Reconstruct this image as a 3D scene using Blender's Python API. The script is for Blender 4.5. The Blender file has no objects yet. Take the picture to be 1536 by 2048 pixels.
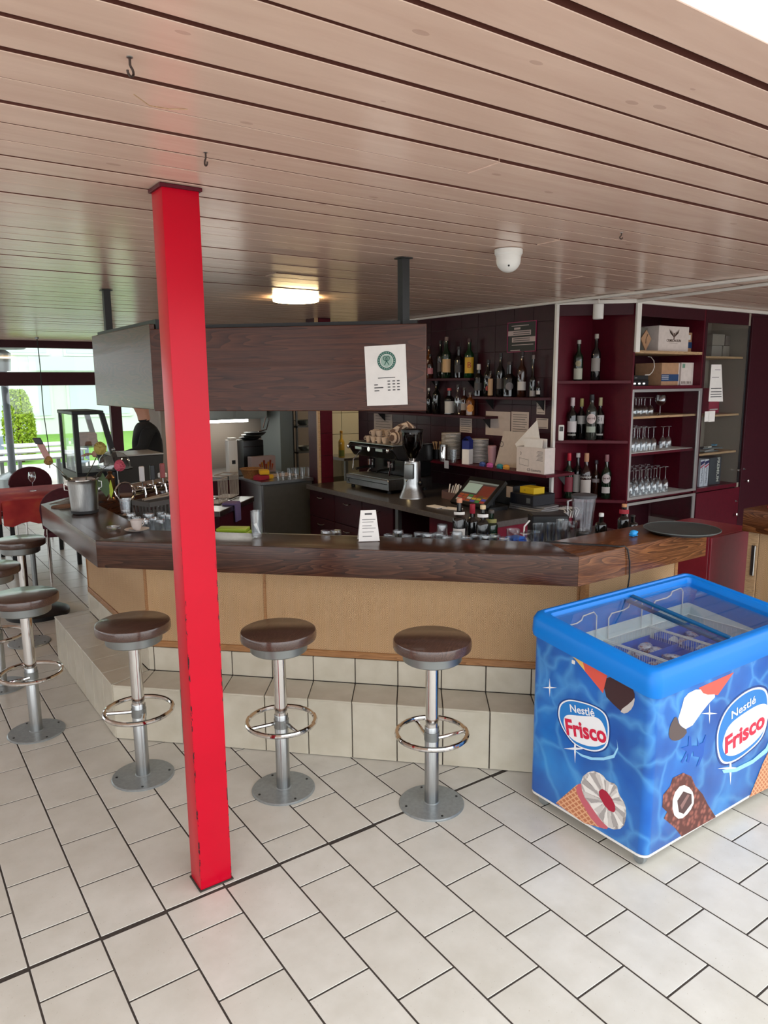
import bpy, bmesh, math, random
from mathutils import Vector, Matrix
random.seed(7)
scn = bpy.context.scene
COL = scn.collection
PI = math.pi

# ------------------------------------------------------------------ camera
# x runs along the ceiling planks, y runs away from the terrace, z up; the camera stands at the origin
F_PX, CAM_H = 1470.7, 1.844
RIGHT = Vector((0.81954, -0.57298, -0.00699))
DOWN = Vector((-0.10527, -0.13855, -0.98474))
FWD = Vector((0.56327, 0.80777, -0.17387))
cd = bpy.data.cameras.new('camera'); cam = bpy.data.objects.new('camera', cd); COL.objects.link(cam)
cam.matrix_world = Matrix(((RIGHT.x, -DOWN.x, -FWD.x, 0), (RIGHT.y, -DOWN.y, -FWD.y, 0), (RIGHT.z, -DOWN.z, -FWD.z, CAM_H), (0, 0, 0, 1)))
cd.sensor_fit = 'VERTICAL'; cd.sensor_height = 36.0; cd.lens = F_PX / 2048 * 36.0
cd.clip_start = 0.02; cd.clip_end = 300
scn.camera = cam

# ------------------------------------------------------------------ light
w = bpy.data.worlds.new('overcast_sky'); scn.world = w; w.use_nodes = True
bg = w.node_tree.nodes['Background']
bg.inputs['Color'].default_value = (0.93, 0.97, 1.0, 1); bg.inputs['Strength'].default_value = 1.0
scn.view_settings.view_transform = 'Standard'
scn.view_settings.look = 'None'
scn.view_settings.exposure = 1.5
scn.view_settings.gamma = 1.0
scn.view_settings.use_curve_mapping = False
scn.cycles.use_denoising = True
scn.cycles.max_bounces = 8
scn.cycles.transparent_max_bounces = 24
scn.cycles.sample_clamp_indirect = 6.0

# ------------------------------------------------------------------ geometry helpers
def ray(px, py):
    return FWD + RIGHT * ((px - 768) / F_PX) + DOWN * ((py - 1024) / F_PX)
def onX(px, py, X): v = ray(px, py); t = X / v.x; return Vector((X, v.y * t, CAM_H + v.z * t))
def onY(px, py, Y): v = ray(px, py); t = Y / v.y; return Vector((v.x * t, Y, CAM_H + v.z * t))
def onZ(px, py, Z): v = ray(px, py); t = (Z - CAM_H) / v.z; return Vector((v.x * t, v.y * t, Z))
def onD(px, py, K): v = ray(px, py); t = K / (v.x + v.y); return Vector((v.x * t, v.y * t, CAM_H + v.z * t))
def toPX(P):
    d = Vector(P) - Vector((0, 0, CAM_H)); z = d.dot(FWD)
    return (768 + F_PX * d.dot(RIGHT) / z, 1024 + F_PX * d.dot(DOWN) / z, z)

class MB:
    """collects shapes into one mesh"""
    def __init__(s): s.bm = bmesh.new(); s.m = 0; s.T = None
    def _v(s, co):
        co = Vector(co)
        return s.bm.verts.new(s.T @ co if s.T is not None else co)
    def face(s, pts):
        vs = [s._v(p) for p in pts]; f = s.bm.faces.new(vs); f.material_index = s.m; return f
    def box(s, x0, y0, z0, x1, y1, z1, bev=0, seg=1):
        v = [s._v(p) for p in ((x0,y0,z0),(x1,y0,z0),(x1,y1,z0),(x0,y1,z0),(x0,y0,z1),(x1,y0,z1),(x1,y1,z1),(x0,y1,z1))]
        fs = [s.bm.faces.new([v[i] for i in q]) for q in ((0,3,2,1),(4,5,6,7),(0,1,5,4),(1,2,6,5),(2,3,7,6),(3,0,4,7))]
        for f in fs: f.material_index = s.m
        if bev > 0:
            es = list({e for f in fs for e in f.edges})
            r = bmesh.ops.bevel(s.bm, geom=es, offset=bev, segments=seg, profile=0.6, affect='EDGES')
            for f in r['faces']: f.material_index = s.m; f.smooth = seg > 1
        return s
    def cbox(s, c, d, bev=0, seg=1):
        return s.box(c[0]-d[0]/2, c[1]-d[1]/2, c[2]-d[2]/2, c[0]+d[0]/2, c[1]+d[1]/2, c[2]+d[2]/2, bev, seg)
    def prism(s, poly, z0, z1, bev=0, seg=1):
        a = [s._v((x, y, z0)) for x, y in poly]; b = [s._v((x, y, z1)) for x, y in poly]; n = len(poly)
        fs = [s.bm.faces.new(a[::-1]), s.bm.faces.new(b)]
        for i in range(n): fs.append(s.bm.faces.new((a[i], a[(i+1) % n], b[(i+1) % n], b[i])))
        for f in fs: f.material_index = s.m
        if bev > 0:
            es = list({e for f in fs for e in f.edges})
            r = bmesh.ops.bevel(s.bm, geom=es, offset=bev, segments=seg, profile=0.6, affect='EDGES')
            for f in r['faces']: f.material_index = s.m; f.smooth = seg > 1
        return s
    def _sm(s, f):
        f.material_index = s.m; f.smooth = True
    def lathe(s, prof, n=24, c=(0, 0, 0), cap=True):
        rings = []
        for r, z in prof:
            if r < 1e-6: rings.append([s._v((c[0], c[1], c[2] + z))])
            else: rings.append([s._v((c[0] + r*math.cos(2*PI*k/n), c[1] + r*math.sin(2*PI*k/n), c[2] + z)) for k in range(n)])
        for A, B in zip(rings, rings[1:]):
            for k in range(n):
                q = []
                for vv in (A[k % len(A)], A[(k+1) % len(A)] if len(A) > 1 else None, B[(k+1) % len(B)] if len(B) > 1 else None, B[k % len(B)]):
                    if vv is not None and vv not in q: q.append(vv)
                if len(q) > 2: s._sm(s.bm.faces.new(q))
        if cap:
            if len(rings[0]) > 1: s.bm.faces.new(rings[0][::-1]).material_index = s.m
            if len(rings[-1]) > 1: s.bm.faces.new(rings[-1]).material_index = s.m
        return s
    def tube(s, pts, r, n=8, closed=False, rad=None):
        P = [Vector(p) for p in pts]; N = len(P); rings = []; up = None
        for i in range(N):
            if closed: t = (P[(i+1) % N] - P[i-1]).normalized()
            else: t = (P[min(i+1, N-1)] - P[max(i-1, 0)]).normalized()
            if up is None:
                up = Vector((0, 0, 1)) if abs(t.z) < 0.9 else Vector((1, 0, 0))
            a = (up - t * up.dot(t)).normalized(); b = t.cross(a); up = a
            rr = rad[i] if rad else r
            rings.append([s._v(P[i] + a*(rr*math.cos(2*PI*k/n)) + b*(rr*math.sin(2*PI*k/n))) for k in range(n)])
        pairs = list(zip(rings, rings[1:])) + ([(rings[-1], rings[0])] if closed else [])
        for A, B in pairs:
            for k in range(n):
                s._sm(s.bm.faces.new((A[k], A[(k+1) % n], B[(k+1) % n], B[k])))
        if not closed:
            s.bm.faces.new(rings[0][::-1]).material_index = s.m; s.bm.faces.new(rings[-1]).material_index = s.m
        return s
    def torus(s, c, R, r, n=40, k=8):
        return s.tube([(c[0] + R*math.cos(2*PI*i/n), c[1] + R*math.sin(2*PI*i/n), c[2]) for i in range(n)], r, k, True)
    def ball(s, c, r, sc=(1, 1, 1), u=12, v=8):
        return s._ball(c, r, sc, u, v)
    def _ball(s, c, r, sc, u, v):
        old = s.T; M = Matrix.Translation(Vector(c)) @ Matrix.Diagonal((sc[0], sc[1], sc[2], 1))
        s.T = M if old is None else old @ M
        s.lathe([(r*math.sin(PI*i/v) if 0 < i < v else 0, -r*math.cos(PI*i/v)) for i in range(v+1)], u)
        s.T = old; return s
    def at(s, M): s.T = M; return s
    def build(s, name, mats, parent=None, loc=None, rotz=0, smooth=35):
        bmesh.ops.recalc_face_normals(s.bm, faces=s.bm.faces)
        me = bpy.data.meshes.new(name); s.bm.to_mesh(me); s.bm.free()
        for m in (mats if isinstance(mats, (list, tuple)) else [mats]): me.materials.append(m)
        if smooth:
            me.set_sharp_from_angle(angle=math.radians(smooth))
        o = bpy.data.objects.new(name, me); COL.objects.link(o)
        if parent: o.parent = parent
        if loc is not None: o.location = loc
        if rotz: o.rotation_euler.z = rotz
        return o

def tag(o, label=None, cat=None, group=None, kind=None):
    if label: o['label'] = label
    if cat: o['category'] = cat
    if group: o['group'] = group
    if kind: o['kind'] = kind
    return o
def thing(name, label, cat, loc=(0, 0, 0), rotz=0, group=None):
    o = bpy.data.objects.new(name, None); COL.objects.link(o); o.empty_display_size = 0.05
    o.location = loc; o.rotation_euler.z = rotz
    return tag(o, label, cat, group)
def link_copy(o, parent, loc=None, rotz=None):
    c = o.copy(); COL.objects.link(c); c.parent = parent
    if loc is not None: c.location = loc
    if rotz is not None: c.rotation_euler.z = rotz
    return c
def dup(root, loc, rotz=0, label=None, group=None):
    r = root.copy(); COL.objects.link(r); r.location = loc; r.rotation_euler.z = rotz
    if label: r['label'] = label
    if group: r['group'] = group
    for ch in list(root.children):
        c = link_copy(ch, r)
        for g in list(ch.children): link_copy(g, c)
    return r
def text(s, size, mat, parent, M, name='lettering', ext=0.0004, off=0.0, align='CENTER', shear=0, spacing=1.0):
    cu = bpy.data.curves.new(name, 'FONT'); cu.body = s; cu.size = size; cu.extrude = ext; cu.offset = off
    cu.align_x = align; cu.align_y = 'CENTER'; cu.shear = shear; cu.resolution_u = 3; cu.space_character = spacing
    t = bpy.data.objects.new(name + '_curve', cu); COL.objects.link(t)
    dg = bpy.context.evaluated_depsgraph_get(); me = bpy.data.meshes.new_from_object(t.evaluated_get(dg))
    bpy.data.objects.remove(t); bpy.data.curves.remove(cu)
    me.name = name; me.materials.clear(); me.materials.append(mat)
    o = bpy.data.objects.new(name, me); COL.objects.link(o); o.parent = parent; o.matrix_local = M
    return o
def frameM(o, x, y):
    """matrix with local x and y axes along the given directions, origin o"""
    x = Vector(x).normalized(); y = Vector(y).normalized(); z = x.cross(y)
    return Matrix(((x.x, y.x, z.x, o[0]), (x.y, y.y, z.y, o[1]), (x.z, y.z, z.z, o[2]), (0, 0, 0, 1)))

# ------------------------------------------------------------------ materials
def srgb(r, g, b):
    f = lambda c: (c/255/12.92) if c/255 <= 0.04045 else ((c/255 + 0.055)/1.055)**2.4
    return (f(r), f(g), f(b), 1)
class NT:
    def __init__(s, name):
        s.mat = bpy.data.materials.new(name); s.mat.use_nodes = True; s.t = s.mat.node_tree
        s.b = s.t.nodes['Principled BSDF']; s.out = s.t.nodes['Material Output']
    def n(s, typ, **kw):
        nd = s.t.nodes.new(typ)
        for k, v in kw.items():
            if k.startswith('i_'): nd.inputs[k[2:].replace('_', ' ')].default_value = v
            else: setattr(nd, k, v)
        return nd
    def l(s, a, b): s.t.links.new(a, b)
    def coord(s, scale=(1, 1, 1), rnd=False):
        tc = s.n('ShaderNodeTexCoord'); mp = s.n('ShaderNodeMapping'); mp.inputs['Scale'].default_value = scale
        if rnd:
            oi = s.n('ShaderNodeObjectInfo'); ml = s.n('ShaderNodeMath', operation='MULTIPLY'); ml.inputs[1].default_value = 37.0
            s.l(oi.outputs['Random'], ml.inputs[0]); s.l(ml.outputs[0], mp.inputs['Location'])
        s.l(tc.outputs['Object'], mp.inputs['Vector']); return mp.outputs[0]
    def noise(s, vec, scale, detail=3, rough=0.5, dist=0):
        nd = s.n('ShaderNodeTexNoise'); nd.inputs['Scale'].default_value = scale; nd.inputs['Detail'].default_value = detail
        nd.inputs['Roughness'].default_value = rough; nd.inputs['Distortion'].default_value = dist
        s.l(vec, nd.inputs['Vector']); return nd.outputs['Fac']
    def ramp(s, fac, stops):
        r = s.n('ShaderNodeValToRGB'); e = r.color_ramp.elements
        while len(e) < len(stops): e.new(0.5)
        for k, (p, c) in enumerate(stops): e[k].position = p; e[k].color = c
        s.l(fac, r.inputs['Fac']); return r.outputs['Color']
    def math(s, op, a, b=None):
        m = s.n('ShaderNodeMath', operation=op)
        for i, v in enumerate((a, b)):
            if v is None: continue
            if isinstance(v, (int, float)): m.inputs[i].default_value = v
            else: s.l(v, m.inputs[i])
        return m.outputs[0]
    def mix(s, fac, a, b, mode='MIX'):
        m = s.n('ShaderNodeMix', data_type='RGBA', blend_type=mode)
        for sock, v in ((m.inputs[0], fac), (m.inputs[6], a), (m.inputs[7], b)):
            if isinstance(v, (int, float, tuple)): sock.default_value = v
            else: s.l(v, sock)
        return m.outputs[2]
    def bump(s, h, strength=0.2, dist=0.002):
        b = s.n('ShaderNodeBump'); b.inputs['Strength'].default_value = strength; b.inputs['Distance'].default_value = dist
        s.l(h, b.inputs['Height']); s.l(b.outputs[0], s.b.inputs['Normal'])
    def set(s, **kw):
        for k, v in kw.items(): s.b.inputs[k.replace('_', ' ')].default_value = v
        return s
def flat(name, col, rough=0.5, metal=0.0, spec=0.5, emis=None, es=0, coat=0):
    k = NT(name); k.set(Base_Color=col, Roughness=rough, Metallic=metal)
    k.b.inputs['Specular IOR Level'].default_value = spec
    if coat: k.b.inputs['Coat Weight'].default_value = coat; k.b.inputs['Coat Roughness'].default_value = 0.08
    if emis: k.b.inputs['Emission Color'].default_value = emis; k.b.inputs['Emission Strength'].default_value = es
    return k.mat
def speckle(name, col, amt=0.12, scale=40, rough=0.45, metal=0, bumps=0.0, spec=0.5, coat=0):
    """paint or plaster with a faint mottle"""
    k = NT(name); v = k.coord(rnd=True); f = k.noise(v, scale, 4)
    lo = tuple(c*(1-amt) for c in col[:3]) + (1,); hi = tuple(min(1, c*(1+amt)) for c in col[:3]) + (1,)
    k.l(k.ramp(f, [(0.3, lo), (0.7, hi)]), k.b.inputs['Base Color'])
    k.set(Roughness=rough, Metallic=metal); k.b.inputs['Specular IOR Level'].default_value = spec
    if coat: k.b.inputs['Coat Weight'].default_value = coat; k.b.inputs['Coat Roughness'].default_value = 0.1
    if bumps: k.bump(f, bumps, 0.002)
    return k.mat
def wood(name, dark, mid, light, rough=0.35, scale=1.0, axis='x', coat=0.0, bumpy=0.15, spec=0.5):
    k = NT(name)
    sc = {'x': (1.1, 14, 14), 'y': (14, 1.1, 14), 'z': (14, 14, 1.1)}[axis]; sc = tuple(c*scale for c in sc)
    v = k.coord(sc, rnd=True)
    big = k.noise(v, 0.55, 2, 0.5, 0.6); sep = k.math('MULTIPLY', big, 30.0); ring = k.math('FRACT', sep)
    fine = k.noise(k.coord(tuple(c*3 for c in sc), rnd=True), 3.0, 4, 0.6)
    f = k.math('ADD', k.math('MULTIPLY', ring, 0.36), k.math('MULTIPLY', fine, 0.62))
    k.l(k.ramp(f, [(0.2, dark), (0.5, mid), (0.85, light)]), k.b.inputs['Base Color'])
    k.set(Roughness=rough); k.b.inputs['Specular IOR Level'].default_value = spec
    if coat: k.b.inputs['Coat Weight'].default_value = coat; k.b.inputs['Coat Roughness'].default_value = 0.12
    k.bump(f, bumpy, 0.001)
    return k.mat
def glass(name, tint=(0.95, 0.97, 0.97, 1), refl=0.10, rough=0.02, dens=0.0):
    """thin glass: lets light straight through, mirrors at grazing angles"""
    k = NT(name); t = k.t
    tr = k.n('ShaderNodeBsdfTransparent'); tr.inputs[0].default_value = tint
    gl = k.n('ShaderNodeBsdfGlossy'); gl.inputs['Roughness'].default_value = rough; gl.inputs['Color'].default_value = (1, 1, 1, 1)
    lw = k.n('ShaderNodeLayerWeight'); lw.inputs['Blend'].default_value = 0.5
    f = k.math('ADD', k.math('MULTIPLY', k.math('POWER', lw.outputs['Facing'], 4.0), 0.85), refl)
    mx = k.n('ShaderNodeMixShader'); k.l(f, mx.inputs[0]); k.l(tr.outputs[0], mx.inputs[1]); k.l(gl.outputs[0], mx.inputs[2])
    k.l(mx.outputs[0], k.out.inputs['Surface']); t.nodes.remove(k.b)
    return k.mat

M = {}
# floor tile: cream stoneware, each tile a touch different
k = NT('cream_floor_tile'); v = k.coord(rnd=True); f = k.noise(v, 7, 5, 0.6); f2 = k.noise(v, 160, 2)
oi = k.n('ShaderNodeObjectInfo')
c = k.ramp(f, [(0.3, srgb(200, 195, 184)), (0.7, srgb(215, 211, 202))])
c = k.mix(k.math('MULTIPLY', oi.outputs['Random'], 0.25), c, srgb(194, 188, 175))
c = k.mix(k.math('GREATER_THAN', f2, 0.74), c, srgb(170, 160, 142))
k.l(c, k.b.inputs['Base Color']); k.set(Roughness=0.30); k.bump(f2, 0.04, 0.001); M['tile'] = k.mat
k = NT('cream_plinth_tile'); v = k.coord(rnd=True); f = k.noise(v, 9, 4)
k.l(k.ramp(f, [(0.3, srgb(188, 179, 160)), (0.7, srgb(203, 195, 178))]), k.b.inputs['Base Color']); k.set(Roughness=0.28); M['ptile'] = k.mat
M['grout'] = speckle('dark_grout', srgb(58, 50, 44), 0.3, 60, 0.9)
# ceiling planks: pink-beige gloss paint over knotty pine
k = NT('painted_pine_plank'); v = k.coord((1.2, 9, 9), rnd=True); f = k.noise(v, 2.2, 5, 0.6, 0.4)
vk = k.coord((10, 22, 22), rnd=True); vo = k.n('ShaderNodeTexVoronoi'); vo.inputs['Scale'].default_value = 0.4; k.l(vk, vo.inputs['Vector'])
knot = k.math('LESS_THAN', vo.outputs['Distance'], 0.085)
c = k.ramp(f, [(0.25, srgb(212, 180, 164)), (0.75, srgb(227, 198, 182))])
c = k.mix(k.math('MULTIPLY', knot, 0.3), c, srgb(140, 104, 88))
k.l(c, k.b.inputs['Base Color']); k.set(Roughness=0.22); k.b.inputs['Specular IOR Level'].default_value = 0.45; k.bump(f, 0.06, 0.002); M['plank'] = k.mat
M['plank_gap'] = flat('red_brown_gap', srgb(92, 47, 36), 0.7)
# red column with chipped paint
k = NT('red_gloss_paint'); tc = k.n('ShaderNodeTexCoord'); sx = k.n('ShaderNodeSeparateXYZ'); k.l(tc.outputs['Object'], sx.inputs[0])
ex = k.math('ABSOLUTE', sx.outputs[0]); ey = k.math('ABSOLUTE', sx.outputs[1])
edge = k.math('MULTIPLY', k.math('GREATER_THAN', ex, 0.0565), k.math('GREATER_THAN', ey, 0.0455))
low = k.math('LESS_THAN', sx.outputs[2], 1.3)
n1 = k.noise(k.coord((18, 18, 5)), 4.0, 4, 0.7); chip = k.math('MULTIPLY', k.math('MULTIPLY', edge, low), k.math('GREATER_THAN', n1, 0.55))
n2 = k.noise(k.coord((1, 1, 1)), 3.0, 3)
c = k.ramp(n2, [(0.3, srgb(188, 2, 34)), (0.7, srgb(198, 4, 38))]); c = k.mix(chip, c, srgb(45, 22, 22))
k.l(c, k.b.inputs['Base Color']); k.set(Roughness=0.32); n3 = k.noise(k.coord((1, 1, 1)), 120, 3); k.bump(n3, 0.12, 0.001); k.b.inputs['Specular IOR Level'].default_value = 0.25; M['redpaint'] = k.mat
M['barwood'] = wood('dark_stained_oak', srgb(34, 18, 12), srgb(64, 36, 24), srgb(96, 60, 42), 0.24, 1.1, 'x', 0.0, 0.10, 0.38)
M['barwood2'] = wood('lighter_stained_oak', srgb(54, 28, 16), srgb(100, 58, 32), srgb(146, 94, 56), 0.26, 1.1, 'x', 0.0, 0.10, 0.38)  # lighter, more orange oak tones for the right run and side counter
M['canopywood'] = wood('brown_oak_veneer', srgb(44, 20, 12), srgb(76, 40, 26), srgb(94, 54, 36), 0.32, 0.9, 'x', 0.0, 0.3, 0.35)
M['seatwood'] = wood('dark_seat_wood', srgb(48, 30, 25), srgb(76, 52, 43), srgb(104, 76, 64), 0.30, 2.0, 'x', 0.7)
M['trimwood'] = wood('golden_oak_trim', srgb(118, 76, 40), srgb(156, 108, 64), srgb(182, 132, 84), 0.45, 2.0, 'x')
M['lightwood'] = wood('pale_beech', srgb(150, 118, 84), srgb(186, 152, 114), srgb(204, 172, 134), 0.5, 2.0, 'x')
# woven cane panel, herringbone weave
k = NT('woven_cane'); tc = k.n('ShaderNodeTexCoord'); sx = k.n('ShaderNodeSeparateXYZ'); k.l(tc.outputs['Object'], sx.inputs[0])
fr = k.math('FRACT', k.math('DIVIDE', sx.outputs[0], 0.066)); tri = k.math('MULTIPLY', k.math('ABSOLUTE', k.math('SUBTRACT', fr, 0.5)), 0.066*2.4)
s_ = k.math('SINE', k.math('MULTIPLY', k.math('ADD', sx.outputs[2], tri), 2*PI/0.013))
s2_ = k.math('SINE', k.math('MULTIPLY', sx.outputs[0], 2*PI/0.009))
h = k.math('ADD', k.math('MULTIPLY', s_, 0.88), k.math('MULTIPLY', s2_, 0.12)); nz = k.noise(k.coord(), 5, 3)
hh = k.math('ADD', k.math('MULTIPLY', h, 0.35), 0.5)
c = k.ramp(hh, [(0.15, srgb(124, 88, 54)), (0.5, srgb(196, 156, 112)), (0.9, srgb(226, 190, 148))])
c = k.mix(k.math('MULTIPLY', nz, 0.25), c, srgb(186, 144, 96)); k.l(c, k.b.inputs['Base Color']); k.set(Roughness=0.6); k.bump(h, 0.5, 0.002); M['cane'] = k.mat
# metals
k = NT('brushed_steel'); f = k.noise(k.coord((60, 60, 1.5)), 6, 3); k.l(k.ramp(f, [(0.3, (0.36, 0.37, 0.37, 1)), (0.7, (0.50, 0.51, 0.51, 1))]), k.b.inputs['Base Color'])
k.set(Metallic=1.0, Roughness=0.28); M['steel'] = k.mat
M['chrome'] = flat('polished_chrome', (0.72, 0.70, 0.68, 1), 0.08, 1.0)
M['satin'] = flat('satin_grey_metal', (0.30, 0.32, 0.32, 1), 0.38, 0.9)
M['basegrey'] = speckle('grey_painted_steel', srgb(142, 147, 147), 0.10, 60, 0.32, 0.35)
M['ironblack'] = flat('black_iron', srgb(22, 22, 24), 0.5)
# burgundy family
M['wine'] = speckle('burgundy_paint', srgb(84, 14, 30), 0.10, 30, 0.42, spec=0.25)
M['winedark'] = speckle('dark_burgundy_paint', srgb(58, 18, 28), 0.10, 30, 0.45, spec=0.25)
M['winetile'] = speckle('aubergine_tile', srgb(54, 22, 31), 0.14, 12, 0.32, spec=0.2)
M['winegrout'] = flat('dusky_grout', srgb(66, 48, 52), 0.8)
M['gatered'] = speckle('brick_red_panel', srgb(140, 40, 52), 0.08, 20, 0.35)
M['white'] = flat('white_paint', srgb(226, 222, 216), 0.45)
M['whiteplastic'] = flat('white_plastic', srgb(224, 222, 218), 0.35)
M['paper'] = speckle('white_paper', srgb(232, 228, 224), 0.03, 20, 0.7)
M['black'] = flat('black_plastic', srgb(18, 18, 20), 0.35)
M['blackgloss'] = flat('gloss_black', srgb(12, 12, 14), 0.12)
M['rubber'] = flat('dark_rubber', srgb(34, 34, 36), 0.7)
M['ink'] = flat('print_ink', srgb(60, 58, 60), 0.7)
M['glass'] = glass('clear_glass')
M['glassware'] = glass('drinking_glass', (0.94, 0.955, 0.965, 1), 0.11)
M['pane'] = glass('window_pane', (0.95, 0.97, 0.97, 1), 0.04)
# ------------------------------------------------------------------ the setting
CEIL = 2.46
WALLX = 4.53            # tiled back wall behind the coffee machine
WALLY = 3.70            # cabinet wall on the right
WINY = 11.6             # glazed front at the far side
def struct(o): o['kind'] = 'structure'; return o

# floor: dark grout bed and single tiles, cut along the expansion joint at y = 2.355
TL, TW, J = 0.310, 0.2232, 0.0065
floor = struct(MB().box(-6, -5, -0.12, 12, WINY + 0.1, -0.0015).build('floor', M['grout']))
tiles = []
for v in range(-33, 34):
    x0 = 1.134 + TW*v
    if x0 < -6 or x0 > 9: continue
    half = 0.155 if v % 2 else 0.0
    for n in range(-30, 40):
        for lat in (0, 1):
            if lat == 0: ya = 1.881 - half - TL*(n+1); yb = ya + TL; yb = min(yb, 2.355 - 0.003); 
            else: ya = 2.512 + half + TL*(n-1); yb = ya + TL; ya = max(ya, 2.355 + 0.006)
            if lat == 0 and (ya > 2.35 or ya < -4.6): continue
            if lat == 1 and (yb < 2.36 or yb > WINY): continue
            if yb - ya < 0.012: continue
            cx, cy = x0 + TW/2, (ya + yb)/2
            # nothing of the floor shows under the bar island
            inside = cx > 1.08 and cx + cy > 4.98 and cy - cx < 4.0 and cy > 2.3 and cx < 3.3
            if inside and cy > 2.75: continue
            tiles.append((cx, cy, round(TW - J, 4), round(yb - ya - J, 4)))
def seen(t):
    P = [toPX((t[0] + a*t[2]/2, t[1] + b*t[3]/2, 0)) for a, b in ((-1, -1), (1, -1), (1, 1), (-1, 1))]
    if min(p[2] for p in P) < 0.3: return 0
    if max(p[0] for p in P) < 0 or min(p[0] for p in P) > 1536 or min(p[1] for p in P) > 2048: return 0
    a = 0
    for i in range(4): a += P[i][0]*P[(i+1) % 4][1] - P[(i+1) % 4][0]*P[i][1]
    return abs(a)/2
tiles.sort(key=seen, reverse=True)
cache = {}
for t in tiles[:300]:
    key = t[2:]
    if key not in cache:
        o = MB().box(-t[2]/2, -t[3]/2, -0.02, t[2]/2, t[3]/2, 0, 0.0012).build('tile', M['tile'], floor, smooth=0); cache[key] = o.data
        o.location = (t[0], t[1], 0)
    else:
        o = bpy.data.objects.new('tile', cache[key]); COL.objects.link(o); o.parent = floor; o.location = (t[0], t[1], 0)
mb = MB()
for t in tiles[300:]: mb.box(t[0]-t[2]/2, t[1]-t[3]/2, -0.02, t[0]+t[2]/2, t[1]+t[3]/2, 0)
tag(mb.build('distant_tiles', M['tile'], floor, smooth=0), kind='stuff')

# ceiling: roof slab, red-brown backing, one plank after the other
ceiling = struct(MB().box(-6, 1.35, CEIL + 0.03, 12, WINY + 0.4, CEIL + 0.35).build('ceiling', M['plank_gap']))
MB().box(-6, 0.86, CEIL + 0.0165, 12, WINY + 0.3, CEIL + 0.03).build('backing_board', M['plank_gap'], ceiling)
edges = [0.817, 0.941, 1.073, 1.208, 1.352, 1.495]
y = 1.495
rg = random.Random(3)
while y < WINY: y += 0.1432; edges.append(y)
butt = {5: 3.0, 6: 1.55, 8: 0.30, 11: 2.6, 14: -0.4, 18: 1.3, 9: 4.6, 22: 2.0, 26: 0.4, 3: 6.5, 16: 3.6}
for i, (a, b) in enumerate(zip(edges, edges[1:])):
    gap = [0.024, 0.016, 0.013, 0.019, 0.014, 0.021, 0.011, 0.012][i % 8] if i < 9 else rg.choice([0.008, 0.010, 0.011, 0.014])
    dz = rg.uniform(-0.0015, 0.0015)
    xs = [-6, butt[i], 9.0] if i in butt else [-6, 9.0]
    for s in range(len(xs) - 1):
        g2 = gap if s == 0 else gap*0.6
        MB().box(xs[s] + 0.001, a, CEIL + dz - (0.002 if s else 0), xs[s+1] - 0.0015, b - g2, CEIL + 0.016, 0.0012).build('plank', [M['plank'], M['plank_gap']], ceiling, smooth=0)
        for f_ in COL.objects[-1].data.polygons: f_.material_index = 1 if abs(f_.normal.y) > 0.9 and not (i == 0 and f_.normal.y < 0) else 0  # plank sides take the dark gap colour: shadow gaps put into the paint
# white ceiling beads over the back wall
mb = MB(); mb.box(WALLX - 0.035, 1.6, CEIL - 0.022, WALLX + 0.005, 7.2, CEIL - 0.002, 0.004)
struct(mb.build('trim_1', M['white']))
mb = MB(); mb.tube([(WALLX + 0.43, WALLY - 0.02, CEIL - 0.012), (WALLX + 0.24, 2.2, CEIL - 0.012)], 0.012, 6)
struct(mb.build('trim_2', M['white']))
mb = MB(); mb.box(WALLX + 0.4, WALLY - 0.03, CEIL - 0.03, 9, WALLY, CEIL - 0.002, 0.003)
mb.prism([(WALLX, 4.13), (WALLX - 0.02, 4.10), (WALLX + 0.40, WALLY - 0.03), (WALLX + 0.43, WALLY)], CEIL - 0.03, CEIL - 0.002)
struct(mb.build('trim_3', M['white']))

# tiled back wall: grout face with single aubergine tiles
wb = struct(MB().box(WALLX, 4.10, 0, WALLX + 0.15, 6.98, CEIL + 0.01).build('wall_back', M['winegrout']))
tmesh = None; TS = 0.222
for r in range(8):
    z0 = 2.095 - TS*(r - 1)
    for cidx in range(13):
        y0 = 4.125 + TS*cidx; y1 = min(y0 + TS, 6.98); z1 = min(z0 + TS, CEIL - 0.005)
        if z1 - z0 < 0.03 or z1 < 0.86: continue
        if y1 - y0 > TS - 0.01 and z1 - z0 > TS - 0.01:
            if tmesh is None:
                o = MB().box(-0.006, 0, 0, 0.002, TS - 0.004, TS - 0.004, 0.001).build('tile', M['winetile'], wb, smooth=0); tmesh = o.data
            else: o = bpy.data.objects.new('tile', tmesh); COL.objects.link(o); o.parent = wb
        else: o = MB().box(-0.006, 0, 0, 0.002, y1 - y0 - 0.004, z1 - z0 - 0.004, 0.001).build('tile', M['winetile'], wb, smooth=0)
        o.location = (WALLX, y0, z0)
# wall return beyond the tiles and the tiled pillar
struct(MB().box(5.6, 9.9, 0, 5.75, WINY, CEIL + 0.01).build('wall_side', M['winedark']))
pil = struct(MB().box(3.645, 6.34, 0, 3.80, 6.55, CEIL + 0.01).build('wall_pillar', M['winedark']))
for r in range(11):
    z0 = 0.02 + TS*r; z1 = min(z0 + TS, CEIL - 0.004)
    if z1 - z0 > 0.03: MB().box(3.662, 6.332, z0, 3.797, 6.342, z1 - 0.004, 0.001).build('tile', M['wine'], pil, smooth=0)
MB().box(3.630, 6.328, 0, 3.656, 6.36, CEIL, 0.002).build('edge_strip', M['lightwood'], pil)
# cabinet wall on the right, boxed in behind the niches
wr = struct(MB().box(4.70, 4.62, 0, 12, 4.74, CEIL + 0.01).build('wall_right', M['winedark']))
struct(MB().box(8.9, -1.0, 0, 9.05, 4.62, CEIL).build('wall_end', M['winedark']))
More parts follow.
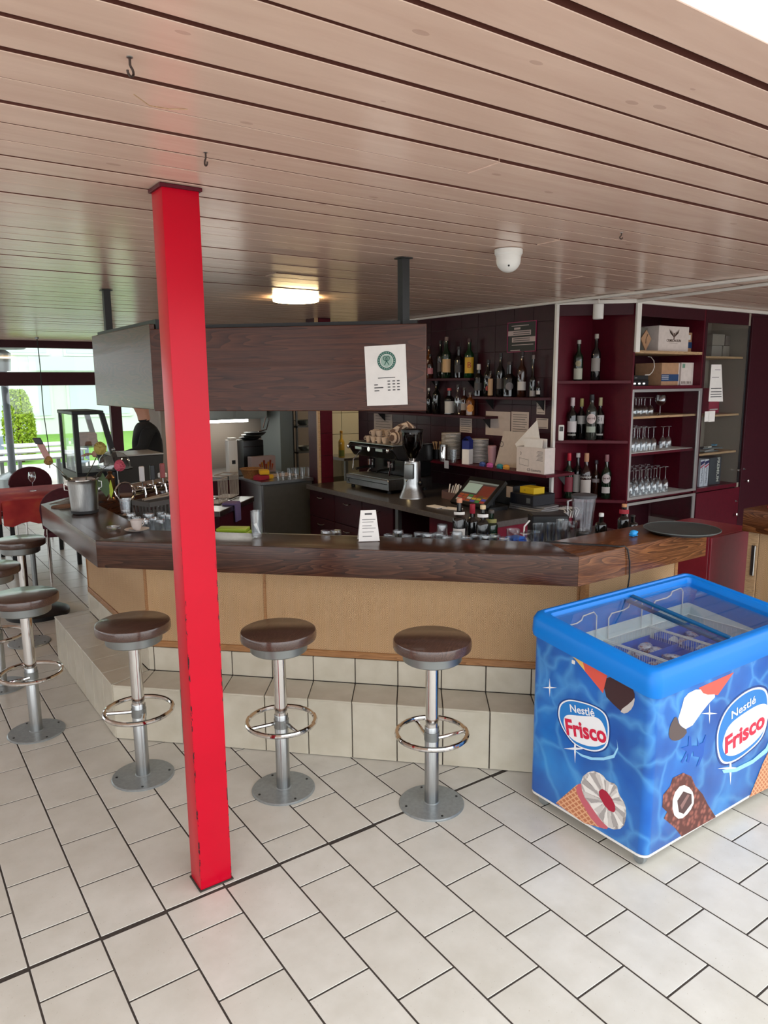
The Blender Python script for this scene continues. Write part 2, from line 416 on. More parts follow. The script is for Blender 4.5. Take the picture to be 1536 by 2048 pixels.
# kitchen shell beyond the pass
kw = struct(MB().box(3.0, 9.8, 0, 7.4, 9.95, CEIL + 0.01).build('wall_kitchen', M['white']))
k = NT('kitchen_wall_tile'); k.set(Base_Color=srgb(214, 206, 180), Roughness=0.2); M['ktile'] = k.mat
struct(MB().box(7.3, 4.74, 0, 7.45, 9.95, CEIL + 0.01).build('wall_kitchen_end', M['white']))

# glazed far front: burgundy beams and posts, panes between them
fw = struct(MB().box(-6, WINY, 2.36, 5.7, WINY + 0.12, CEIL + 0.02, 0.004).build('wall_far', M['winedark']))
MB().box(-6, WINY - 0.02, 1.83, 5.7, WINY + 0.1, 2.02, 0.004).build('transom', M['winedark'], fw)
MB().box(-6, WINY, 0, 5.7, WINY + 0.1, 0.06).build('sill', M['winedark'], fw)
nwin = 0
posts = [-5.0, -3.2, -1.4, 0.45, 3.05, 4.6]
for xp in posts: MB().box(xp, WINY, 0.06, xp + 0.16, WINY + 0.1, 2.36, 0.004).build('post', M['winedark'], fw)
for xa, xb in zip(posts, posts[1:]):
    for za, zb in ((0.06, 1.83), (2.02, 2.36)):
        nwin += 1
        wn = struct(MB().box(xa + 0.16, WINY + 0.045, za, xb, WINY + 0.053, zb).build('window_%d' % nwin, M['pane']))
# left glazed side, out of frame, lets the daylight in that glances off the planks
sw = struct(MB().box(-6.1, 0.8, 2.15, -6.0, WINY, CEIL + 0.02).build('wall_left', M['winedark']))
MB().box(-6.1, 0.8, 0, -6.0, WINY, 0.75).build('parapet', M['winedark'], sw)
for yp in (0.8, 3.4, 6.0, 8.6, WINY - 0.1): MB().box(-6.1, yp, 0, -6.0, yp + 0.12, 2.3).build('post', M['winedark'], sw)
# ------------------------------------------------------------------ red column
cx, cy = 0.887, 2.43
t = thing('support_column', 'tall square red steel column with chipped edges in front of the bar', 'column', (cx, cy, 0))
MB().box(-0.061, -0.05, 0.004, 0.061, 0.05, CEIL - 0.012, 0.004, 2).build('shaft', M['redpaint'], t)
MB().box(-0.066, -0.055, 0, 0.066, 0.055, 0.006, 0.001).build('base_plate', M['grout'], t)
MB().box(-0.069, -0.058, CEIL - 0.013, 0.069, 0.058, CEIL - 0.002, 0.001).build('head_plate', M['wine'], t)

# ------------------------------------------------------------------ bar
ZT, ZU = 1.072, 0.934
BW = 0.30
OUT = [(1.62, 5.925), (0.875, 5.18), (0.875, 3.78), (2.535, 2.12), (3.535, 2.12)]
def offset(poly, d):
    """open polyline moved to its right-hand (inner) side by d, with mitred corners"""
    res = []
    n = len(poly)
    for i in range(n):
        def nrm(a, b):
            v = Vector((b[0]-a[0], b[1]-a[1])).normalized(); return Vector((-v.y, v.x))
        if i == 0: N = nrm(poly[0], poly[1]); res.append((poly[0][0] + N.x*d, poly[0][1] + N.y*d)); continue
        if i == n-1: N = nrm(poly[-2], poly[-1]); res.append((poly[-1][0] + N.x*d, poly[-1][1] + N.y*d)); continue
        n1, n2 = nrm(poly[i-1], poly[i]), nrm(poly[i], poly[i+1]); b = (n1 + n2).normalized(); s = d / b.dot(n1)
        res.append((poly[i][0] + b.x*s, poly[i][1] + b.y*s))
    return res
INN = offset(OUT, BW)
bt = thing('bar_worktop', 'thick dark stained wooden bar top folding around the counter in four straight runs', 'bar top', (0.875, 3.78, 0))
def run_local(a, b, pts):
    ang = math.atan2(b[1]-a[1], b[0]-a[0]); R = Matrix.Rotation(-ang, 2)
    return ang, [tuple(R @ Vector((p[0]-a[0], p[1]-a[1]))) for p in pts]
for i in range(4):
    a, b = OUT[i], OUT[i+1]
    ang, loc = run_local(a, b, [OUT[i], OUT[i+1], INN[i+1], INN[i]])
    base = Vector((a[0] - 0.875, a[1] - 3.78, 0))
    mb = MB(); mb.prism(loc, ZU, ZT - 0.001, 0.003, 2)
    o = mb.build('top_run', M['barwood2'] if i == 3 else M['barwood'], bt, base, ang)
    # inlaid edge band, set a little proud, as wide as the lipping in the photo
    L_ = (Vector(b) - Vector(a)).length
    mb = MB(); mb.prism([loc[0], loc[1], (loc[1][0] + (loc[2][0]-loc[1][0])*0.16, loc[1][1] + (loc[2][1]-loc[1][1])*0.16), (loc[0][0] + (loc[3][0]-loc[0][0])*0.16, loc[0][1] + (loc[3][1]-loc[0][1])*0.16)], ZT - 0.004, ZT + 0.0012, 0.001)
    mb.build('lipping', M['barwood'] if i != 3 else M['barwood2'], o)
bar = thing('bar_counter', 'bar counter with woven cane front above a cream tiled foot ledge', 'counter', (0.875, 3.78, 0))
BO = Vector((0.875, 3.78, 0))
PL = [(0.905, 5.20), (0.905, 3.785), (2.49, 2.20)]        # plinth face
LD = 0.22
PI_ = offset(PL, LD); PC = offset(PL, LD + 0.02)
def world_run(i, poly): return poly[i], poly[i+1]
zl = 0.30; zc = 0.435
# carcass behind panels
mb = MB(); inn2 = offset(PL, LD + 0.10)
for i in range(2): mb.prism([PC[i], PC[i+1], inn2[i+1], inn2[i]], 0.02, ZU)
mb.build('carcass', M['winedark'], bar, -BO)
mb = MB(); PCc = offset(PL, 0.008)
for i in range(2): mb.prism([PCc[i], PCc[i+1], PI_[i+1], PI_[i]], 0.0, zl - 0.008)
mb.build('plinth_bed', M['grout'], bar, -BO)
mb = MB(); pg = offset(PL, LD + 0.004)
for i in range(2): mb.prism([pg[i], pg[i+1], PC[i+1], PC[i]], zl - 0.01, zc)
mb.build('upstand_bed', M['grout'], bar, -BO)
for i in range(2):
    a, b = Vector(PL[i]), Vector(PL[i+1]); L_ = (b - a).length; ang = math.atan2(b.y-a.y, b.x-a.x)
    ia, ib = Vector(PI_[i]), Vector(PI_[i+1])
    R = Matrix.Rotation(-ang, 2)
    xa = (R @ (ia - a)).x; xb = (R @ (ib - a)).x
    step = 0.2245
    # front joints fall where the photo shows them
    first = {0: 0.10, 1: 0.155, 2: 0.12}[i]
    cuts = [0.0]; x = first
    while x < L_ - 0.04: cuts.append(x); x += step
    cuts.append(L_)
    base = Vector((a.x, a.y, 0)) - BO
    for c0, c1 in zip(cuts, cuts[1:]):
        g = 0.0025
        MB().box(c0 + g, -0.004, 0.003, c1 - g, 0.012, zl - 0.004, 0.002).build('face_tile', M['ptile'], bar, base, ang, smooth=0)
        def ix(c): return c - 0.03 if 0 < c < L_ else (xa if c == 0 else xb)
        MB().prism([(c0 + g, -0.006), (c1 - g, -0.006), (ix(c1) - g, LD - 0.004), (ix(c0) + g, LD - 0.004)], zl - 0.012, zl, 0.002).build('ledge_tile', M['ptile'], bar, base, ang, smooth=0)
        MB().box(ix(c0) + g, LD - 0.002, zl + 0.002, ix(c1) - g, LD + 0.012, zc - 0.002, 0.002).build('upstand_tile', M['ptile'], bar, base, ang, smooth=0)
    xc0 = xa + 0.004; xc1 = xb - 0.004 + (0.12 if i == 1 else 0)
    seams = {0: [], 1: [0.768]}[i]
    ps = [xc0] + seams + [xc1]
    for c0, c1 in zip(ps, ps[1:]):
        MB().box(c0 + 0.006, LD + 0.010, zc + 0.03, c1 - 0.006, LD + 0.03, ZU).build('cane_panel', M['cane'], bar, base, ang, smooth=0)
    for c0 in [xc0, xc1] + seams:
        MB().box(c0 - 0.007, LD + 0.004, zc + 0.03, c0 + 0.007, LD + 0.03, ZU, 0.002).build('cover_strip', M['trimwood'], bar, base, ang)
    MB().box(xc0, LD + 0.0, zc, xc1, LD + 0.032, zc + 0.035, 0.003).build('bottom_rail', M['trimwood'], bar, base, ang)

MB().box(0.0, 0.0, 0.46, 0.72, 0.02, ZU).build('cane_panel', M['cane'], bar, Vector((2.735, 2.235, 0)) - BO, 0, smooth=0)
MB().box(0.0, 0.021, 0.02, 0.70, 0.16, ZU).build('carcass', M['winedark'], bar, Vector((2.745, 2.235, 0)) - BO)
for xx in (-0.01, 0.705): MB().box(xx, -0.004, 0.02, xx + 0.028, 0.03, ZU, 0.002).build('cover_strip', M['trimwood'], bar, Vector((2.735, 2.235, 0)) - BO)
MB().box(0.0, 0.0, 0.02, 0.72, 0.02, 0.459).build('base_board', M['winedark'], bar, Vector((2.735, 2.235, 0)) - BO)

# ------------------------------------------------------------------ stools
def make_stool(label, loc, rotz=0, band=None):
    s = thing('bar_stool', label, 'bar stool', loc, rotz, 'bar stools')
    MB().lathe([(0.1445, 0), (0.1445, 0.004), (0.140, 0.0085), (0.036, 0.011), (0.033, 0.014), (0, 0.014)], 48).build('base_disc', M['basegrey'], s)
    sc_ = None
    for k_ in range(4):
        a = PI/4 + k_*PI/2
        if sc_ is None: sc_ = MB().lathe([(0.0055, 0), (0.0055, 0.0028), (0, 0.0028)], 8).build('base_screw', M['ironblack'], s, (0.12*math.cos(a), 0.12*math.sin(a), 0.0085))
        else: link_copy(sc_, s, (0.12*math.cos(a), 0.12*math.sin(a), 0.0085))
    MB().lathe([(0.0315, 0.012), (0.0315, 0.365), (0.030, 0.368)], 24).build('lower_tube', M['steel'], s)
    MB().lathe([(0.0285, 0.36), (0.0285, 0.70)], 24).build('upper_tube', M['chrome'], s)
    MB().torus((0, 0, 0.335), 0.153, 0.0112, 48, 10).build('foot_ring', M['chrome'], s)
    mb = MB()
    for sg in (-1, 1):
        mb.tube([(0.0, 0.030*sg, 0.320), (0.02, 0.05*sg, 0.320), (0.09, 0.115*sg, 0.327), (0.102, 0.114*sg, 0.335)], 0.0085, 8)
    mb.build('ring_bracket', M['chrome'], s)
    MB().lathe([(0.034, 0.305), (0.034, 0.345)], 20).build('clamp_collar', M['satin'], s)
    MB().lathe([(0.03, 0.668), (0.118, 0.670), (0.126, 0.676), (0.130, 0.722), (0, 0.722)], 40).build('seat_ring', M['satin'], s)
    MB().lathe([(0.0, 0.722), (0.158, 0.722), (0.166, 0.727), (0.168, 0.735), (0.168, 0.758), (0.165, 0.766), (0.158, 0.770), (0.0, 0.771)], 56).build('seat', M['seatwood'], s)
    return s
st = make_stool('round dark wooden bar stool nearest the blue freezer', (1.878, 2.34, 0), 0.5)
dup(st, (1.398, 2.831, 0), 3.9, 'round dark wooden bar stool just right of the red column')
dup(st, (0.905, 3.325, 0), 3.6, 'round dark wooden bar stool just left of the red column')
dup(st, (0.575, 4.115, 0), 2.6, 'round dark wooden bar stool nearest the camera in the left row')
dup(st, (0.515, 4.90, 0), 2.2, 'round bar stool cut by the left picture edge, middle of the left row')
dup(st, (0.80, 5.66, 0), 1.6, 'round bar stool farthest back in the left row, beside the dining tables')

# ------------------------------------------------------------------ hanging wooden fascia above the bar
hf = thing('hanging_fascia', 'wooden fascia board hanging from black rods above the bar', 'fascia', (1.29, 4.03, 0))
HB = Vector((1.29, 4.03, 0))
a, b = Vector((1.29, 4.03)), Vector((2.342, 2.978)); L_ = (b - a).length
MB().box(0, 0, 1.698, L_, 0.028, 2.132, 0.003).build('front_board', M['canopywood'], hf, (0, 0, 0), -PI/4)
MB().box(-1.22, 0, 1.705, 0, 0.028, 2.16, 0.003).build('side_board', M['canopywood'], hf, (0.0, 0.0, 0), -PI/2)
fr = MB().box(0.02, 0.034, 2.085, L_ - 0.05, 0.075, 2.152).build('frame_rail', M['ironblack'], hf, (0, 0, 0), -PI/4)
MB().box(0.034, 0.0, 2.10, 0.075, 1.2, 2.185).build('frame_rail', M['ironblack'], hf)
for rx, ry in ((2.292, 3.10), (1.385, 5.18)):
    MB().box(rx - 0.022 - HB.x, ry - 0.022 - HB.y, 2.10, rx + 0.022 - HB.x, ry + 0.022 - HB.y, CEIL - 0.006, 0.001).build('hanger_rod', M['ironblack'], hf)
    MB().box(rx - 0.034 - HB.x, ry - 0.034 - HB.y, CEIL - 0.008, rx + 0.034 - HB.x, ry + 0.034 - HB.y, CEIL - 0.003).build('ceiling_plate', M['ironblack'], hf)
# ------------------------------------------------------------------ ice cream freezer
FX, FY, FLX, FLY = 2.235, 1.50, 1.10, 0.60
k = NT('freezer_blue_plastic'); k.set(Base_Color=srgb(0, 118, 208), Roughness=0.35); k.b.inputs['Specular IOR Level'].default_value = 0.35; M['rim'] = k.mat
k = NT('printed_water_wrap'); v = k.coord((1, 1, 1)); nz = k.n('ShaderNodeTexNoise'); nz.inputs['Scale'].default_value = 3.0; nz.inputs['Detail'].default_value = 3; k.l(v, nz.inputs['Vector'])
ad = k.n('ShaderNodeVectorMath', operation='MULTIPLY_ADD'); ad.inputs[1].default_value = (0.35, 0.35, 0.35); k.l(nz.outputs['Color'], ad.inputs[0]); k.l(v, ad.inputs[2])
vo = k.n('ShaderNodeTexVoronoi', feature='DISTANCE_TO_EDGE'); vo.inputs['Scale'].default_value = 5.0; k.l(ad.outputs[0], vo.inputs['Vector'])
ca = k.ramp(vo.outputs['Distance'], [(0.0, (1, 1, 1, 1)), (0.10, (0.18, 0.18, 0.18, 1)), (0.4, (0, 0, 0, 1))])
nb = k.noise(v, 3.2, 3); base = k.ramp(nb, [(0.3, srgb(4, 66, 152)), (0.55, srgb(8, 96, 186)), (0.8, srgb(30, 140, 222))])
c = k.mix(k.math('MULTIPLY', ca, 0.30), base, srgb(120, 205, 250)); k.l(c, k.b.inputs['Base Color']); k.set(Roughness=0.28); M['wrap'] = k.mat
fz = thing('ice_cream_freezer', 'blue chest freezer with printed ice creams and sliding glass lids', 'freezer', (FX, FY, 0))
def rrect(ins, r, n=6):
    x0, y0, x1, y1 = ins, ins, FLX - ins, FLY - ins; P = []
    for cx_, cy_, a0 in ((x1 - r, y0 + r, -PI/2), (x1 - r, y1 - r, 0), (x0 + r, y1 - r, PI/2), (x0 + r, y0 + r, PI)):
        for j in range(n + 1): a = a0 + PI/2*j/n; P.append((cx_ + r*math.cos(a), cy_ + r*math.sin(a)))
    return P
def zs(y, off): return 0.705 + 0.135*(y/FLY) + off
def loops(mb, seq, closed=False):
    R = [[mb._v(p) for p in lp] for lp in seq]; n = len(R[0])
    pr = list(zip(R, R[1:])) + ([(R[-1], R[0])] if closed else [])
    for A, B in pr:
        for i in range(n): mb._sm(mb.bm.faces.new((A[i], A[(i+1) % n], B[(i+1) % n], B[i])))
    return R
SL = 0.08/0.6
zr = lambda y, o: 0.705 + SL*y + o
mb = MB(); L0 = rrect(0.0, 0.035)
R = loops(mb, [[(x, y, 0.062) for x, y in rrect(0.004, 0.033)], [(x, y, 0.068) for x, y in L0], [(x, y, zr(y, 0.01)) for x, y in L0]])
mb.bm.faces.new(R[0][::-1]); body = mb.build('body', M['wrap'], fz)
MB().prism(rrect(0.002, 0.034), 0.054, 0.064).build('bottom_edge', M['white'], fz)
mb = MB(); Ra, Rb, Rc = rrect(-0.013, 0.045), rrect(-0.016, 0.046), rrect(-0.002, 0.04)
Ri, Rj = rrect(0.05, 0.02), rrect(0.058, 0.018)
loops(mb, [[(x, y, zr(y, -0.002)) for x, y in rrect(0.002, 0.035)], [(x, y, zr(y, 0.0)) for x, y in Ra], [(x, y, zr(y, 0.02)) for x, y in Rb], [(x, y, zr(y, 0.07)) for x, y in Ra],
           [(x, y, zr(y, 0.092)) for x, y in Rc], [(x, y, zr(y, 0.101)) for x, y in rrect(0.012, 0.035)], [(x, y, zr(y, 0.101)) for x, y in rrect(0.022, 0.03)],
           [(x, y, zr(y, 0.094)) for x, y in rrect(0.026, 0.03)], [(x, y, zr(y, 0.094)) for x, y in rrect(0.044, 0.024)], [(x, y, zr(y, 0.080)) for x, y in Ri], [(x, y, zr(y, -0.03)) for x, y in Rj]])
mb.build('rim', M['rim'], fz)
k = NT('white_freezer_liner'); k.set(Base_Color=srgb(212, 222, 224), Roughness=0.35); M['liner'] = k.mat
mb = MB(); R = loops(mb, [[(x, y, zr(y, -0.03)) for x, y in Rj], [(x, y, zr(y, -0.06)) for x, y in rrect(0.06, 0.018)], [(x, y, 0.46) for x, y in rrect(0.065, 0.02)]]); mb.bm.faces.new(R[-1]); mb.build('liner', M['liner'], fz)
tilt = math.atan(SL)
def lid(name, x0, x1, dz, edge):
    g = MB(); g.T = Matrix.Translation((0, 0.055, zr(0.055, dz))) @ Matrix.Rotation(tilt, 4, 'X'); g.box(x0, 0, 0, x1, 0.495, 0.004); g = g.build(name, M['pane'], fz)
    f = MB(); f.T = Matrix.Translation((0, 0.055, zr(0.055, dz))) @ Matrix.Rotation(tilt, 4, 'X'); f.box(edge - 0.010, 0, -0.004, edge + 0.010, 0.495, 0.010, 0.003); f.build('lid_frame', M['lidedge'], g)
M['lidedge'] = flat('dark_blue_lid_edge', srgb(10, 88, 140), 0.25)
lid('glass_lid', 0.055, 0.60, 0.078, 0.59); lid('glass_lid', 0.54, 1.045, 0.066, 0.55)
# wheels
for wx, wy in ((0.045, 0.05), (0.045, 0.545), (1.05, 0.05), (1.05, 0.545)):
    wh = MB(); wh.T = Matrix.Translation((wx, wy, 0.027)) @ Matrix.Rotation(PI/2, 4, 'Y'); wh.lathe([(0.008, -0.012), (0.025, -0.012), (0.027, -0.008), (0.027, 0.008), (0.025, 0.012), (0.008, 0.012)], 20)
    wo = wh.build('caster', M['basegrey'], fz)
    MB().box(wx - 0.017, wy - 0.014, 0.030, wx + 0.017, wy + 0.014, 0.058, 0.003).build('caster_fork', M['satin'], wo)
# printed pictures: thin layers laid on the two visible faces, coordinates measured on those faces (metres)
def cz(px, py): return 1040 + px/3.097, 1120 + py/3.097
def faceL(q): p = onX(*cz(*q), FX); return (p.y - FY, p.z)
def faceF(q): p = onY(*cz(*q), FY); return (p.x - FX, p.z)
INK = {}
def ink(name, col, rough=0.3):
    if name not in INK: INK[name] = flat('print_' + name, srgb(*col), rough)
    return INK[name]
WAFFLE = NT('print_waffle'); vv = WAFFLE.coord((1, 1, 1)); sxw = WAFFLE.n('ShaderNodeSeparateXYZ'); WAFFLE.l(vv, sxw.inputs[0]); uu = WAFFLE.math('ADD', sxw.outputs[0], sxw.outputs[1]); wf = WAFFLE.math('MAXIMUM', WAFFLE.math('SINE', WAFFLE.math('MULTIPLY', WAFFLE.math('ADD', uu, sxw.outputs[2]), 260.0)), WAFFLE.math('SINE', WAFFLE.math('MULTIPLY', WAFFLE.math('SUBTRACT', WAFFLE.math('MULTIPLY', uu, 0.5), sxw.outputs[2]), 260.0)))
WAFFLE.l(WAFFLE.ramp(wf, [(0.35, srgb(184, 112, 76)), (0.8, srgb(222, 166, 126))]), WAFFLE.b.inputs['Base Color'])
SWIRL = NT('print_cream'); vv = SWIRL.coord((1, 1, 1)); ck = SWIRL.n('ShaderNodeTexNoise'); ck.inputs['Scale'].default_value = 26; ck.inputs['Distortion'].default_value = 1.2; SWIRL.l(vv, ck.inputs['Vector'])
SWIRL.l(SWIRL.ramp(ck.outputs['Fac'], [(0.35, srgb(150, 142, 140)), (0.6, srgb(228, 222, 216))]), SWIRL.b.inputs['Base Color'])
CHOC = NT('print_chocolate'); vv = CHOC.coord((1, 1, 1)); ck = CHOC.n('ShaderNodeTexVoronoi'); ck.inputs['Scale'].default_value = 45; CHOC.l(vv, ck.inputs['Vector'])
CHOC.l(CHOC.ramp(ck.outputs['Distance'], [(0.15, srgb(164, 96, 82)), (0.6, srgb(92, 46, 38))]), CHOC.b.inputs['Base Color'])
BADGE = NT('print_badge_blue'); BADGE.set(Base_Color=srgb(28, 120, 196), Roughness=0.3)
def smooth_poly(P, it=2):
    for _ in range(it):
        Q = []
        for i in range(len(P)):
            a, b = P[i], P[(i+1) % len(P)]
            Q += [(a[0]*0.75 + b[0]*0.25, a[1]*0.75 + b[1]*0.25), (a[0]*0.25 + b[0]*0.75, a[1]*0.25 + b[1]*0.75)]
        P = Q
    return P
def shrink(P, f):
    cx_ = sum(p[0] for p in P)/len(P); cy_ = sum(p[1] for p in P)/len(P); return [(cx_ + (p[0]-cx_)*f, cy_ + (p[1]-cy_)*f) for p in P]
PCOUNT = [0]
def picture(name, face, layers):
    mb = MB(); mats = []; PCOUNT[0] += 1
    for i, (mt, pts, rnd_) in enumerate(layers):
        if mt not in mats: mats.append(mt)
        mb.m = mats.index(mt); d = 0.0006 + (0.0003 if len(layers) < 10 else 0.00005)*i + 0.00006*PCOUNT[0]
        P = smooth_poly(pts, rnd_) if rnd_ else pts
        if face is faceL: mb.face([(-d, *face(q)) for q in P])
        else: mb.face([(face(q)[0], -d, face(q)[1]) for q in P])
    o = mb.build(name, mats, fz, smooth=0); return o
def star(c, r, thin=0.12):
    return [(c[0] + (r if i % 2 == 0 else r*thin)*math.cos(PI*i/4), c[1] + (r if i % 2 == 0 else r*thin)*math.sin(PI*i/4)*1.3) for i in range(8)]
white = ink('white', (236, 236, 238)); navy = ink('navy', (10, 60, 130)); logored = ink('red', (206, 22, 62))
B1 = [(228,940),(240,880),(290,855),(350,862),(450,890),(530,935),(560,1000),(562,1100),(545,1170),(490,1197),(420,1190),(330,1150),(265,1060),(235,990)]
picture('brand_badge', faceL, [(navy, B1, 2), (white, shrink(B1, 0.95), 2), (BADGE.mat, shrink(B1, 0.90), 2),
    (white, [(268,985),(290,955),(370,965),(470,968),(512,1000),(540,1080),(538,1135),(500,1148),(470,1158),(400,1148),(320,1110),(280,1050)], 2)])
B2 = [(1208,1150),(1212,1050),(1265,920),(1360,825),(1450,775),(1520,775),(1545,820),(1548,920),(1530,1050),(1490,1130),(1400,1210),(1320,1265),(1250,1280),(1218,1230)]
picture('brand_badge', faceF, [(navy, B2, 2), (white, shrink(B2, 0.95), 2), (BADGE.mat, shrink(B2, 0.90), 2),
    (white, [(1255,1110),(1290,1020),(1380,950),(1480,890),(1535,890),(1540,960),(1510,1060),(1440,1140),(1340,1210),(1275,1215),(1252,1170)], 2)])
def letter(face, s, a, b, size, mt, d, off=0.0, bold=0):
    A, B = face(a), face(b); mid = ((A[0]+B[0])/2, (A[1]+B[1])/2)
    if face is faceL:
        o = (-d, mid[0], mid[1]); x = (0, B[0]-A[0], B[1]-A[1]); n = Vector((-1, 0, 0))
    else:
        o = (mid[0], -d, mid[1]); x = (B[0]-A[0], 0, B[1]-A[1]); n = Vector((0, -1, 0))
    x = Vector(x); y = n.cross(x)
    t = text(s, size, mt, fz, frameM(o, x, y), 'brand_lettering', 0.0002, bold)
    wdt = max(v.co.x for v in t.data.vertices) - min(v.co.x for v in t.data.vertices)
    sc = x.length/wdt
    for v in t.data.vertices: v.co.x *= sc
letter(faceL, 'Nestlé', (312, 918), (462, 948), 0.045, white, 0.0030, bold=0.0006)
letter(faceL, 'Frisco', (285, 1035), (533, 1088), 0.092, logored, 0.0030, bold=0.003)
letter(faceF, 'Nestlé', (1305, 965), (1455, 862), 0.05, white, 0.0030, bold=0.0006)
letter(faceF, 'Frisco', (1265, 1158), (1510, 985), 0.105, logored, 0.0030, bold=0.0035)
picture('lolly_print', faceL, [(ink('yellow', (226, 180, 96)), [(300,568),(385,612),(405,690),(340,612)], 0), (ink('coral', (214, 84, 70)), [(385,612),(545,700),(515,825),(405,690)], 0),
    (ink('cocoa', (58, 34, 38)), [(545,700),(690,775),(718,845),(695,915),(650,950),(600,915),(515,825)], 1), (ink('pale', (190, 182, 178)), [(716,845),(702,915),(655,955),(615,935),(690,880)], 1)])
SWO = smooth_poly([(375,1352),(440,1300),(510,1325),(540,1370),(600,1388),(612,1450),(655,1512),(660,1590),(640,1662),(565,1672),(500,1612),(440,1525),(388,1452)], 1)
SW = [(SWIRL.mat, SWO, 0)]
tones = [ink('cream_light', (232, 227, 221)), ink('cream_mid', (204, 198, 193)), ink('cream_dark', (168, 161, 158))]
for i in range(len(SWO)):
    a_, b_ = SWO[i], SWO[(i+1) % len(SWO)]; c_ = (540, 1490)
    SW.append((tones[(0, 2, 1)[i % 3]], [(c_[0] + (a_[0]-c_[0])*0.2, c_[1] + (a_[1]-c_[1])*0.2), (c_[0] + (a_[0]-c_[0])*(0.97 if i % 2 else 0.86), c_[1] + (a_[1]-c_[1])*(0.97 if i % 2 else 0.86)), (c_[0] + (b_[0]-c_[0])*0.93, c_[1] + (b_[1]-c_[1])*0.93)], 0))
picture('cone_print', faceL, [(WAFFLE.mat, [(222,1505),(355,1390),(400,1430),(525,1665),(400,1630)], 0), (ink('rose', (196, 96, 108)), [(350,1392),(392,1380),(520,1600),(560,1672),(470,1650),(350,1450)], 1),
    *SW, (ink('sauce', (166, 20, 52)), [(480,1440),(520,1408),(588,1500),(595,1568),(540,1545)], 1)])
picture('lolly_print', faceF, [(ink('coral', (214, 84, 70)), [(1105,792),(1325,694),(1225,835),(1135,835)], 0), (ink('cream', (226, 222, 216)), [(1020,835),(1110,790),(1140,835),(1225,830),(1150,905),(1040,1062),(970,1005),(1000,915)], 1),
    (ink('cocoa2', (84, 68, 66)), [(965,955),(985,1025),(1042,1055),(1000,1110),(945,1122),(918,1092),(925,1030)], 1)])
picture('chocolate_print', faceF, [(CHOC.mat, [(885,1455),(930,1400),(945,1350),(1010,1318),(1060,1340),(1085,1400),(1130,1450),(1160,1510),(1212,1592),(1100,1655),(1000,1712),(960,1660),(890,1600),(910,1560),(880,1530)], 0),
    (ink('cream', (226, 222, 216)), [(945,1455),(1000,1385),(1062,1415),(1082,1490),(1050,1560),(990,1612),(942,1570)], 1), (ink('core', (74, 42, 40)), [(972,1490),(1010,1432),(1060,1450),(1062,1505),(1012,1572),(982,1560)], 0),
    (ink('core2', (136, 98, 92)), [(990,1520),(1035,1450),(1048,1455),(1000,1545)], 0)])
picture('cone_print', faceF, [(WAFFLE.mat, [(1420,1470),(1500,1265),(1545,1170),(1640,1200),(1700,1330)], 0)])
picture('sparkle_print', faceL, [(white, star((185, 790), 45), 0)]); picture('sparkle_print', faceL, [(white, star((342, 1168), 70), 0)]); picture('sparkle_print', faceF, [(white, star((1302, 1290), 80), 0)]); picture('sparkle_print', faceF, [(white, star((1172, 950), 50), 0)])
swb = ink('swoosh', (150, 208, 240))
picture('swoosh_print', faceL, [(swb, [(330,1172),(390,1205),(450,1222),(520,1222),(580,1205),(605,1160),(600,1110),(610,1170),(585,1225),(520,1240),(440,1238),(380,1215)], 0)])
picture('swoosh_print', faceF, [(swb, [(1250,1300),(1330,1290),(1440,1235),(1520,1165),(1548,1100),(1556,1120),(1530,1190),(1440,1260),(1340,1310),(1260,1320)], 0)])
fig = ink('figure_blue', (8, 84, 176))
picture('figure_print', faceF, [(fig, [(995,1165),(1040,1150),(1045,1090),(1058,1095),(1060,1150),(1085,1160),(1060,1200),(1045,1255),(1030,1250),(1040,1195),(1005,1260),(995,1250),(1030,1185)], 0)])
picture('figure_print', faceF, [(fig, [(1095,1095),(1108,1140),(1130,1130),(1150,1080),(1155,1090),(1140,1150),(1135,1200),(1110,1265),(1090,1285),(1112,1220),(1072,1215),(1070,1150),(1100,1150)], 0)])
MB().box(-0.003, faceL((332, 632))[0] - 0.008, faceL((332, 632))[1] - 0.008, 0, faceL((332, 632))[0] + 0.008, faceL((332, 632))[1] + 0.008, 0.002).build('lock_cap', M['white'], fz)

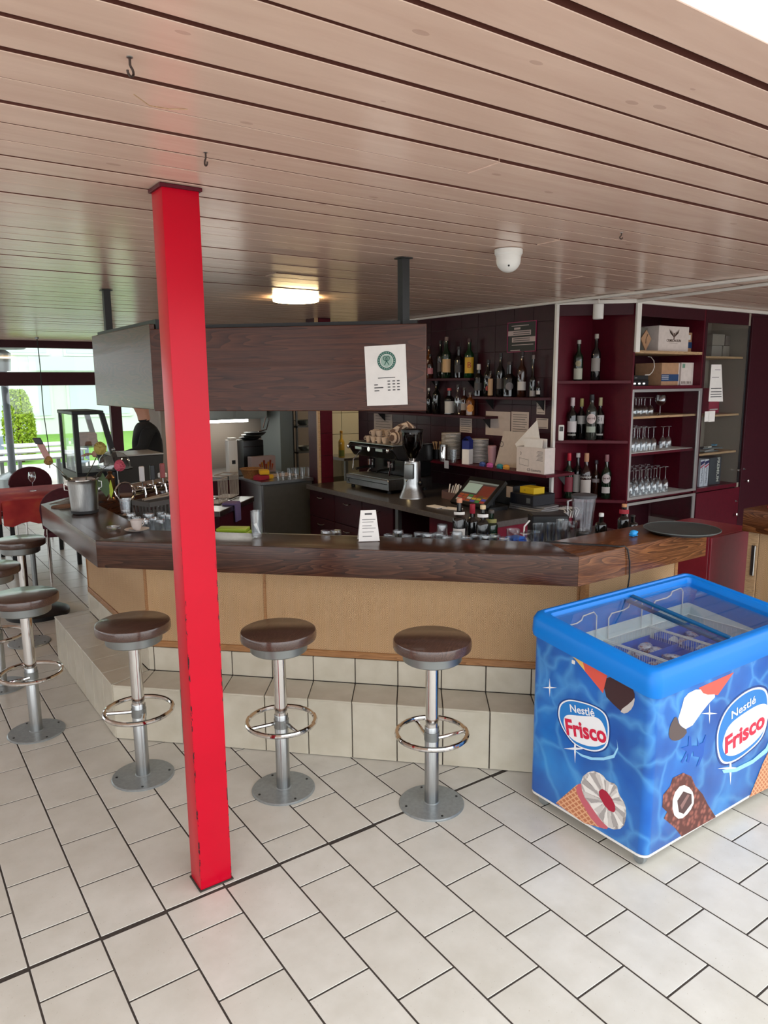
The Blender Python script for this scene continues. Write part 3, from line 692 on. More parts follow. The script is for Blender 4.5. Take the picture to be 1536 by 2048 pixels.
# wire baskets with cardboard trays of ice cream
wire = flat('white_coated_wire', srgb(228, 230, 228), 0.4)
bskts = []
names = ['left', 'middle', 'right']
for bi in range(3):
    x0 = FX + 0.072 + bi*0.325; x1 = x0 + 0.31; y0, y1 = FY + 0.072, FY + 0.532; zb, zt_ = 0.52, 0.69
    t = thing('wire_basket', ['white wire basket at the near left end inside the freezer', 'white wire basket in the middle of the freezer', 'white wire basket at the far right end inside the freezer'][bi], 'basket', (x0, y0, zb), 0, 'freezer baskets')
    W_, D_ = x1 - x0, y1 - y0
    MB().tube([(0, 0, zt_-zb), (W_, 0, zt_-zb), (W_, D_, zt_-zb), (0, D_, zt_-zb)], 0.0035, 6, True).build('top_wire', wire, t)
    mb = MB(); n = 22
    for (ax, ay), (bx_, by_) in (((0, 0), (W_, 0)), ((W_, 0), (W_, D_)), ((W_, D_), (0, D_)), ((0, D_), (0, 0))):
        cnt = int(math.hypot(bx_-ax, by_-ay)/0.022)
        for i in range(cnt): q = (ax + (bx_-ax)*i/cnt, ay + (by_-ay)*i/cnt); mb.tube([(q[0], q[1], 0), (q[0], q[1], zt_-zb)], 0.0014, 4)
    tag(mb.build('side_wires', wire, t), kind='stuff')
    mb = MB()
    for i in range(8): mb.tube([(W_*i/7, 0, 0), (W_*i/7, D_, 0)], 0.0016, 4)
    tag(mb.build('floor_wires', wire, t), kind='stuff')
    # hangers that hook over the liner at the back
    zh = zr(0.53, 0.03) - zb
    MB().tube([(0.02, D_, zt_-zb), (0.02, D_ + 0.003, zh - 0.02), (0.04, D_ + 0.003, zh), (0.13, D_ + 0.003, zh + 0.0), (0.16, D_ + 0.003, zh + 0.008), (0.17, D_ + 0.003, zh + 0.025), (0.24, D_ + 0.003, zh + 0.03), (0.26, D_ + 0.003, zh + 0.01), (0.26, D_, zt_-zb)], 0.003, 6).build('hanger', wire, t)
    bskts.append((x0, y0, W_, D_))
trayblue = speckle('printed_tray_blue', srgb(30, 100, 205), 0.25, 18, 0.4)
foil = NT('foil_wrapper'); vv = foil.coord((1, 1, 1), True); nn = foil.noise(vv, 40, 3); foil.l(foil.ramp(nn, [(0.3, srgb(40, 60, 130)), (0.5, srgb(205, 208, 220)), (0.62, srgb(150, 60, 60)), (0.75, srgb(225, 228, 235))]), foil.b.inputs['Base Color']); foil.set(Roughness=0.3, Metallic=0.3); foil.bump(nn, 0.6, 0.004)
tl = [['blue cardboard tray at the back of the left freezer basket', 'blue cardboard tray in the middle of the left freezer basket', 'blue cardboard tray at the front of the left freezer basket'],
      ['blue cardboard tray at the back of the middle freezer basket', 'blue cardboard tray in the middle of the middle freezer basket', 'blue cardboard tray at the front of the middle freezer basket'],
      ['blue cardboard tray at the back of the right freezer basket', 'blue cardboard tray in the middle of the right freezer basket', 'blue cardboard tray at the front of the right freezer basket']]
for bi, (x0, y0, W_, D_) in enumerate(bskts):
    for j in range(3):
        ya = y0 + 0.012 + (2-j)*(D_ - 0.02)/3; dd = (D_ - 0.02)/3 - 0.012; wd = W_ - 0.024; hh = 0.135
        t = thing('ice_cream_tray', tl[bi][j], 'tray', (x0 + 0.012, ya, 0.5225), 0, 'ice cream trays in the freezer')
        MB().box(0, 0, 0, wd, dd, 0.003).build('floor_board', trayblue, t)
        for nm, q in (('front_wall', (0, 0, 0.003, wd, 0.003, hh*0.75)), ('back_wall', (0, dd-0.003, 0.003, wd, dd, hh)), ('side_wall', (0, 0.003, 0.003, 0.003, dd-0.003, hh*0.9)), ('side_wall', (wd-0.003, 0.003, 0.003, wd, dd-0.003, hh*0.9))):
            MB().box(*q).build(nm, trayblue, t)
        # printed oval on the front and back walls
        for yy in (-0.0006, dd - 0.0036):
            mb = MB(); mb.face([(wd*0.5 + 0.045*math.cos(2*PI*i/20), yy, 0.06 + 0.03*math.sin(2*PI*i/20)) for i in range(20)]); mb.build('oval_print', white, t)
        for w_ in range(4):
            o = MB(); o.T = Matrix.Rotation(random.uniform(0, PI), 4, 'Z') @ Matrix.Rotation(random.uniform(-0.5, 0.5), 4, 'X')
            o.ball((0, 0, 0), 0.034, (1.5, 0.75, 0.45), 8, 5)
            ob = o.build('wrapped_ice_cream', foil.mat, None, (x0 + 0.012 + wd*(0.2 + 0.2*w_), ya + dd*0.5 + random.uniform(-0.015, 0.015), 0.5225 + 0.075 + random.uniform(0, 0.025) + (0.03 if w_ == 2 and bi == 1 else 0)))
            tag(ob, 'foil wrapped ice cream lying in a blue freezer tray', 'ice cream', 'wrapped ice creams')
# ------------------------------------------------------------------ bottles and glasses
GL = {}
def bglass(name, col, rough=0.08):
    if name not in GL:
        k = NT('bottle_glass_' + name); k.set(Base_Color=srgb(*col), Roughness=rough); k.b.inputs['Specular IOR Level'].default_value = 0.8; GL[name] = k.mat
    return GL[name]
DG, DK, BR, CL, AM = ('green', (14, 34, 20)), ('black', (14, 13, 13)), ('brown', (48, 22, 12)), None, ('amber', (110, 60, 20))
PAINT = {}
def paint(c, rough=0.5):
    if c not in PAINT: PAINT[c] = flat('tint_%d_%d_%d' % c, srgb(*c), rough)
    return PAINT[c]
def bottle(label, loc, h, r, gl=DK, cap=(30, 30, 32), lab=None, labz=(0.18, 0.42), neck=0.30, capf=0.10, disc=None, txt=None, txtcol=(40, 30, 30), group=None, face=None, lab2=None, name='bottle'):
    """loc is the middle of the foot; face is the direction the label looks"""
    face = math.atan2(-loc[1], -loc[0]) if face is None else face
    t = thing(name, label, 'bottle', loc, face, group)
    m = M['glassware'] if gl is None else bglass(*gl)
    rn = r*0.36; zsn = h*(1 - neck)
    prof = [(r*0.9, 0), (r, h*0.02), (r, zsn*0.80), (r*0.93, zsn*0.87), (r*0.66, zsn*0.95), (rn*1.08, zsn*1.02), (rn, h*(1-capf) if True else h)]
    MB().lathe(prof, 20).build('glass_body', m, t)
    MB().lathe([(rn*1.12, h*(1-capf)), (rn*1.2, h*(1-capf) + 0.002), (rn*1.15, h - 0.002), (rn*0.9, h)], 16).build('cap', paint(cap), t)
    def wrap(z0, z1, mt, nm, a=1.05, rr=1.012):
        mb = MB(); n = 12
        lo = [(r*rr*math.cos(-a + 2*a*i/n), r*rr*math.sin(-a + 2*a*i/n)) for i in range(n+1)]
        for i in range(n): mb.face([(*lo[i], z0), (*lo[i+1], z0), (*lo[i+1], z1), (*lo[i], z1)])
        return mb.build(nm, mt, t)
    if lab: wrap(h*labz[0], h*labz[1], paint(lab), 'paper_label')
    if lab2: wrap(h*lab2[1], h*lab2[2], paint(lab2[0]), 'lower_label', 0.9)
    if disc:
        mb = MB(); zc_ = h*disc[1]; rd = r*disc[2]
        def pt(a, f): u = rd*f*math.cos(a); v_ = rd*f*math.sin(a); th = u/r; return (r*1.016*math.cos(th), r*1.016*math.sin(th), zc_ + v_)
        for i in range(24):
            for f0, f1 in ((0, 0.5), (0.5, 1)):
                a0, a1 = 2*PI*i/24, 2*PI*(i+1)/24
                q = [pt(a0, f1), pt(a1, f1), pt(a1, f0), pt(a0, f0)] if f0 else [pt(a0, f1), pt(a1, f1), pt(0, 0)]
                mb.face(q)
        mb.build('round_label', paint(disc[0]), t)
    if txt:
        for s, z_, sz, c_ in txt:
            o = text(s, sz, paint(c_), t, frameM((r*1.03, 0, h*z_), (0, 1, 0), (0, 0, 1)), 'label_lettering', 0.0002)
            for v in o.data.vertices:      # wrap the line of type around the glass
                th = v.co.x/(r*1.03); rad = r*1.03 + v.co.z; v.co = Vector((rad*math.sin(th), v.co.y, rad*math.cos(th) - r*1.03))
    return t

# ------------------------------------------------------------------ wall shelves with bottles behind the bar
def wall_shelf(label, y0, y1, ztop, depth=0.16, mat='winedark', x=WALLX):
    t = thing('wall_shelf', label, 'shelf', (x - 0.006, (y0+y1)/2, ztop - 0.022))
    MB().box(-depth, y0 - (y0+y1)/2, 0, 0, y1 - (y0+y1)/2, 0.022, 0.002).build('board', M[mat], t)
    for yy in (y0 + 0.1, y1 - 0.1):
        mb = MB(); mb.prism([(-0.10, 0), (0, 0), (0, -0.09)], -0.004, 0.004)
        o = mb.build('bracket', M['ironblack'], t, (0, yy - (y0+y1)/2, 0)); o.rotation_euler = (PI/2, 0, 0)
    return t
ZA, ZC, ZB, ZP = 1.875, 1.545, 1.715, 1.135
wall_shelf('upper left wall shelf of bottles beside the wooden fascia', 4.93, 5.65, ZA)
wall_shelf('lower left wall shelf of bottles beside the wooden fascia', 4.73, 6.55, ZC)
wall_shelf('wall shelf of bottles under the framed black notice', 4.10, 4.90, ZB)
pl = wall_shelf('burgundy wall shelf carrying plates and boxes above the till', 3.86, 5.45, ZP, 0.32, 'wine')
XS = 4.445
def on_shelf(px, py_top, zsh, x=XS):
    p = onX(px, py_top, x); return (x, p.y, zsh), p.z - zsh
def rowb(lst, zsh, grp, x=XS):
    for (px, top, r, kw) in lst:
        loc, h = on_shelf(px, top, zsh, x); bottle(loc=(loc[0] + kw.pop('dx', 0), loc[1], loc[2] + 0.0005), h=h, r=r, group=grp, **kw)
rowb([(858, 692, 0.036, dict(label='squat clear bottle with reddish label at the fascia end of the upper shelf', gl=AM, cap=(60, 50, 50), lab=(150, 70, 60))),
      (869, 708, 0.030, dict(label='short bottle with pink label on the upper left shelf', gl=BR, cap=(30, 26, 28), lab=(190, 120, 130), dx=-0.05)),
      (878, 681, 0.036, dict(label='dark bottle with silver neck on the upper left shelf', gl=DK, cap=(40, 36, 38), lab=(60, 50, 54), dx=0.02)),
      (891, 682, 0.040, dict(label='green bottle with straw label on the upper left shelf', gl=DG, cap=(40, 36, 34), lab=(150, 120, 70))),
      (901, 674, 0.042, dict(label='tall bottle with large cream label on the upper left shelf', gl=DG, cap=(120, 96, 90), lab=(196, 160, 116), labz=(0.14, 0.46), dx=-0.045)),
      (918, 693, 0.042, dict(label='squared bottle with charcoal label on the upper left shelf', gl=DK, cap=(50, 48, 50), lab=(56, 52, 56))),
      (939, 677, 0.044, dict(label='green bottle with yellow and red label at the end of the upper shelf', gl=('deepgreen', (10, 50, 24)), cap=(52, 20, 24), lab=(206, 160, 40), labz=(0.12, 0.52), txt=[('B', 0.32, 0.07, (170, 30, 30))]))], ZA, 'bottles on the upper left wall shelf')
rowb([(858, 776, 0.030, dict(label='slim bottle with white cap on the lower left shelf', gl=DK, cap=(214, 210, 206))),
      (873, 761, 0.040, dict(label='tall dark bottle behind the white capped one on the lower left shelf', gl=DK, cap=(56, 54, 58))),
      (899, 776, 0.048, dict(label='black square bottle with red stopper and white label on the lower left shelf', gl=DK, cap=(190, 60, 66), lab=(190, 186, 182), labz=(0.05, 0.5))),
      (916, 769, 0.034, dict(label='slender clear bottle on the lower left shelf', gl=CL, cap=(70, 66, 66))),
      (929, 775, 0.034, dict(label='dark bottle with pale label on the lower left shelf', gl=BR, cap=(90, 84, 80), lab=(150, 140, 132))),
      (941, 785, 0.040, dict(label='squat jar bottle with orange oval label on the lower left shelf', gl=AM, cap=(120, 112, 106), disc=((206, 140, 60), 0.32, 0.85), neck=0.22))], ZC, 'bottles on the lower left wall shelf')
rowb([(958, 728, 0.042, dict(label='dark bottle with white capsule at the left end of the notice shelf', gl=DK, cap=(208, 202, 196), lab=(70, 66, 68), capf=0.18)),
      (977, 719, 0.038, dict(label='black bottle with a small red dot label on the notice shelf', gl=DK, cap=(30, 28, 32), disc=((170, 50, 54), 0.22, 0.6))),
      (990, 742, 0.024, dict(label='narrow bottle with beige label on the notice shelf', gl=BR, cap=(60, 50, 46), lab=(176, 140, 104), labz=(0.05, 0.7), dx=-0.05)),
      (1002, 706, 0.036, dict(label='bottle with silver shoulder and dark label on the notice shelf', gl=DK, cap=(44, 40, 42), lab=(84, 76, 74))),
      (1020, 723, 0.055, dict(label='broad black crested bottle on the notice shelf', gl=DK, cap=(60, 44, 44), disc=((110, 104, 106), 0.30, 0.6), neck=0.36)),
      (1045, 703, 0.038, dict(label='tall brown bottle with small white label on the notice shelf', gl=BR, cap=(36, 22, 24), lab=(196, 190, 186), labz=(0.15, 0.34))),
      (1067, 710, 0.026, dict(label='stack of miniature bottles near the white post on the notice shelf', gl=DK, cap=(120, 110, 108), lab=(150, 142, 138), labz=(0.02, 0.16), neck=0.5)),
      (1077, 762, 0.017, dict(label='single miniature bottle at the right end of the notice shelf', gl=DK, cap=(110, 100, 100), lab=(190, 184, 180)))], ZB, 'bottles on the notice shelf')

# ------------------------------------------------------------------ diagonal corner shelf unit
NA = Vector((4.535, 4.095, 0)); NWD = 0.581; ND = 0.26
ns = thing('corner_shelf_unit', 'burgundy corner shelving of bottles between the two white posts', 'shelf unit', NA)
MB().box(0.0, 0.0, 0, 0.411, 0.015, CEIL - 0.004).build('left_panel', M['wine'], ns)
MB().box(0.411, -0.411, 0, 0.428, 0.015, CEIL - 0.004).build('right_panel', M['wine'], ns)
MB().box(0.012, -0.002, 2.345, NWD - 0.012, 0.014, CEIL - 0.006).build('header', M['winedark'], ns, (0, 0, 0), -PI/4)
for zz in (1.845, 1.372, 0.892): MB().prism([(0.004, -0.001), (0.409, -0.406), (0.4105, -0.001)], zz - 0.024, zz, 0.001).build('shelf_board', M['wine'], ns)
def nloc(px, z, dep, r):
    for _ in range(4):
        k0 = NA.x + NA.y + dep*math.sqrt(2); p = onD(px, 900, k0); lx = ((p.x - NA.x) - (p.y - NA.y))/math.sqrt(2)
        dep = max(r + 0.002, min(dep, min(lx, NWD - lx) - r*1.415 - 0.003))
    return (p.x, p.y, z + 0.0005), k0
def nrow(lst, z, grp):
    for (px, top, r, dep, kw) in lst:
        loc, k0 = nloc(px, z, dep, r); h = onD(px, top, k0).z - z; bottle(loc=loc, h=h, r=r, group=grp, **kw)
nrow([(1150, 680, 0.038, 0.10, dict(label='green bottle with pale label on the top corner shelf', gl=DG, cap=(170, 166, 160), lab=(176, 176, 160), labz=(0.03, 0.30), disc=((150, 140, 110), 0.42, 0.6))),
      (1184, 668, 0.038, 0.10, dict(label='tall dark bottle with grey picture label on the top corner shelf', gl=DK, cap=(176, 168, 160), lab=(140, 134, 130), labz=(0.20, 0.48)))], 1.845, 'bottles on the top corner shelf')
nrow([(1142, 795, 0.040, 0.09, dict(label='dark bottle with white trapezoid label, leftmost on the middle corner shelf', gl=DK, cap=(196, 180, 182), lab=(196, 188, 188), labz=(0.18, 0.44), lab2=((150, 146, 140), 0.10, 0.14), capf=0.2)),
      (1160, 797, 0.036, 0.15, dict(label='bottle with gold neck half hidden on the middle corner shelf', gl=DK, cap=(168, 158, 96), lab=(180, 176, 172), labz=(0.38, 0.58), capf=0.2)),
      (1180, 789, 0.044, 0.07, dict(label='clear bottle with big round white label on the middle corner shelf', gl=('smoke', (44, 48, 44)), cap=(34, 34, 40), disc=((196, 178, 176), 0.47, 0.9), lab2=((150, 158, 146), 0.17, 0.30), txt=[('MARTINI', 0.475, 0.017, (70, 30, 34))], neck=0.24, capf=0.13)),
      (1197, 795, 0.036, 0.14, dict(label='bottle numbered 51, rightmost on the middle corner shelf', gl=DK, cap=(176, 168, 130), lab=(190, 184, 184), labz=(0.38, 0.58), lab2=((170, 166, 162), 0.10, 0.14), txt=[('51', 0.475, 0.045, (30, 28, 30))], capf=0.2))], 1.372, 'bottles on the middle corner shelf')
nrow([(1139, 906, 0.040, 0.10, dict(label='green wine bottle with red capsule on the lowest corner shelf', gl=DG, cap=(186, 30, 52), lab=(120, 24, 44), labz=(0.15, 0.48), capf=0.17)),
      (1157, 906, 0.040, 0.16, dict(label='bottle with white screw cap on the lowest corner shelf', gl=DK, cap=(220, 214, 210), lab=(190, 184, 178), labz=(0.12, 0.52))),
      (1174, 906, 0.046, 0.07, dict(label='bottle with copper cap and tall white label on the lowest corner shelf', gl=('rubydark', (40, 14, 14)), cap=(190, 140, 108), lab=(186, 178, 172), labz=(0.10, 0.42), txt=[('CAMPARI', 0.475, 0.024, (228, 224, 220))], capf=0.19)),
      (1194, 920, 0.034, 0.16, dict(label='slim brown bottle tucked behind on the lowest corner shelf', gl=BR, cap=(70, 66, 74), lab=(150, 140, 140), labz=(0.4, 0.5))),
      (1215, 909, 0.040, 0.10, dict(label='dark green bottle with round white label on the lowest corner shelf', gl=DG, cap=(150, 104, 110), disc=((200, 186, 186), 0.46, 0.95), lab2=((196, 190, 186), 0.13, 0.27), txt=[('MARTINI', 0.465, 0.016, (90, 30, 36))], capf=0.16))], 0.892, 'bottles on the lowest corner shelf')
# white posts
pA = NA + Vector((-0.012, 0.0, 0))
tag(MB().box(-0.014, -0.014, 0.74, 0.014, 0.014, CEIL - 0.03, 0.003).build('cable_post', M['white'], None, (4.512, 4.085, 0)), 'thin white cable post left of the corner shelving', 'post')
tag(MB().box(-0.022, -0.012, 2.06, 0.022, 0.012, CEIL - 0.03, 0.003).build('cable_post', M['white'], None, (4.955, 3.66, 0), -0.2), 'short white post right of the corner shelving, ending at the wooden shelf', 'post')
# phone handset on the post
ph = thing('wall_phone', 'white cordless handset clipped beside the corner shelving', 'phone', (4.56, 4.045, 1.3725), -PI/4)
MB().box(-0.022, -0.03, 0.0, 0.022, 0.0, 0.125, 0.009, 2).build('handset', M['whiteplastic'], ph)
MB().box(-0.014, -0.0325, 0.075, 0.014, -0.029, 0.112, 0.002).build('display', M['blackgloss'], ph)

# ------------------------------------------------------------------ cabinet wall on the right
WY = 3.70
CX0, CX1 = 4.97, 5.925
oc = thing('open_cabinet', 'burgundy cabinet with open box shelves over an aluminium framed glass case', 'cabinet', (CX0, WY, 0))
def cb(name, x0, y0, z0, x1, y1, z1, mat, bev=0.001, par=None): return MB().box(x0 - CX0, y0 - WY, z0, x1 - CX0, y1 - WY, z1, bev).build(name, M[mat] if isinstance(mat, str) else mat, par or oc)
DP = 0.42
cb('back_panel', CX0, WY + DP, 0, CX1, WY + DP + 0.015, CEIL - 0.03, 'winedark')
cb('side_panel', CX0, WY, 0, CX0 + 0.02, WY + DP, CEIL - 0.03, 'wine'); cb('side_panel', CX1 - 0.02, WY, 0, CX1, WY + DP, CEIL - 0.03, 'wine')
cb('header', CX0 + 0.02, WY, 2.34, CX1 - 0.02, WY + 0.02, CEIL - 0.031, 'winedark')
cb('shelf_board', CX0 + 0.021, WY + 0.0, 2.055, CX1 - 0.021, WY + DP - 0.001, 2.078, 'lightwood')
cb('shelf_board', CX0 + 0.021, WY + 0.0, 1.775, CX1 - 0.021, WY + DP - 0.001, 1.80, 'wine')
alu = flat('anodised_aluminium', (0.55, 0.54, 0.53, 1), 0.35, 0.8)
for z0, z1 in ((0.885, 1.773), (0.10, 0.862)):
    fr = cb('case_frame', CX0 + 0.001, WY - 0.012, z1 - 0.022, CX1 - 0.001, WY - 0.001, z1, alu)
    cb('frame_bar', CX0 + 0.001, WY - 0.012, z0, CX1 - 0.001, WY - 0.001, z0 + 0.022, alu, 0.001, fr)
    cb('frame_bar', CX0 + 0.001, WY - 0.012, z0 + 0.022, CX0 + 0.022, WY - 0.001, z1 - 0.022, alu, 0.001, fr); cb('frame_bar', CX1 - 0.04, WY - 0.012, z0 + 0.022, CX1 - 0.001, WY - 0.001, z1 - 0.022, alu, 0.001, fr)
    cb('glass_pane', CX0 + 0.3 if z0 < 0.5 else CX0 + 0.7, WY - 0.007, z0 + 0.022, CX1 - 0.04, WY - 0.004, z1 - 0.022, 'pane', 0, fr)
cb('shelf_board', CX0 + 0.021, WY + 0.02, 1.538, CX1 - 0.021, WY + DP - 0.001, 1.556, 'lightwood')
cb('shelf_board', CX0 + 0.021, WY + 0.02, 1.238, CX1 - 0.021, WY + DP - 0.001, 1.258, 'wine')
cb('shelf_board', CX0 + 0.021, WY + 0.02, 0.865, CX1 - 0.021, WY + DP - 0.001, 0.885, 'wine')
MB().box(0.03, 0.03, 0.886, CX1 - CX0 - 0.03, DP - 0.02, 0.889).build('shelf_liner', M['white'], oc)
MB().box(0.03, 0.03, 1.259, CX1 - CX0 - 0.03, DP - 0.02, 1.262).build('shelf_liner', M['white'], oc)
# stemware: foot, stem and bowl
def stem(name, label, loc, h, rb, inv, grp, proto={}):
    key = (name, round(h, 3), round(rb, 3), inv)
    if key not in proto:
        t = thing(name, label, 'glass', loc, 0, grp)
        s = lambda z: (h - z) if inv else z
        fo = [(0.0, 0.003), (rb*0.85, 0.001), (rb*0.86, 0.003), (0.008, 0.008), (0.004, 0.016)]; st_ = [(0.004, 0.014), (0.0035, h*0.40), (0.006, h*0.47)]
        bo = [(0.005, h*0.45), (rb*0.6, h*0.53), (rb, h*0.70), (rb*0.95, h*0.86), (rb*0.80, h), (rb*0.77, h), (rb*0.92, h*0.86), (rb*0.96, h*0.70), (rb*0.55, h*0.55), (0, h*0.49)]
        for nm, pr in (('foot', fo), ('stem', st_), ('bowl', bo)): MB().lathe([(a, s(z)) for a, z in pr], 16, cap=False).build(nm, M['glassware'], t)
        proto[key] = t; return t
    return dup(proto[key], loc, 0, label, grp)
def glassrow(label, grp, z, x0, x1, nx, ys, h, rb, inv=True, name='wine_glass'):
    for yy in ys:
        for i in range(nx): stem(name, label, (x0 + (x1-x0)*i/(nx-1) + (0.02 if yy > ys[0] else 0), yy, z), h, rb, inv, grp)
glassrow('upturned stemmed glass on the top shelf of the glass case', 'glasses on the top case shelf', 1.5565, 5.06, 5.36, 5, [3.80, 3.90], 0.15, 0.034)
stem('beer_goblet', 'single upright goblet at the right of the top case shelf', (5.50, 3.80, 1.5565), 0.165, 0.047, False, None)
glassrow('upturned wine glass on the middle shelf of the glass case', 'glasses on the middle case shelf', 1.2625, 5.04, 5.40, 6, [3.78, 3.88, 3.98], 0.20, 0.034)
for xx in (5.62, 5.70): stem('wine_glass', 'upturned wine glass standing apart at the right of the middle case shelf', (xx, 3.84, 1.2625), 0.19, 0.032, True, 'glasses apart on the middle case shelf')
glassrow('upturned wine glass on the lowest shelf of the glass case', 'glasses on the lowest case shelf', 0.8895, 5.03, 5.60, 8, [3.78, 3.88, 3.98], 0.225, 0.035)
glassrow('small glass inside the lower glazed case', 'glasses in the lower case', 0.4, 5.1, 5.4, 4, [3.82], 0.15, 0.032)
cb('shelf_board', CX0 + 0.021, WY + 0.02, 0.382, CX1 - 0.021, WY + DP - 0.001, 0.399, 'wine')
# boxes
card = speckle('brown_cardboard', srgb(176, 136, 104), 0.08, 30, 0.8); cardw = speckle('white_cardboard', srgb(214, 202, 196), 0.05, 30, 0.75); navyb = flat('navy_print', srgb(24, 62, 108), 0.6)
def carton(label, x0, x1, y0, y1, z0, h, mats, group=None):
    t = thing('carton', label, 'box', ((x0+x1)/2, (y0+y1)/2, z0 + 0.0005), 0, group); w_, d_ = (x1-x0)/2, (y1-y0)/2
    MB().box(-w_, -d_, 0, w_, d_, h, 0.002).build('carton_body', mats, t); return t, w_, d_
z2 = 2.078
def xw(px, py=700, Y=WY + 0.05): return onY(px, py, Y).x
t, w_, d_ = carton('white carton with a winged crest on the upper cabinet shelf', xw(1318), xw(1378), 3.76, 4.05, z2, 0.205, cardw)
brd = paint((84, 62, 50))
mb = MB()
for sg in (-1, 1):
    for i in range(6): mb.face([(sg*(0.006 + 0.004*i), -d_ - 0.0012, 0.115 + 0.003*i), (sg*(0.012 + 0.009*i), -d_ - 0.0012, 0.120 + 0.006*i), (sg*(0.022 + 0.010*i), -d_ - 0.0012, 0.165 + 0.004*i), (sg*(0.012 + 0.009*i), -d_ - 0.0012, 0.140 + 0.005*i)])
mb.box(-0.006, -d_ - 0.0014, 0.10, 0.006, -d_ - 0.0004, 0.15); mb.build('crest_print', brd, t)
o = text('CRIMSON.RUN', 0.030, brd, t, frameM((0, -d_ - 0.001, 0.088), (1, 0, 0), (0, 0, 1)), 'carton_lettering', 0.0003, 0.0006)
MB().box(-0.06, -d_ - 0.0012, 0.068, 0.05, -d_ - 0.0003, 0.070).build('print_line', brd, t)
t, w_, d_ = carton('grey carton behind the diamond sign on the upper cabinet shelf', xw(1284), xw(1316), 3.86, 4.08, z2, 0.19, paint((110, 106, 98)))
ds = thing('diamond_sign', 'small tan diamond shaped sign leaning on the upper cabinet shelf', 'sign', (xw(1301), 3.80, z2 + 0.0005)); mb = MB(); mb.T = Matrix.Translation((0, 0, 0.098)) @ Matrix.Rotation(PI/2, 4, 'X')
mb.prism([(0, -0.098), (0.068, 0), (0, 0.070), (-0.068, 0)], -0.004, 0.004); mb.build('plate', card, ds)
mb = MB(); mb.box(-0.006, -0.006, 0.06, 0.0, -0.0041, 0.10); mb.tube([(-0.002, -0.005, 0.10), (0.018, -0.005, 0.135)], 0.003, 4); mb.build('hand_mark', brd, ds)
t, w_, d_ = carton('carton with a navy band at the right end of the upper cabinet shelf', xw(1379), 5.895, 3.80, 4.05, z2, 0.165, card)
MB().box(-w_ - 0.001, -d_ - 0.001, 0.035, w_ + 0.001, -d_ + 0.0005, 0.085).build('navy_band', navyb, t); MB().box(0.0, -d_ - 0.001, 0.105, 0.03, -d_ + 0.0005, 0.145).build('sticker', M['paper'], t)
z3 = 1.80
t, w_, d_ = carton('cardboard carton with navy stripes on the second cabinet shelf', xw(1328), xw(1362), 3.76, 4.02, z3, 0.185, card)
MB().box(-w_ - 0.001, -d_ - 0.001, 0.035, w_ + 0.001, -d_ + 0.0005, 0.092).build('navy_band', navyb, t)
for zz in (0.05, 0.063, 0.076): MB().box(-w_ + 0.005, -d_ - 0.0016, zz, -0.02, -d_ + 0.0005, zz + 0.004).build('stripe', M['paper'], t)
t, w_, d_ = carton('narrow white carton between two others on the second cabinet shelf', xw(1363.5), xw(1368), 3.78, 4.02, z3, 0.185, cardw)
t, w_, d_ = carton('white carton with a green mark on the second cabinet shelf', xw(1369.5), xw(1394), 3.77, 4.02, z3, 0.19, cardw)
MB().box(-w_ + 0.012, -d_ - 0.001, 0.145, -w_ + 0.05, -d_ + 0.0005, 0.18).build('green_mark', paint((110, 150, 130)), t)
for i in range(7): MB().box(-w_ + 0.01 + i*0.021, -d_ - 0.001, 0.012, -w_ + 0.018 + i*0.021, -d_ + 0.0005, 0.034).build('print_mark', brd, t)
t = thing('network_switch', 'black network switch with four lit ports on the second cabinet shelf', 'electronics', (5.15, 3.86, z3 + 0.0005))
MB().box(-0.15, -0.09, 0, 0.13, 0.09, 0.045, 0.003).build('housing', M['black'], t)
led = flat('port_light', srgb(235, 235, 225), 0.5, emis=(1, 1, 0.95, 1), es=0.6)
for i in range(4): MB().box(-0.125 + i*0.06, -0.092, 0.012, -0.10 + i*0.06, -0.089, 0.024).build('port', led, t)
t = thing('router', 'dark router box resting on the network switch', 'electronics', (5.17, 3.88, z3 + 0.0465))
MB().box(-0.15, -0.07, 0, 0.16, 0.09, 0.038, 0.006, 2).build('housing', M['rubber'], t); MB().box(-0.02, -0.0715, 0.014, 0.01, -0.0695, 0.022).build('badge', M['satin'], t)
t = thing('loose_cable', 'thin white cable hanging off the router', 'cable', (xw(1300), 3.77, z3 + 0.002))
MB().tube([(-0.02, 0.0, 0.085), (0.03, -0.008, 0.086), (0.07, -0.005, 0.11), (0.10, 0.0, 0.15), (0.115, 0.02, 0.20), (0.118, 0.05, 0.23), (0.118, 0.08, 0.235)], 0.0035, 6).build('cable_line', M['white'], t)
# glass door cabinet
GX0, GX1 = 5.93, 6.63
gc = thing('glass_door_cabinet', 'tall burgundy cabinet with a glass door showing papers and boxes', 'cabinet', (GX0, WY, 0))
def gb(name, x0, y0, z0, x1, y1, z1, mat, bev=0.001, par=None): return MB().box(x0 - GX0, y0 - WY, z0, x1 - GX0, y1 - WY, z1, bev).build(name, M[mat] if isinstance(mat, str) else mat, par or gc)
inner = flat('grey_cabinet_interior', srgb(150, 140, 128), 0.6)
gb('back_panel', GX0, WY + 0.36, 0, GX1, WY + 0.375, 2.44, inner)
gb('side_panel', GX0, WY, 0, GX0 + 0.03, WY + 0.36, 2.44, 'winedark'); gb('side_panel', GX1 - 0.03, WY, 0, GX1, WY + 0.36, 2.44, inner)
gb('header', GX0 + 0.03, WY, 2.325, GX1 - 0.03, WY + 0.02, 2.44, 'winedark'); gb('mid_board', GX0 + 0.03, WY, 0.86, GX1 - 0.03, WY + 0.36, 0.895, 'wine')
for zz in (2.03, 1.52, 1.18): gb('shelf_board', GX0 + 0.031, WY + 0.03, zz, GX1 - 0.031, WY + 0.359, zz + 0.018, 'lightwood')
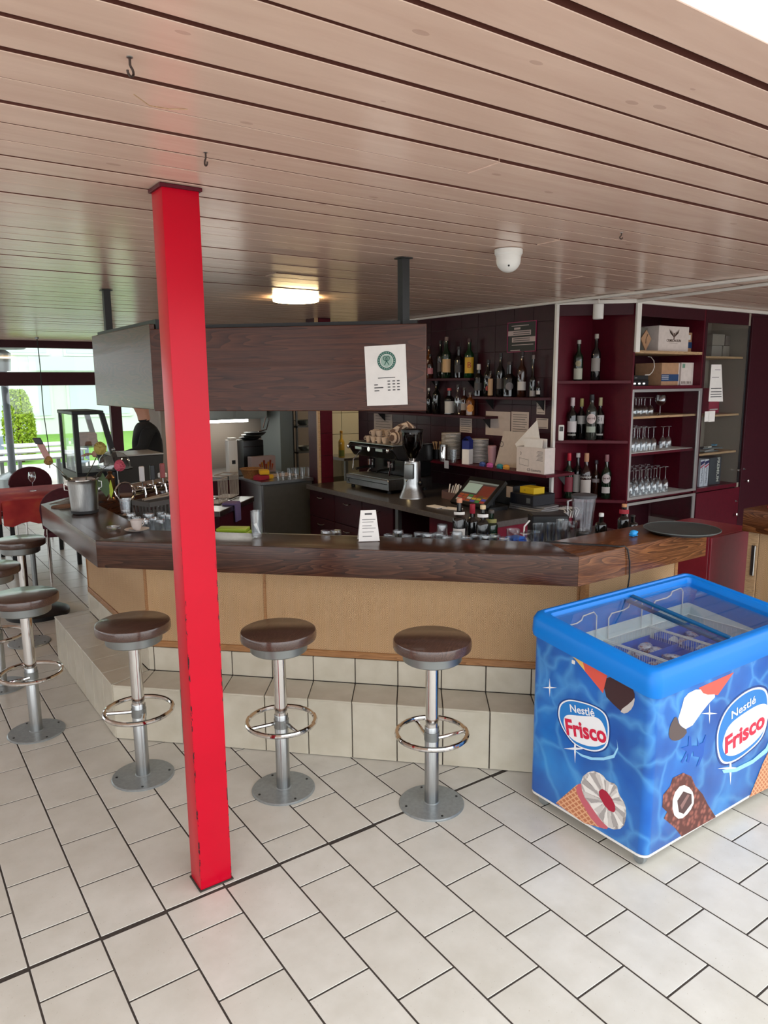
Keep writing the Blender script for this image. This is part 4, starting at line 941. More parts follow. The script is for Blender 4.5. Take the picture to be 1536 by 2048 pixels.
gd = gb('glass_door', GX0 + 0.02, WY - 0.008, 0.90, GX1 - 0.035, WY - 0.003, 2.32, 'pane', 0)
gb('door_edge', GX1 - 0.034, WY - 0.010, 0.90, GX1 - 0.012, WY - 0.001, 2.32, 'black', 0.001, gd)
o = MB(); o.T = Matrix.Translation((GX1 - 0.075 - GX0, -0.02, 1.02)) @ Matrix.Rotation(PI/2, 4, 'X'); o.lathe([(0.006, 0), (0.006, 0.012), (0.012, 0.016), (0.012, 0.026), (0, 0.028)], 12); o.build('knob', M['chrome'], gd)
ld = gb('lower_door', GX0 + 0.004, WY - 0.018, 0.02, GX1 - 0.004, WY - 0.001, 0.855, 'wine', 0.002)
def knob(par, base, px, py, Y, big=True):
    p = onY(px, py, Y); o = MB(); o.T = Matrix.Translation(p - Vector(base)) @ Matrix.Rotation(PI/2, 4, 'X')
    o.lathe([(0.006, 0), (0.006, 0.014), (0.015, 0.02), (0.016, 0.03), (0.009, 0.036), (0, 0.037)] if big else [(0.009, 0), (0.009, 0.006), (0.003, 0.007), (0.003, 0.02), (0, 0.02)], 14); o.build('knob' if big else 'lock', M['chrome'] if big else M['satin'], par)
knob(ld, (GX0, WY, 0), 1468, 1028, WY - 0.018); knob(ld, (GX0, WY, 0), 1471, 1002, WY - 0.018, False)
for i, (px0, px1, zz, hh, cc) in enumerate([(1422, 1442, 2.048, 0.10, (150, 142, 134)), (1444, 1470, 2.048, 0.10, (142, 134, 124)), (1422, 1446, 2.162, 0.10, (150, 140, 130)), (1448, 1466, 2.162, 0.09, (112, 102, 94))]):
    if zz > 2.1: zz = 2.1505
    t, w_, d_ = carton(['pale carton at the lower left on the top shelf of the glass cabinet', 'pale carton at the lower right on the top shelf of the glass cabinet', 'pale carton stacked upper left in the glass cabinet', 'darker carton stacked upper right in the glass cabinet'][i], onY(px0, 700, 3.9).x - 0.05, min(6.59, onY(px1, 700, 3.9).x - 0.05), 3.86, 4.03, zz - (0 if i < 2 else 0.0), hh, paint(cc))
binder = thing('red_binder', 'raspberry red binder behind the glass cabinet door', 'binder', (6.47, 3.93, 1.5385)); MB().box(-0.085, -0.03, 0, 0.085, 0.1, 0.23, 0.003).build('cover', paint((170, 50, 76)), binder); MB().box(-0.07, -0.0315, 0.03, 0.06, -0.0295, 0.04).build('spine_label', M['paper'], binder)
# calendar and notes fixed to the glass
cal = thing('calendar', 'long white printed calendar hanging on the glass cabinet door', 'calendar', (onY(1433, 730, WY - 0.01).x, WY - 0.0095, 1.66))
pts = [onY(*q, WY - 0.0095) - Vector(cal.location) for q in ((1423, 729), (1443, 729), (1446, 803), (1417, 803))]
mb = MB(); mb.face(pts); mb.face([p + Vector((0, 0.001, 0)) for p in pts]); mb.build('sheet', M['paper'], cal)
for q0, q1 in (((1430, 739), (1441, 740)), ((1424, 754), (1438, 755)), ((1422, 776), (1443, 777.5)), ((1422, 783), (1443, 784)), ((1421, 788), (1443, 789)), ((1421, 793), (1443, 794))):
    a, b = onY(*q0, WY - 0.0105) - Vector(cal.location), onY(*q1, WY - 0.0105) - Vector(cal.location)
    mb = MB(); mb.face([a, (b.x, b.y, a.z), b, (a.x, a.y, b.z)]); mb.build('print_line', M['ink'], cal)
for i, (a, b, lb) in enumerate((((1410, 823), (1417, 843), 'small left paper slip low on the glass cabinet door'), ((1418, 822), (1429, 843), 'small right paper slip low on the glass cabinet door'))):
    p, q = onY(*a, WY - 0.0095), onY(*b, WY - 0.0095); mb = MB(); mb.box(p.x, WY - 0.0100, q.z, q.x, WY - 0.0090, p.z); tag(mb.build('paper_slip', M['paper']), lb, 'paper')
# boxes in the lower glazed part
for i, (pa, pb, cc, lb, s) in enumerate(((1400, 1407.5, (208, 210, 220), 'slim white box with red and blue stripes, left of its twin', 'TechMicro'), (1408.5, 1416.5, (206, 208, 218), 'slim white box with red and blue stripes, right of its twin', 'Thermfilter'))):
    xa, xb = onY(pa, 950, WY + 0.05).x, onY(pb, 950, WY + 0.05).x
    t, w_, d_ = carton(lb, xa, xb, WY + 0.05, WY + 0.25, 0.895, 0.245, paint(cc)); text(s, 0.034, paint((30, 34, 60)), t, frameM((0, -d_ - 0.0008, 0.10), (0, 0, 1), (-1, 0, 0)), 'box_lettering', 0.0003)
    mb = MB(); mb.face([(-w_, -d_ - 0.0008, 0.19), (w_, -d_ - 0.0008, 0.215), (w_, -d_ - 0.0008, 0.235), (-w_, -d_ - 0.0008, 0.225)]); mb.build('navy_stripe', paint((30, 36, 90)), t)
    mb = MB(); mb.face([(-w_, -d_ - 0.0008, 0.165), (w_, -d_ - 0.0008, 0.195), (w_, -d_ - 0.0008, 0.205), (-w_, -d_ - 0.0008, 0.18)]); mb.build('red_stripe', paint((180, 40, 70)), t)
xa, xb = onY(1418, 950, WY + 0.06).x, onY(1441, 950, WY + 0.06).x
t, w_, d_ = carton('slate grey box lettered in white standing in the glass cabinet', xa, xb, WY + 0.06, WY + 0.28, 0.895, 0.25, paint((58, 66, 72)))
text('PREMIUM', 0.055, paint((205, 205, 195)), t, frameM((w_*0.45, -d_ - 0.0008, 0.135), (0, 0, -1), (1, 0, 0)), 'box_lettering', 0.0003, 0.001)
t = thing('paper_pile', 'untidy pile of papers and cards on the lower glass cabinet shelf', 'papers', (6.28, WY + 0.15, 1.1985))
for i, (dx, dy, wz, cc) in enumerate(((0, 0, 0, (96, 102, 100)), (-0.08, -0.02, 0.2, (150, 150, 146)), (0.06, 0.01, -0.3, (88, 96, 96)), (0.0, -0.03, 0.1, (206, 204, 198)), (0.12, -0.02, 0.4, (90, 150, 180)))):
    o = MB().box(-0.11 if i < 3 else -0.035, -0.07 if i < 3 else -0.02, 0.012*i, 0.11 if i < 3 else 0.035, 0.07 if i < 3 else 0.02, 0.012*i + 0.011).build('sheet_bundle', paint(cc), t, (dx, dy, 0), wz)
# tall door and blank wall front
td = thing('tall_cabinet', 'tall plain burgundy cabinet door at the right picture edge', 'cabinet', (6.63, WY, 0))
MB().box(0.004, -0.018, 0.02, 0.80, 0.0, 2.40, 0.002).build('door', M['winedark'], td); MB().box(0.002, 0.001, 0, 0.80, 0.36, 2.43).build('carcass', M['winedark'], td)
knob(td, (6.63, WY, 0), 1491, 961, WY - 0.018); knob(td, (6.63, WY, 0), 1487, 938, WY - 0.018, False)
tag(MB().box(0, 0, 0.0, 1.4, 0.35, CEIL - 0.03).build('cupboard_front', M['winedark'], None, (7.44, WY, 0)), 'plain burgundy cupboard front beyond the right picture edge', 'cupboard')
# ------------------------------------------------------------------ back counter along the tiled wall
BZ = 0.86
bx0 = 3.47
wt = thing('back_worktop', 'long dark worktop carrying the coffee machine and the till', 'worktop', (bx0, 3.75, 0))
M['darktop'] = speckle('dark_grey_worktop', srgb(58, 52, 50), 0.25, 50, 0.3)
M['topedge'] = speckle('grey_worktop_edge', srgb(92, 86, 84), 0.15, 40, 0.4)
MB().box(0.008, 0.008, BZ - 0.04, WALLX - 0.008 - bx0, 2.56, BZ, 0.002).build('slab', M['darktop'], wt)
MB().box(0, 0, BZ - 0.042, 0.0075, 2.56, BZ - 0.001, 0.001).build('edge_strip', M['topedge'], wt)
MB().box(0, 0, BZ - 0.042, WALLX - 0.1 - bx0, 0.0075, BZ - 0.001, 0.001).build('edge_strip', M['topedge'], wt)
def yX(px, X=3.5, py=1020): return onX(px, py, X).y
dc = thing('drawer_cabinet', 'dark burgundy drawer cabinet under the coffee machine', 'cabinet', (3.5, yX(786), 0))
y0 = yX(786); W_ = 6.30 - y0
MB().box(0.022, 0, 0.05, 0.9, W_, BZ - 0.045).build('carcass', M['winedark'], dc)
n = 3
for c_ in range(n):
    for r_ in range(3):
        a, b = W_*c_/n + 0.004, W_*(c_+1)/n - 0.004; za, zb = [(0.56, 0.81), (0.31, 0.552), (0.07, 0.302)][r_]
        d = MB().box(0.0, a, za, 0.02, b, zb, 0.002).build('drawer', M['winedark'], dc)
        MB().tube([(-0.004, (a+b)/2 - 0.05, zb - 0.05), (-0.022, (a+b)/2 - 0.045, zb - 0.055), (-0.024, (a+b)/2, zb - 0.06), (-0.022, (a+b)/2 + 0.045, zb - 0.055), (-0.004, (a+b)/2 + 0.05, zb - 0.05)], 0.005, 6).build('handle', M['chrome'], d)
tag(MB().box(-0.02, -0.02, 0, 0.02, 0.02, BZ - 0.043, 0.001).build('counter_leg', M['satin'], None, (3.52, y0 - 0.05, 0)), 'grey metal leg between the drawers and the open bay', 'leg support')
ud = thing('under_counter_cabinet', 'burgundy cabinet with one door under the till end of the back counter', 'cabinet', (3.5, 3.78, 0))
MB().box(0.022, 0, 0.05, 0.9, yX(858) - 3.78, BZ - 0.045).build('carcass', M['wine'], ud)
d = MB().box(0, 0.004, 0.07, 0.02, yX(858) - 3.784, BZ - 0.05, 0.002).build('door', M['wine'], ud)
MB().tube([(-0.004, 0.35, 0.74), (-0.02, 0.35, 0.735), (-0.02, 0.25, 0.735), (-0.004, 0.25, 0.74)], 0.005, 6).build('handle', M['chrome'], d)
MB().box(0.022, -0.014, 0.05, 0.9, -0.001, BZ - 0.045).build('end_panel', speckle('raspberry_panel', srgb(120, 16, 44), 0.08, 30, 0.4), ud)

# espresso machine
em = thing('espresso_machine', 'black and steel two group espresso machine on the back worktop', 'coffee machine', (3.72, 5.62, BZ))
W2 = 0.35
M['espblack'] = flat('machine_black', srgb(20, 20, 22), 0.22)
for fx, fy in ((0.05, -0.30), (0.05, 0.30), (0.45, -0.30), (0.45, 0.30)): MB().lathe([(0.02, 0), (0.016, 0.035)], 12, (fx, fy, 0)).build('foot', M['rubber'], em)
MB().box(0.0, -W2, 0.03, 0.50, W2, 0.125, 0.006).build('base', M['steel'], em)
MB().box(-0.004, -W2 + 0.01, 0.085, 0.0, W2 - 0.01, 0.092).build('base_groove', M['espblack'], em)
text('K', 0.06, M['espblack'], em, frameM((-0.001, W2 - 0.055, 0.066), (0, -1, 0), (0, 0, 1)), 'badge_lettering', 0.0005)
MB().box(0.02, -W2 + 0.03, 0.1255, 0.24, W2 - 0.03, 0.131).build('drip_grate', M['satin'], em)
MB().box(0.26, -W2 + 0.01, 0.126, 0.50, W2 - 0.01, 0.40, 0.01).build('rear_body', M['espblack'], em)
hd = MB(); hd.T = Matrix.Rotation(PI/2, 4, 'X'); hd.prism([(0.26, 0.27), (0.50, 0.27), (0.50, 0.425), (0.06, 0.425), (0.03, 0.40), (0.10, 0.30)], -W2 - 0.015, W2 + 0.015, 0.008); hd.build('head', M['espblack'], em)
MB().box(0.045, -W2 - 0.012, 0.4255, 0.49, W2 + 0.012, 0.434, 0.002).build('cup_tray', M['steel'], em)
for s_ in (-1, 1):
    g = MB().lathe([(0.034, 0.215), (0.036, 0.27), (0.03, 0.275)], 18, (0.17, s_*0.16, 0)).build('group_head', M['chrome'], em)
    pf = MB().lathe([(0.032, 0.185), (0.034, 0.214)], 18, (0.17, s_*0.16, 0)); pf.tube([(0.15, s_*0.16, 0.20), (0.05, s_*0.16, 0.195), (0.0, s_*0.17, 0.185)], 0.011, 8); pf.build('portafilter', M['espblack'], em)
    MB().tube([(0.16, s_*0.16, 0.186), (0.14, s_*0.165, 0.165), (0.135, s_*0.175, 0.15)], 0.006, 6).build('spout', M['chrome'], em)
    MB().box(0.028, s_*0.17 - 0.055, 0.368, 0.050, s_*0.17 + 0.055, 0.392).build('button_strip', M['steel'], em)
    MB().tube([(0.10, s_*0.30, 0.30), (0.06, s_*0.31, 0.26), (0.05, s_*0.30, 0.16)], 0.006, 6).build('steam_wand', M['chrome'], em)
    o = MB(); o.T = Matrix.Translation((0.04, s_*0.325, 0.385)) @ Matrix.Rotation(-PI/2, 4, 'Y'); o.lathe([(0.018, 0), (0.02, 0.03), (0.012, 0.034)], 14); o.build('steam_knob', M['chrome'], em)
o = MB(); o.T = Matrix.Translation((0.036, 0.0, 0.38)) @ Matrix.Rotation(-PI/2, 4, 'Y'); o.lathe([(0.022, 0), (0.022, 0.006), (0, 0.006)], 18); o.build('gauge', M['chrome'], em)
# cups on the cup tray
cupm = speckle('cream_porcelain', srgb(196, 176, 160), 0.06, 30, 0.3)
def cup(label, loc, grp, sc=1.0, mat=None, proto={}):
    key = (sc, mat)
    if key in proto: return dup(proto[key], loc, random.uniform(0, 6), label, grp)
    t = thing('coffee_cup', label, 'cup', loc, 0.4, grp)
    MB().lathe([(0.018*sc, 0), (0.019*sc, 0.003*sc), (0.026*sc, 0.02*sc), (0.032*sc, 0.05*sc), (0.033*sc, 0.055*sc), (0.030*sc, 0.054*sc), (0.024*sc, 0.022*sc), (0, 0.008*sc)], 20).build('bowl', mat or cupm, t)
    MB().tube([(0.030*sc, 0, 0.044*sc), (0.044*sc, 0, 0.046*sc), (0.050*sc, 0, 0.034*sc), (0.042*sc, 0, 0.022*sc), (0.026*sc, 0, 0.019*sc)], 0.0035*sc, 6).build('handle', mat or cupm, t)
    proto[key] = t; return t
for i in range(4):
    for j in range(3):
        for lv in range(2 if (i + j) % 3 else 1):
            cup('cream coffee cup in the crowd on top of the espresso machine', (3.72 + 0.13 + j*0.09, 5.50 + i*0.09, BZ + 0.4345 + lv*0.056), 'cups on the espresso machine')
tw = thing('tea_towel', 'striped tea towel bundled over the cups on the espresso machine', 'towel', (3.86, 5.36, BZ + 0.4345))
k = NT('striped_towel'); wv = k.n('ShaderNodeTexWave'); wv.inputs['Scale'].default_value = 12; wv.inputs['Distortion'].default_value = 2; k.l(k.coord(), wv.inputs['Vector']); k.l(k.ramp(wv.outputs['Color'], [(0.35, srgb(96, 74, 66)), (0.6, srgb(196, 178, 166))]), k.b.inputs['Base Color']); k.set(Roughness=0.9)
mb = MB(); mb.ball((0, -0.02, 0.06), 0.06, (0.9, 1.2, 1.0), 12, 8); mb.build('bundle', k.mat, tw); MB().tube([(0.0, 0.03, 0.10), (0.02, -0.05, 0.145), (0.04, -0.14, 0.18), (0.05, -0.20, 0.15), (0.05, -0.22, 0.08)], 0.03, 8, rad=[0.035, 0.035, 0.03, 0.028, 0.02]).build('fold', k.mat, tw)
# coffee grinder
gp = (3.80, 5.02, BZ)
gr = thing('coffee_grinder', 'silver coffee grinder with dark bean hopper beside the espresso machine', 'coffee grinder', gp, PI + 0.6)
MB().lathe([(0.115, 0), (0.112, 0.012), (0.085, 0.07), (0.075, 0.12), (0.070, 0.30), (0.066, 0.315), (0, 0.315)], 28).build('base', M['alu2'] if 'alu2' in M else M['steel'], gr)
MB().lathe([(0.028, 0.315), (0.028, 0.345)], 16).build('collar', M['chrome'], gr)
k = glass('smoked_hopper', (0.16, 0.13, 0.12, 1), 0.05)
MB().lathe([(0.03, 0.34), (0.05, 0.37), (0.085, 0.44), (0.092, 0.54), (0.092, 0.57)], 24, cap=False).build('hopper', k, gr)
MB().lathe([(0.02, 0.36), (0.06, 0.41), (0.078, 0.46), (0, 0.475)], 20).build('coffee_beans', speckle('coffee_beans', srgb(44, 26, 18), 0.4, 120, 0.5, bumps=0.6), gr)
MB().lathe([(0.097, 0.565), (0.097, 0.585), (0.05, 0.592), (0, 0.592)], 24).build('hopper_lid', M['black'], gr)
o = MB(); o.T = Matrix.Translation((0.02, 0.078, 0.13)) @ Matrix.Rotation(-PI/2, 4, 'X'); o.lathe([(0.022, -0.01), (0.022, 0.012), (0.018, 0.016), (0, 0.016)], 18); o.build('dial', M['black'], gr)
MB().box(0.055, -0.04, 0.17, 0.10, 0.04, 0.30, 0.01, 2).build('dosing_chamber', M['satin'], gr)
MB().tube([(0.11, 0.0, 0.17), (0.15, 0.0, 0.16), (0.16, 0, 0.17)], 0.006, 6).build('fork', M['steel'], gr)
# milk jug and steel canister beside it
def jug(name, label, loc, h, r, mat, cat='jug'):
    t = thing(name, label, cat, loc, 0.8); MB().lathe([(r, 0), (r*1.02, h*0.1), (r*0.98, h*0.5), (r*0.78, h*0.85), (r*0.85, h), (r*0.8, h), (r*0.72, h*0.84), (0, h*0.05)], 20, cap=False).build('vessel', mat, t)
    MB().tube([(r*0.8, 0, h*0.85), (r*1.5, 0, h*0.8), (r*1.6, 0, h*0.4), (r, 0, h*0.2)], 0.004, 6).build('handle', mat, t); return t
jug('milk_jug', 'steel milk jug on the plate shelf beside the grinder hopper', (4.33, onX(857, 900, 4.33).y, ZP + 0.0005), 0.13, 0.045, M['steel'])
def tumbler(label, loc, h, r, grp=None, name='tumbler', inv=False, mat=None, proto={}):
    key = (h, r, inv, name)
    if key in proto: return dup(proto[key], loc, 0, label, grp)
    t = thing(name, label, 'glass', loc, 0, grp); s = (lambda z: h - z) if inv else (lambda z: z)
    MB().lathe([(a, s(z)) for a, z in [(r*0.80, 0), (r*0.82, 0.004), (r, h), (r*0.94, h), (r*0.78, 0.014), (0, 0.012)]], 18, cap=False).build('glass_wall', mat or M['glassware'], t)
    MB().lathe([(a, s(z)) for a, z in [(0, 0.0005), (r*0.78, 0.0005), (r*0.77, 0.011), (0, 0.0115)]], 18, cap=False).build('glass_base', mat or M['glassware'], t)
    proto[key] = t; return t
# on the plate shelf
XP = 4.33
t = thing('utensil_pot', 'dark pot of wooden spoons on the plate shelf', 'pot', (XP, onX(874, 900, XP).y, ZP + 0.0005)); MB().lathe([(0.04, 0), (0.045, 0.09), (0.04, 0.09), (0.036, 0.01), (0, 0.01)], 18, cap=False).build('pot_wall', M['ironblack'], t)
for i in range(5):
    a = i*1.3; MB().tube([(0.01*math.cos(a), 0.01*math.sin(a), 0.02), (0.03*math.cos(a), 0.03*math.sin(a), 0.13), (0.036*math.cos(a), 0.036*math.sin(a), 0.16)], 0.004, 6, rad=[0.003, 0.004, 0.010]).build('spoon', M['lightwood'], t)
t = thing('steel_canister', 'polished steel canister in front of the plates', 'canister', (4.27, onX(887, 900, 4.27).y, ZP + 0.0005)); MB().lathe([(0.038, 0), (0.038, 0.14), (0.036, 0.145), (0, 0.145)], 20).build('canister_wall', M['chrome'], t); MB().lathe([(0.039, 0.13), (0.039, 0.147), (0, 0.15)], 20).build('lid', M['steel'], t)
tumbler('small tumbler between the steel canister and the milk carton', (4.26, onX(907, 900, 4.26).y, ZP + 0.0005), 0.11, 0.03)
plm = speckle('off_white_plate', srgb(230, 222, 214), 0.04, 30, 0.3); pmesh = None
for lab, px, xx, n_, grp in (('white plate in the left, taller stack on the plate shelf', 902, 4.41, 20, 'plates in the left stack'), ('white plate in the right stack on the plate shelf', 957, 4.42, 17, 'plates in the right stack')):
    yy = onX(px, 900, xx).y
    for i in range(n_):
        if pmesh is None: o = MB().lathe([(0.05, 0), (0.055, 0.004), (0.086, 0.006), (0.090, 0.007), (0.090, 0.0115), (0.055, 0.0075), (0, 0.0065)], 28).build('plate', plm); pmesh = o.data
        else: o = bpy.data.objects.new('plate', pmesh); COL.objects.link(o)
        o.location = (xx, yy, ZP + 0.0005 + i*0.0122); tag(o, lab, 'plate', grp)
t = thing('milk_carton', 'white milk carton with blue top between the plate stacks', 'carton', (4.26, onX(935, 900, 4.26).y, ZP + 0.0005), 0.3); MB().box(-0.035, -0.035, 0, 0.035, 0.035, 0.13, 0.002).build('lower_body', M['paper'], t); MB().box(-0.035, -0.035, 0.13, 0.035, 0.035, 0.205, 0.002).build('blue_band', paint((30, 44, 120)), t)
mb = MB(); mb.prism([(-0.035, -0.035), (0.035, -0.035), (0.035, 0.035), (-0.035, 0.035)], 0.205, 0.206); mb.face([(-0.035, -0.035, 0.206), (0.035, -0.035, 0.206), (0.035, 0, 0.24), (-0.035, 0, 0.24)]); mb.face([(-0.035, 0.035, 0.206), (0.035, 0.035, 0.206), (0.035, 0, 0.24), (-0.035, 0, 0.24)]); mb.build('gable_top', paint((30, 44, 120)), t)
t = thing('pink_cup_stack', 'stack of pinkish paper cups beside the right plates', 'cups', (4.40, onX(984, 900, 4.40).y, ZP + 0.0005)); MB().lathe([(0.028, 0), (0.036, 0.10), (0.037, 0.16), (0.03, 0.165), (0, 0.165)], 16).build('cup_body', paint((176, 130, 136)), t); MB().lathe([(0.038, 0.150), (0.038, 0.156)], 16, cap=False).build('cup_rim', paint((196, 160, 160)), t)
for i, (px, cc, lb) in enumerate(((965, (60, 84, 150), 'small blue packet on the plate shelf edge'), (980, (196, 90, 160), 'small pink packet on the plate shelf edge'), (1000, (40, 130, 140), 'small teal packet on the plate shelf edge'), (1013, (214, 150, 60), 'small orange packet next to the white carton'))):
    o = MB(); o.ball((0, 0, 0.02), 0.02, (1.0, 1.9, 1.0), 8, 6); o.box(-0.012, -0.03, 0, 0.012, 0.03, 0.012, 0.003); tag(o.build('sweet_packet', paint(cc), None, (4.24, onX(px, 925, 4.24).y, ZP + 0.0005)), lb, 'packet')
fl = thing('leaflet', 'pale leaflet with a round stamp leaning behind the white carton', 'leaflet', (4.30, onX(1005, 925, 4.30).y, ZP + 0.0005))
pts = [onX(*q, 4.36) for q in ((990, 908), (1036, 908), (1052, 864), (1008, 862))]; b0 = Vector(fl.location)
mb = MB(); q = [p - b0 for p in pts]; q[0].z = q[1].z = 0.0005; mb.face(q); mb.face([p + Vector((0.0015, 0, 0)) for p in q]); mb.build('sheet', speckle('pale_paper', srgb(196, 182, 170), 0.04, 30, 0.8), fl)
c0 = onX(1003, 888, 4.358) - b0; MB().tube([(c0.x, c0.y + 0.022*math.cos(2*PI*i/16), c0.z + 0.022*math.sin(2*PI*i/16)) for i in range(16)], 0.0022, 4, True).build('stamp_print', M['ink'], fl)
wbx = thing('paper_carton', 'open white carton of envelopes at the end of the plate shelf', 'box', (4.225, 4.045, ZP + 0.0005)); hb = 0.20
wy0, wy1 = onX(1030, 940, 4.21).y, onX(1086, 940, 4.21).y; wl = (wy0 - wy1); wbx.location.y = (wy0 + wy1)/2
for nm, q in (('front_wall', (0, -wl/2, 0, 0.003, wl/2, hb)), ('back_wall', (0.11, -wl/2, 0, 0.113, wl/2, hb)), ('side_wall', (0.003, wl/2 - 0.003, 0, 0.11, wl/2, hb)), ('side_wall', (0.003, -wl/2, 0, 0.11, -wl/2 + 0.003, hb)), ('floor_board', (0.003, -wl/2 + 0.003, 0, 0.11, wl/2 - 0.003, 0.003))): MB().box(*q).build(nm, cardw, wbx)
text('C5 Couverts', 0.028, M['ink'], wbx, frameM((-0.0008, -0.04, 0.022), (0, -1, 0), (0, 0, 1)), 'carton_lettering', 0.0003)
text('3', 0.035, M['ink'], wbx, frameM((-0.0008, wl/2 - 0.045, 0.145), (0, -1, 0), (0, 0, 1)), 'carton_lettering', 0.0003)
MB().tube([(-0.001, wl/2 - 0.03, 0.06), (-0.001, wl/2 - 0.03, 0.11), (-0.001, wl/2 - 0.13, 0.10), (-0.001, wl/2 - 0.13, 0.05)], 0.001, 4, True).build('envelope_drawing', M['ink'], wbx)
for i in range(8): MB().box(-0.0012, -wl/2 + 0.02, 0.10 + i*0.010, 0, -wl/2 + 0.085 - (i % 3)*0.008, 0.1025 + i*0.010).build('print_line', M['ink'], wbx)
for i, (dx, ya, yb, h_, mt) in enumerate(((0.02, -0.10, 0.09, 0.26, M['paper']), (0.035, -0.09, 0.08, 0.255, card), (0.05, -0.12, 0.10, 0.265, M['paper']))):
    tag(MB().box(0, ya, 0, 0.004, yb, h_).build('envelope', mt, None, (4.225 + dx, wbx.location.y, ZP + 0.004)), ['front white envelope standing in the open carton', 'brown envelope standing in the open carton', 'rear white envelope standing in the open carton'][i], 'envelope')
o = MB(); pp = [onX(*q, 4.31) for q in ((1030, 888), (1080, 880), (1074, 840))]; b0 = Vector((4.31, wbx.location.y, ZP + 0.004)); qq = [p - b0 for p in pp] + [Vector((0, -0.10, 0)), Vector((0, 0.10, 0))]
o.face([qq[0], qq[4], qq[3], qq[1], qq[2]]); o.face([v + Vector((0.002, 0, 0)) for v in (qq[0], qq[4], qq[3], qq[1], qq[2])]); tag(o.build('folded_paper', M['paper'], None, b0), 'tall folded white paper poking out of the open carton', 'paper')
p_ = onX(893, 934, WALLX - 0.006 - 0.3265); tag(MB().box(-0.001, -0.03, -0.035, 0.0, 0.03, 0.035).build('shelf_tag', M['paper'], None, (p_.x, p_.y, ZP - 0.018)), 'white paper tag hanging from the plate shelf edge', 'tag')
# papers and notices on the wall
def wall_paper(name, label, a, b, mat, cat='paper', lines=0, x=WALLX - 0.0085):
    p, q = onX(*a, x), onX(*b, x); t = thing(name, label, cat, (x, (p.y+q.y)/2, (p.z+q.z)/2)); hy, hz = abs(p.y-q.y)/2, abs(p.z-q.z)/2
    MB().box(-0.0015, -hy, -hz, 0.0, hy, hz).build('sheet', mat, t)
    for i in range(lines): MB().box(-0.0022, -hy*0.8 + (0.2*hy if i % 3 == 2 else 0), hz*(0.75 - 1.5*i/max(1, lines-1)) - 0.0025, -0.0014, hy*0.8, hz*(0.75 - 1.5*i/max(1, lines-1)) + 0.0015).build('print_line', M['ink'], t)
    return t, hy, hz
dull = speckle('dull_paper', srgb(190, 174, 164), 0.04, 20, 0.8)
wall_paper('notice', 'large blank sheet pinned to the tiles left of its lined neighbour', (972, 822), (1020, 873), dull)
wall_paper('notice', 'lined notice pinned to the tiles right of the blank sheet', (1023, 823), (1057, 870), dull, lines=8)
wall_paper('notice', 'small upper note beside the white cable post', (1074, 799), (1090, 829), dull, lines=4)
wall_paper('notice', 'small lower note beside the white cable post', (1073, 836), (1096, 858), dull, lines=2)
wall_paper('notice', 'printed note hanging over the milk carton', (920, 836), (944, 866), dull, lines=6)
wall_paper('notice', 'printed sheet on the tiles behind the espresso machine', (748, 826), (785, 872), dull, lines=7)
t, hy, hz = wall_paper('framed_notice', 'black notice in a magenta frame high on the tiled wall', (1017, 647), (1071, 701), paint((26, 24, 26)), 'sign')
for nm, q in (('frame_bar', (-0.006, -hy - 0.006, -hz - 0.006, 0, hy + 0.006, -hz)), ('frame_bar', (-0.006, -hy - 0.006, hz, 0, hy + 0.006, hz + 0.006)), ('frame_bar', (-0.006, -hy - 0.006, -hz, 0, -hy, hz)), ('frame_bar', (-0.006, hy, -hz, 0, hy + 0.006, hz))): MB().box(*q).build(nm, paint((150, 40, 86)), t)
gy = paint((190, 172, 172))
MB().box(-0.0028, -hy*0.66, hz*0.10, -0.0016, hy, hz*0.44).build('white_band', gy, t); MB().box(-0.0028, -hy, -hz*0.36, -0.0016, hy*0.70, -hz*0.02).build('white_band', gy, t)
for z_ in (0.34, 0.2, -0.12, -0.26): MB().box(-0.0034, -hy*0.6, hz*z_ - 0.003, -0.0028, hy*0.6, hz*z_ + 0.003).build('print_line', M['ink'], t)
for z_, a_, b_ in ((0.78, -0.5, 0.75), (-0.55, -0.85, 0.7), (-0.92, 0.1, 0.8)): MB().box(-0.0026, hy*a_, hz*z_ - 0.003, -0.0016, hy*b_, hz*z_ + 0.003).build('print_line', gy, t)
MB().box(-0.0026, hy*0.1, hz*0.52, -0.0016, hy*0.55, hz*0.66).build('print_block', gy, t)
# till
tl_ = thing('till_screen', 'black touchscreen till showing coloured buttons, leaning on the back worktop', 'till', (3.86, 4.20, BZ))
b0 = Vector(tl_.location)
c4 = [onX(909, 1015, 3.80), onX(974, 1021, 3.80), onX(1006, 961, 4.02), onX(932, 951, 4.02)]
c4[0].z = c4[1].z = BZ + 0.03; zt2 = (c4[2].z + c4[3].z)/2; c4[2].z = c4[3].z = zt2; c4[0].y = c4[3].y = (c4[0].y + c4[3].y)/2; c4[1].y = c4[2].y = (c4[1].y + c4[2].y)/2
c4 = [p - b0 for p in c4]; nrm = (c4[1]-c4[0]).cross(c4[3]-c4[0]).normalized(); nrm = nrm if nrm.x < 0 else -nrm
mb = MB(); f = c4; bk = [p - nrm*0.03 for p in c4]; vs = [mb._v(p) for p in f + bk]
for q in ((0, 1, 2, 3), (7, 6, 5, 4), (0, 4, 5, 1), (1, 5, 6, 2), (2, 6, 7, 3), (3, 7, 4, 0)): mb.bm.faces.new([vs[i] for i in q])
mb.build('bezel', M['black'], tl_)
def uv(u, v, d=0.001): return c4[0] + (c4[1]-c4[0])*u + (c4[3]-c4[0])*v + nrm*d
def scr(name, u0, v0, u1, v1, col, es=0.10, d=0.0015):
    mb = MB(); mb.face([uv(u0, v0, d), uv(u1, v0, d), uv(u1, v1, d), uv(u0, v1, d)]); c_ = srgb(*col); mb.build(name, flat('screen_%d_%d_%d' % col, c_, 0.3, emis=c_, es=es), tl_)
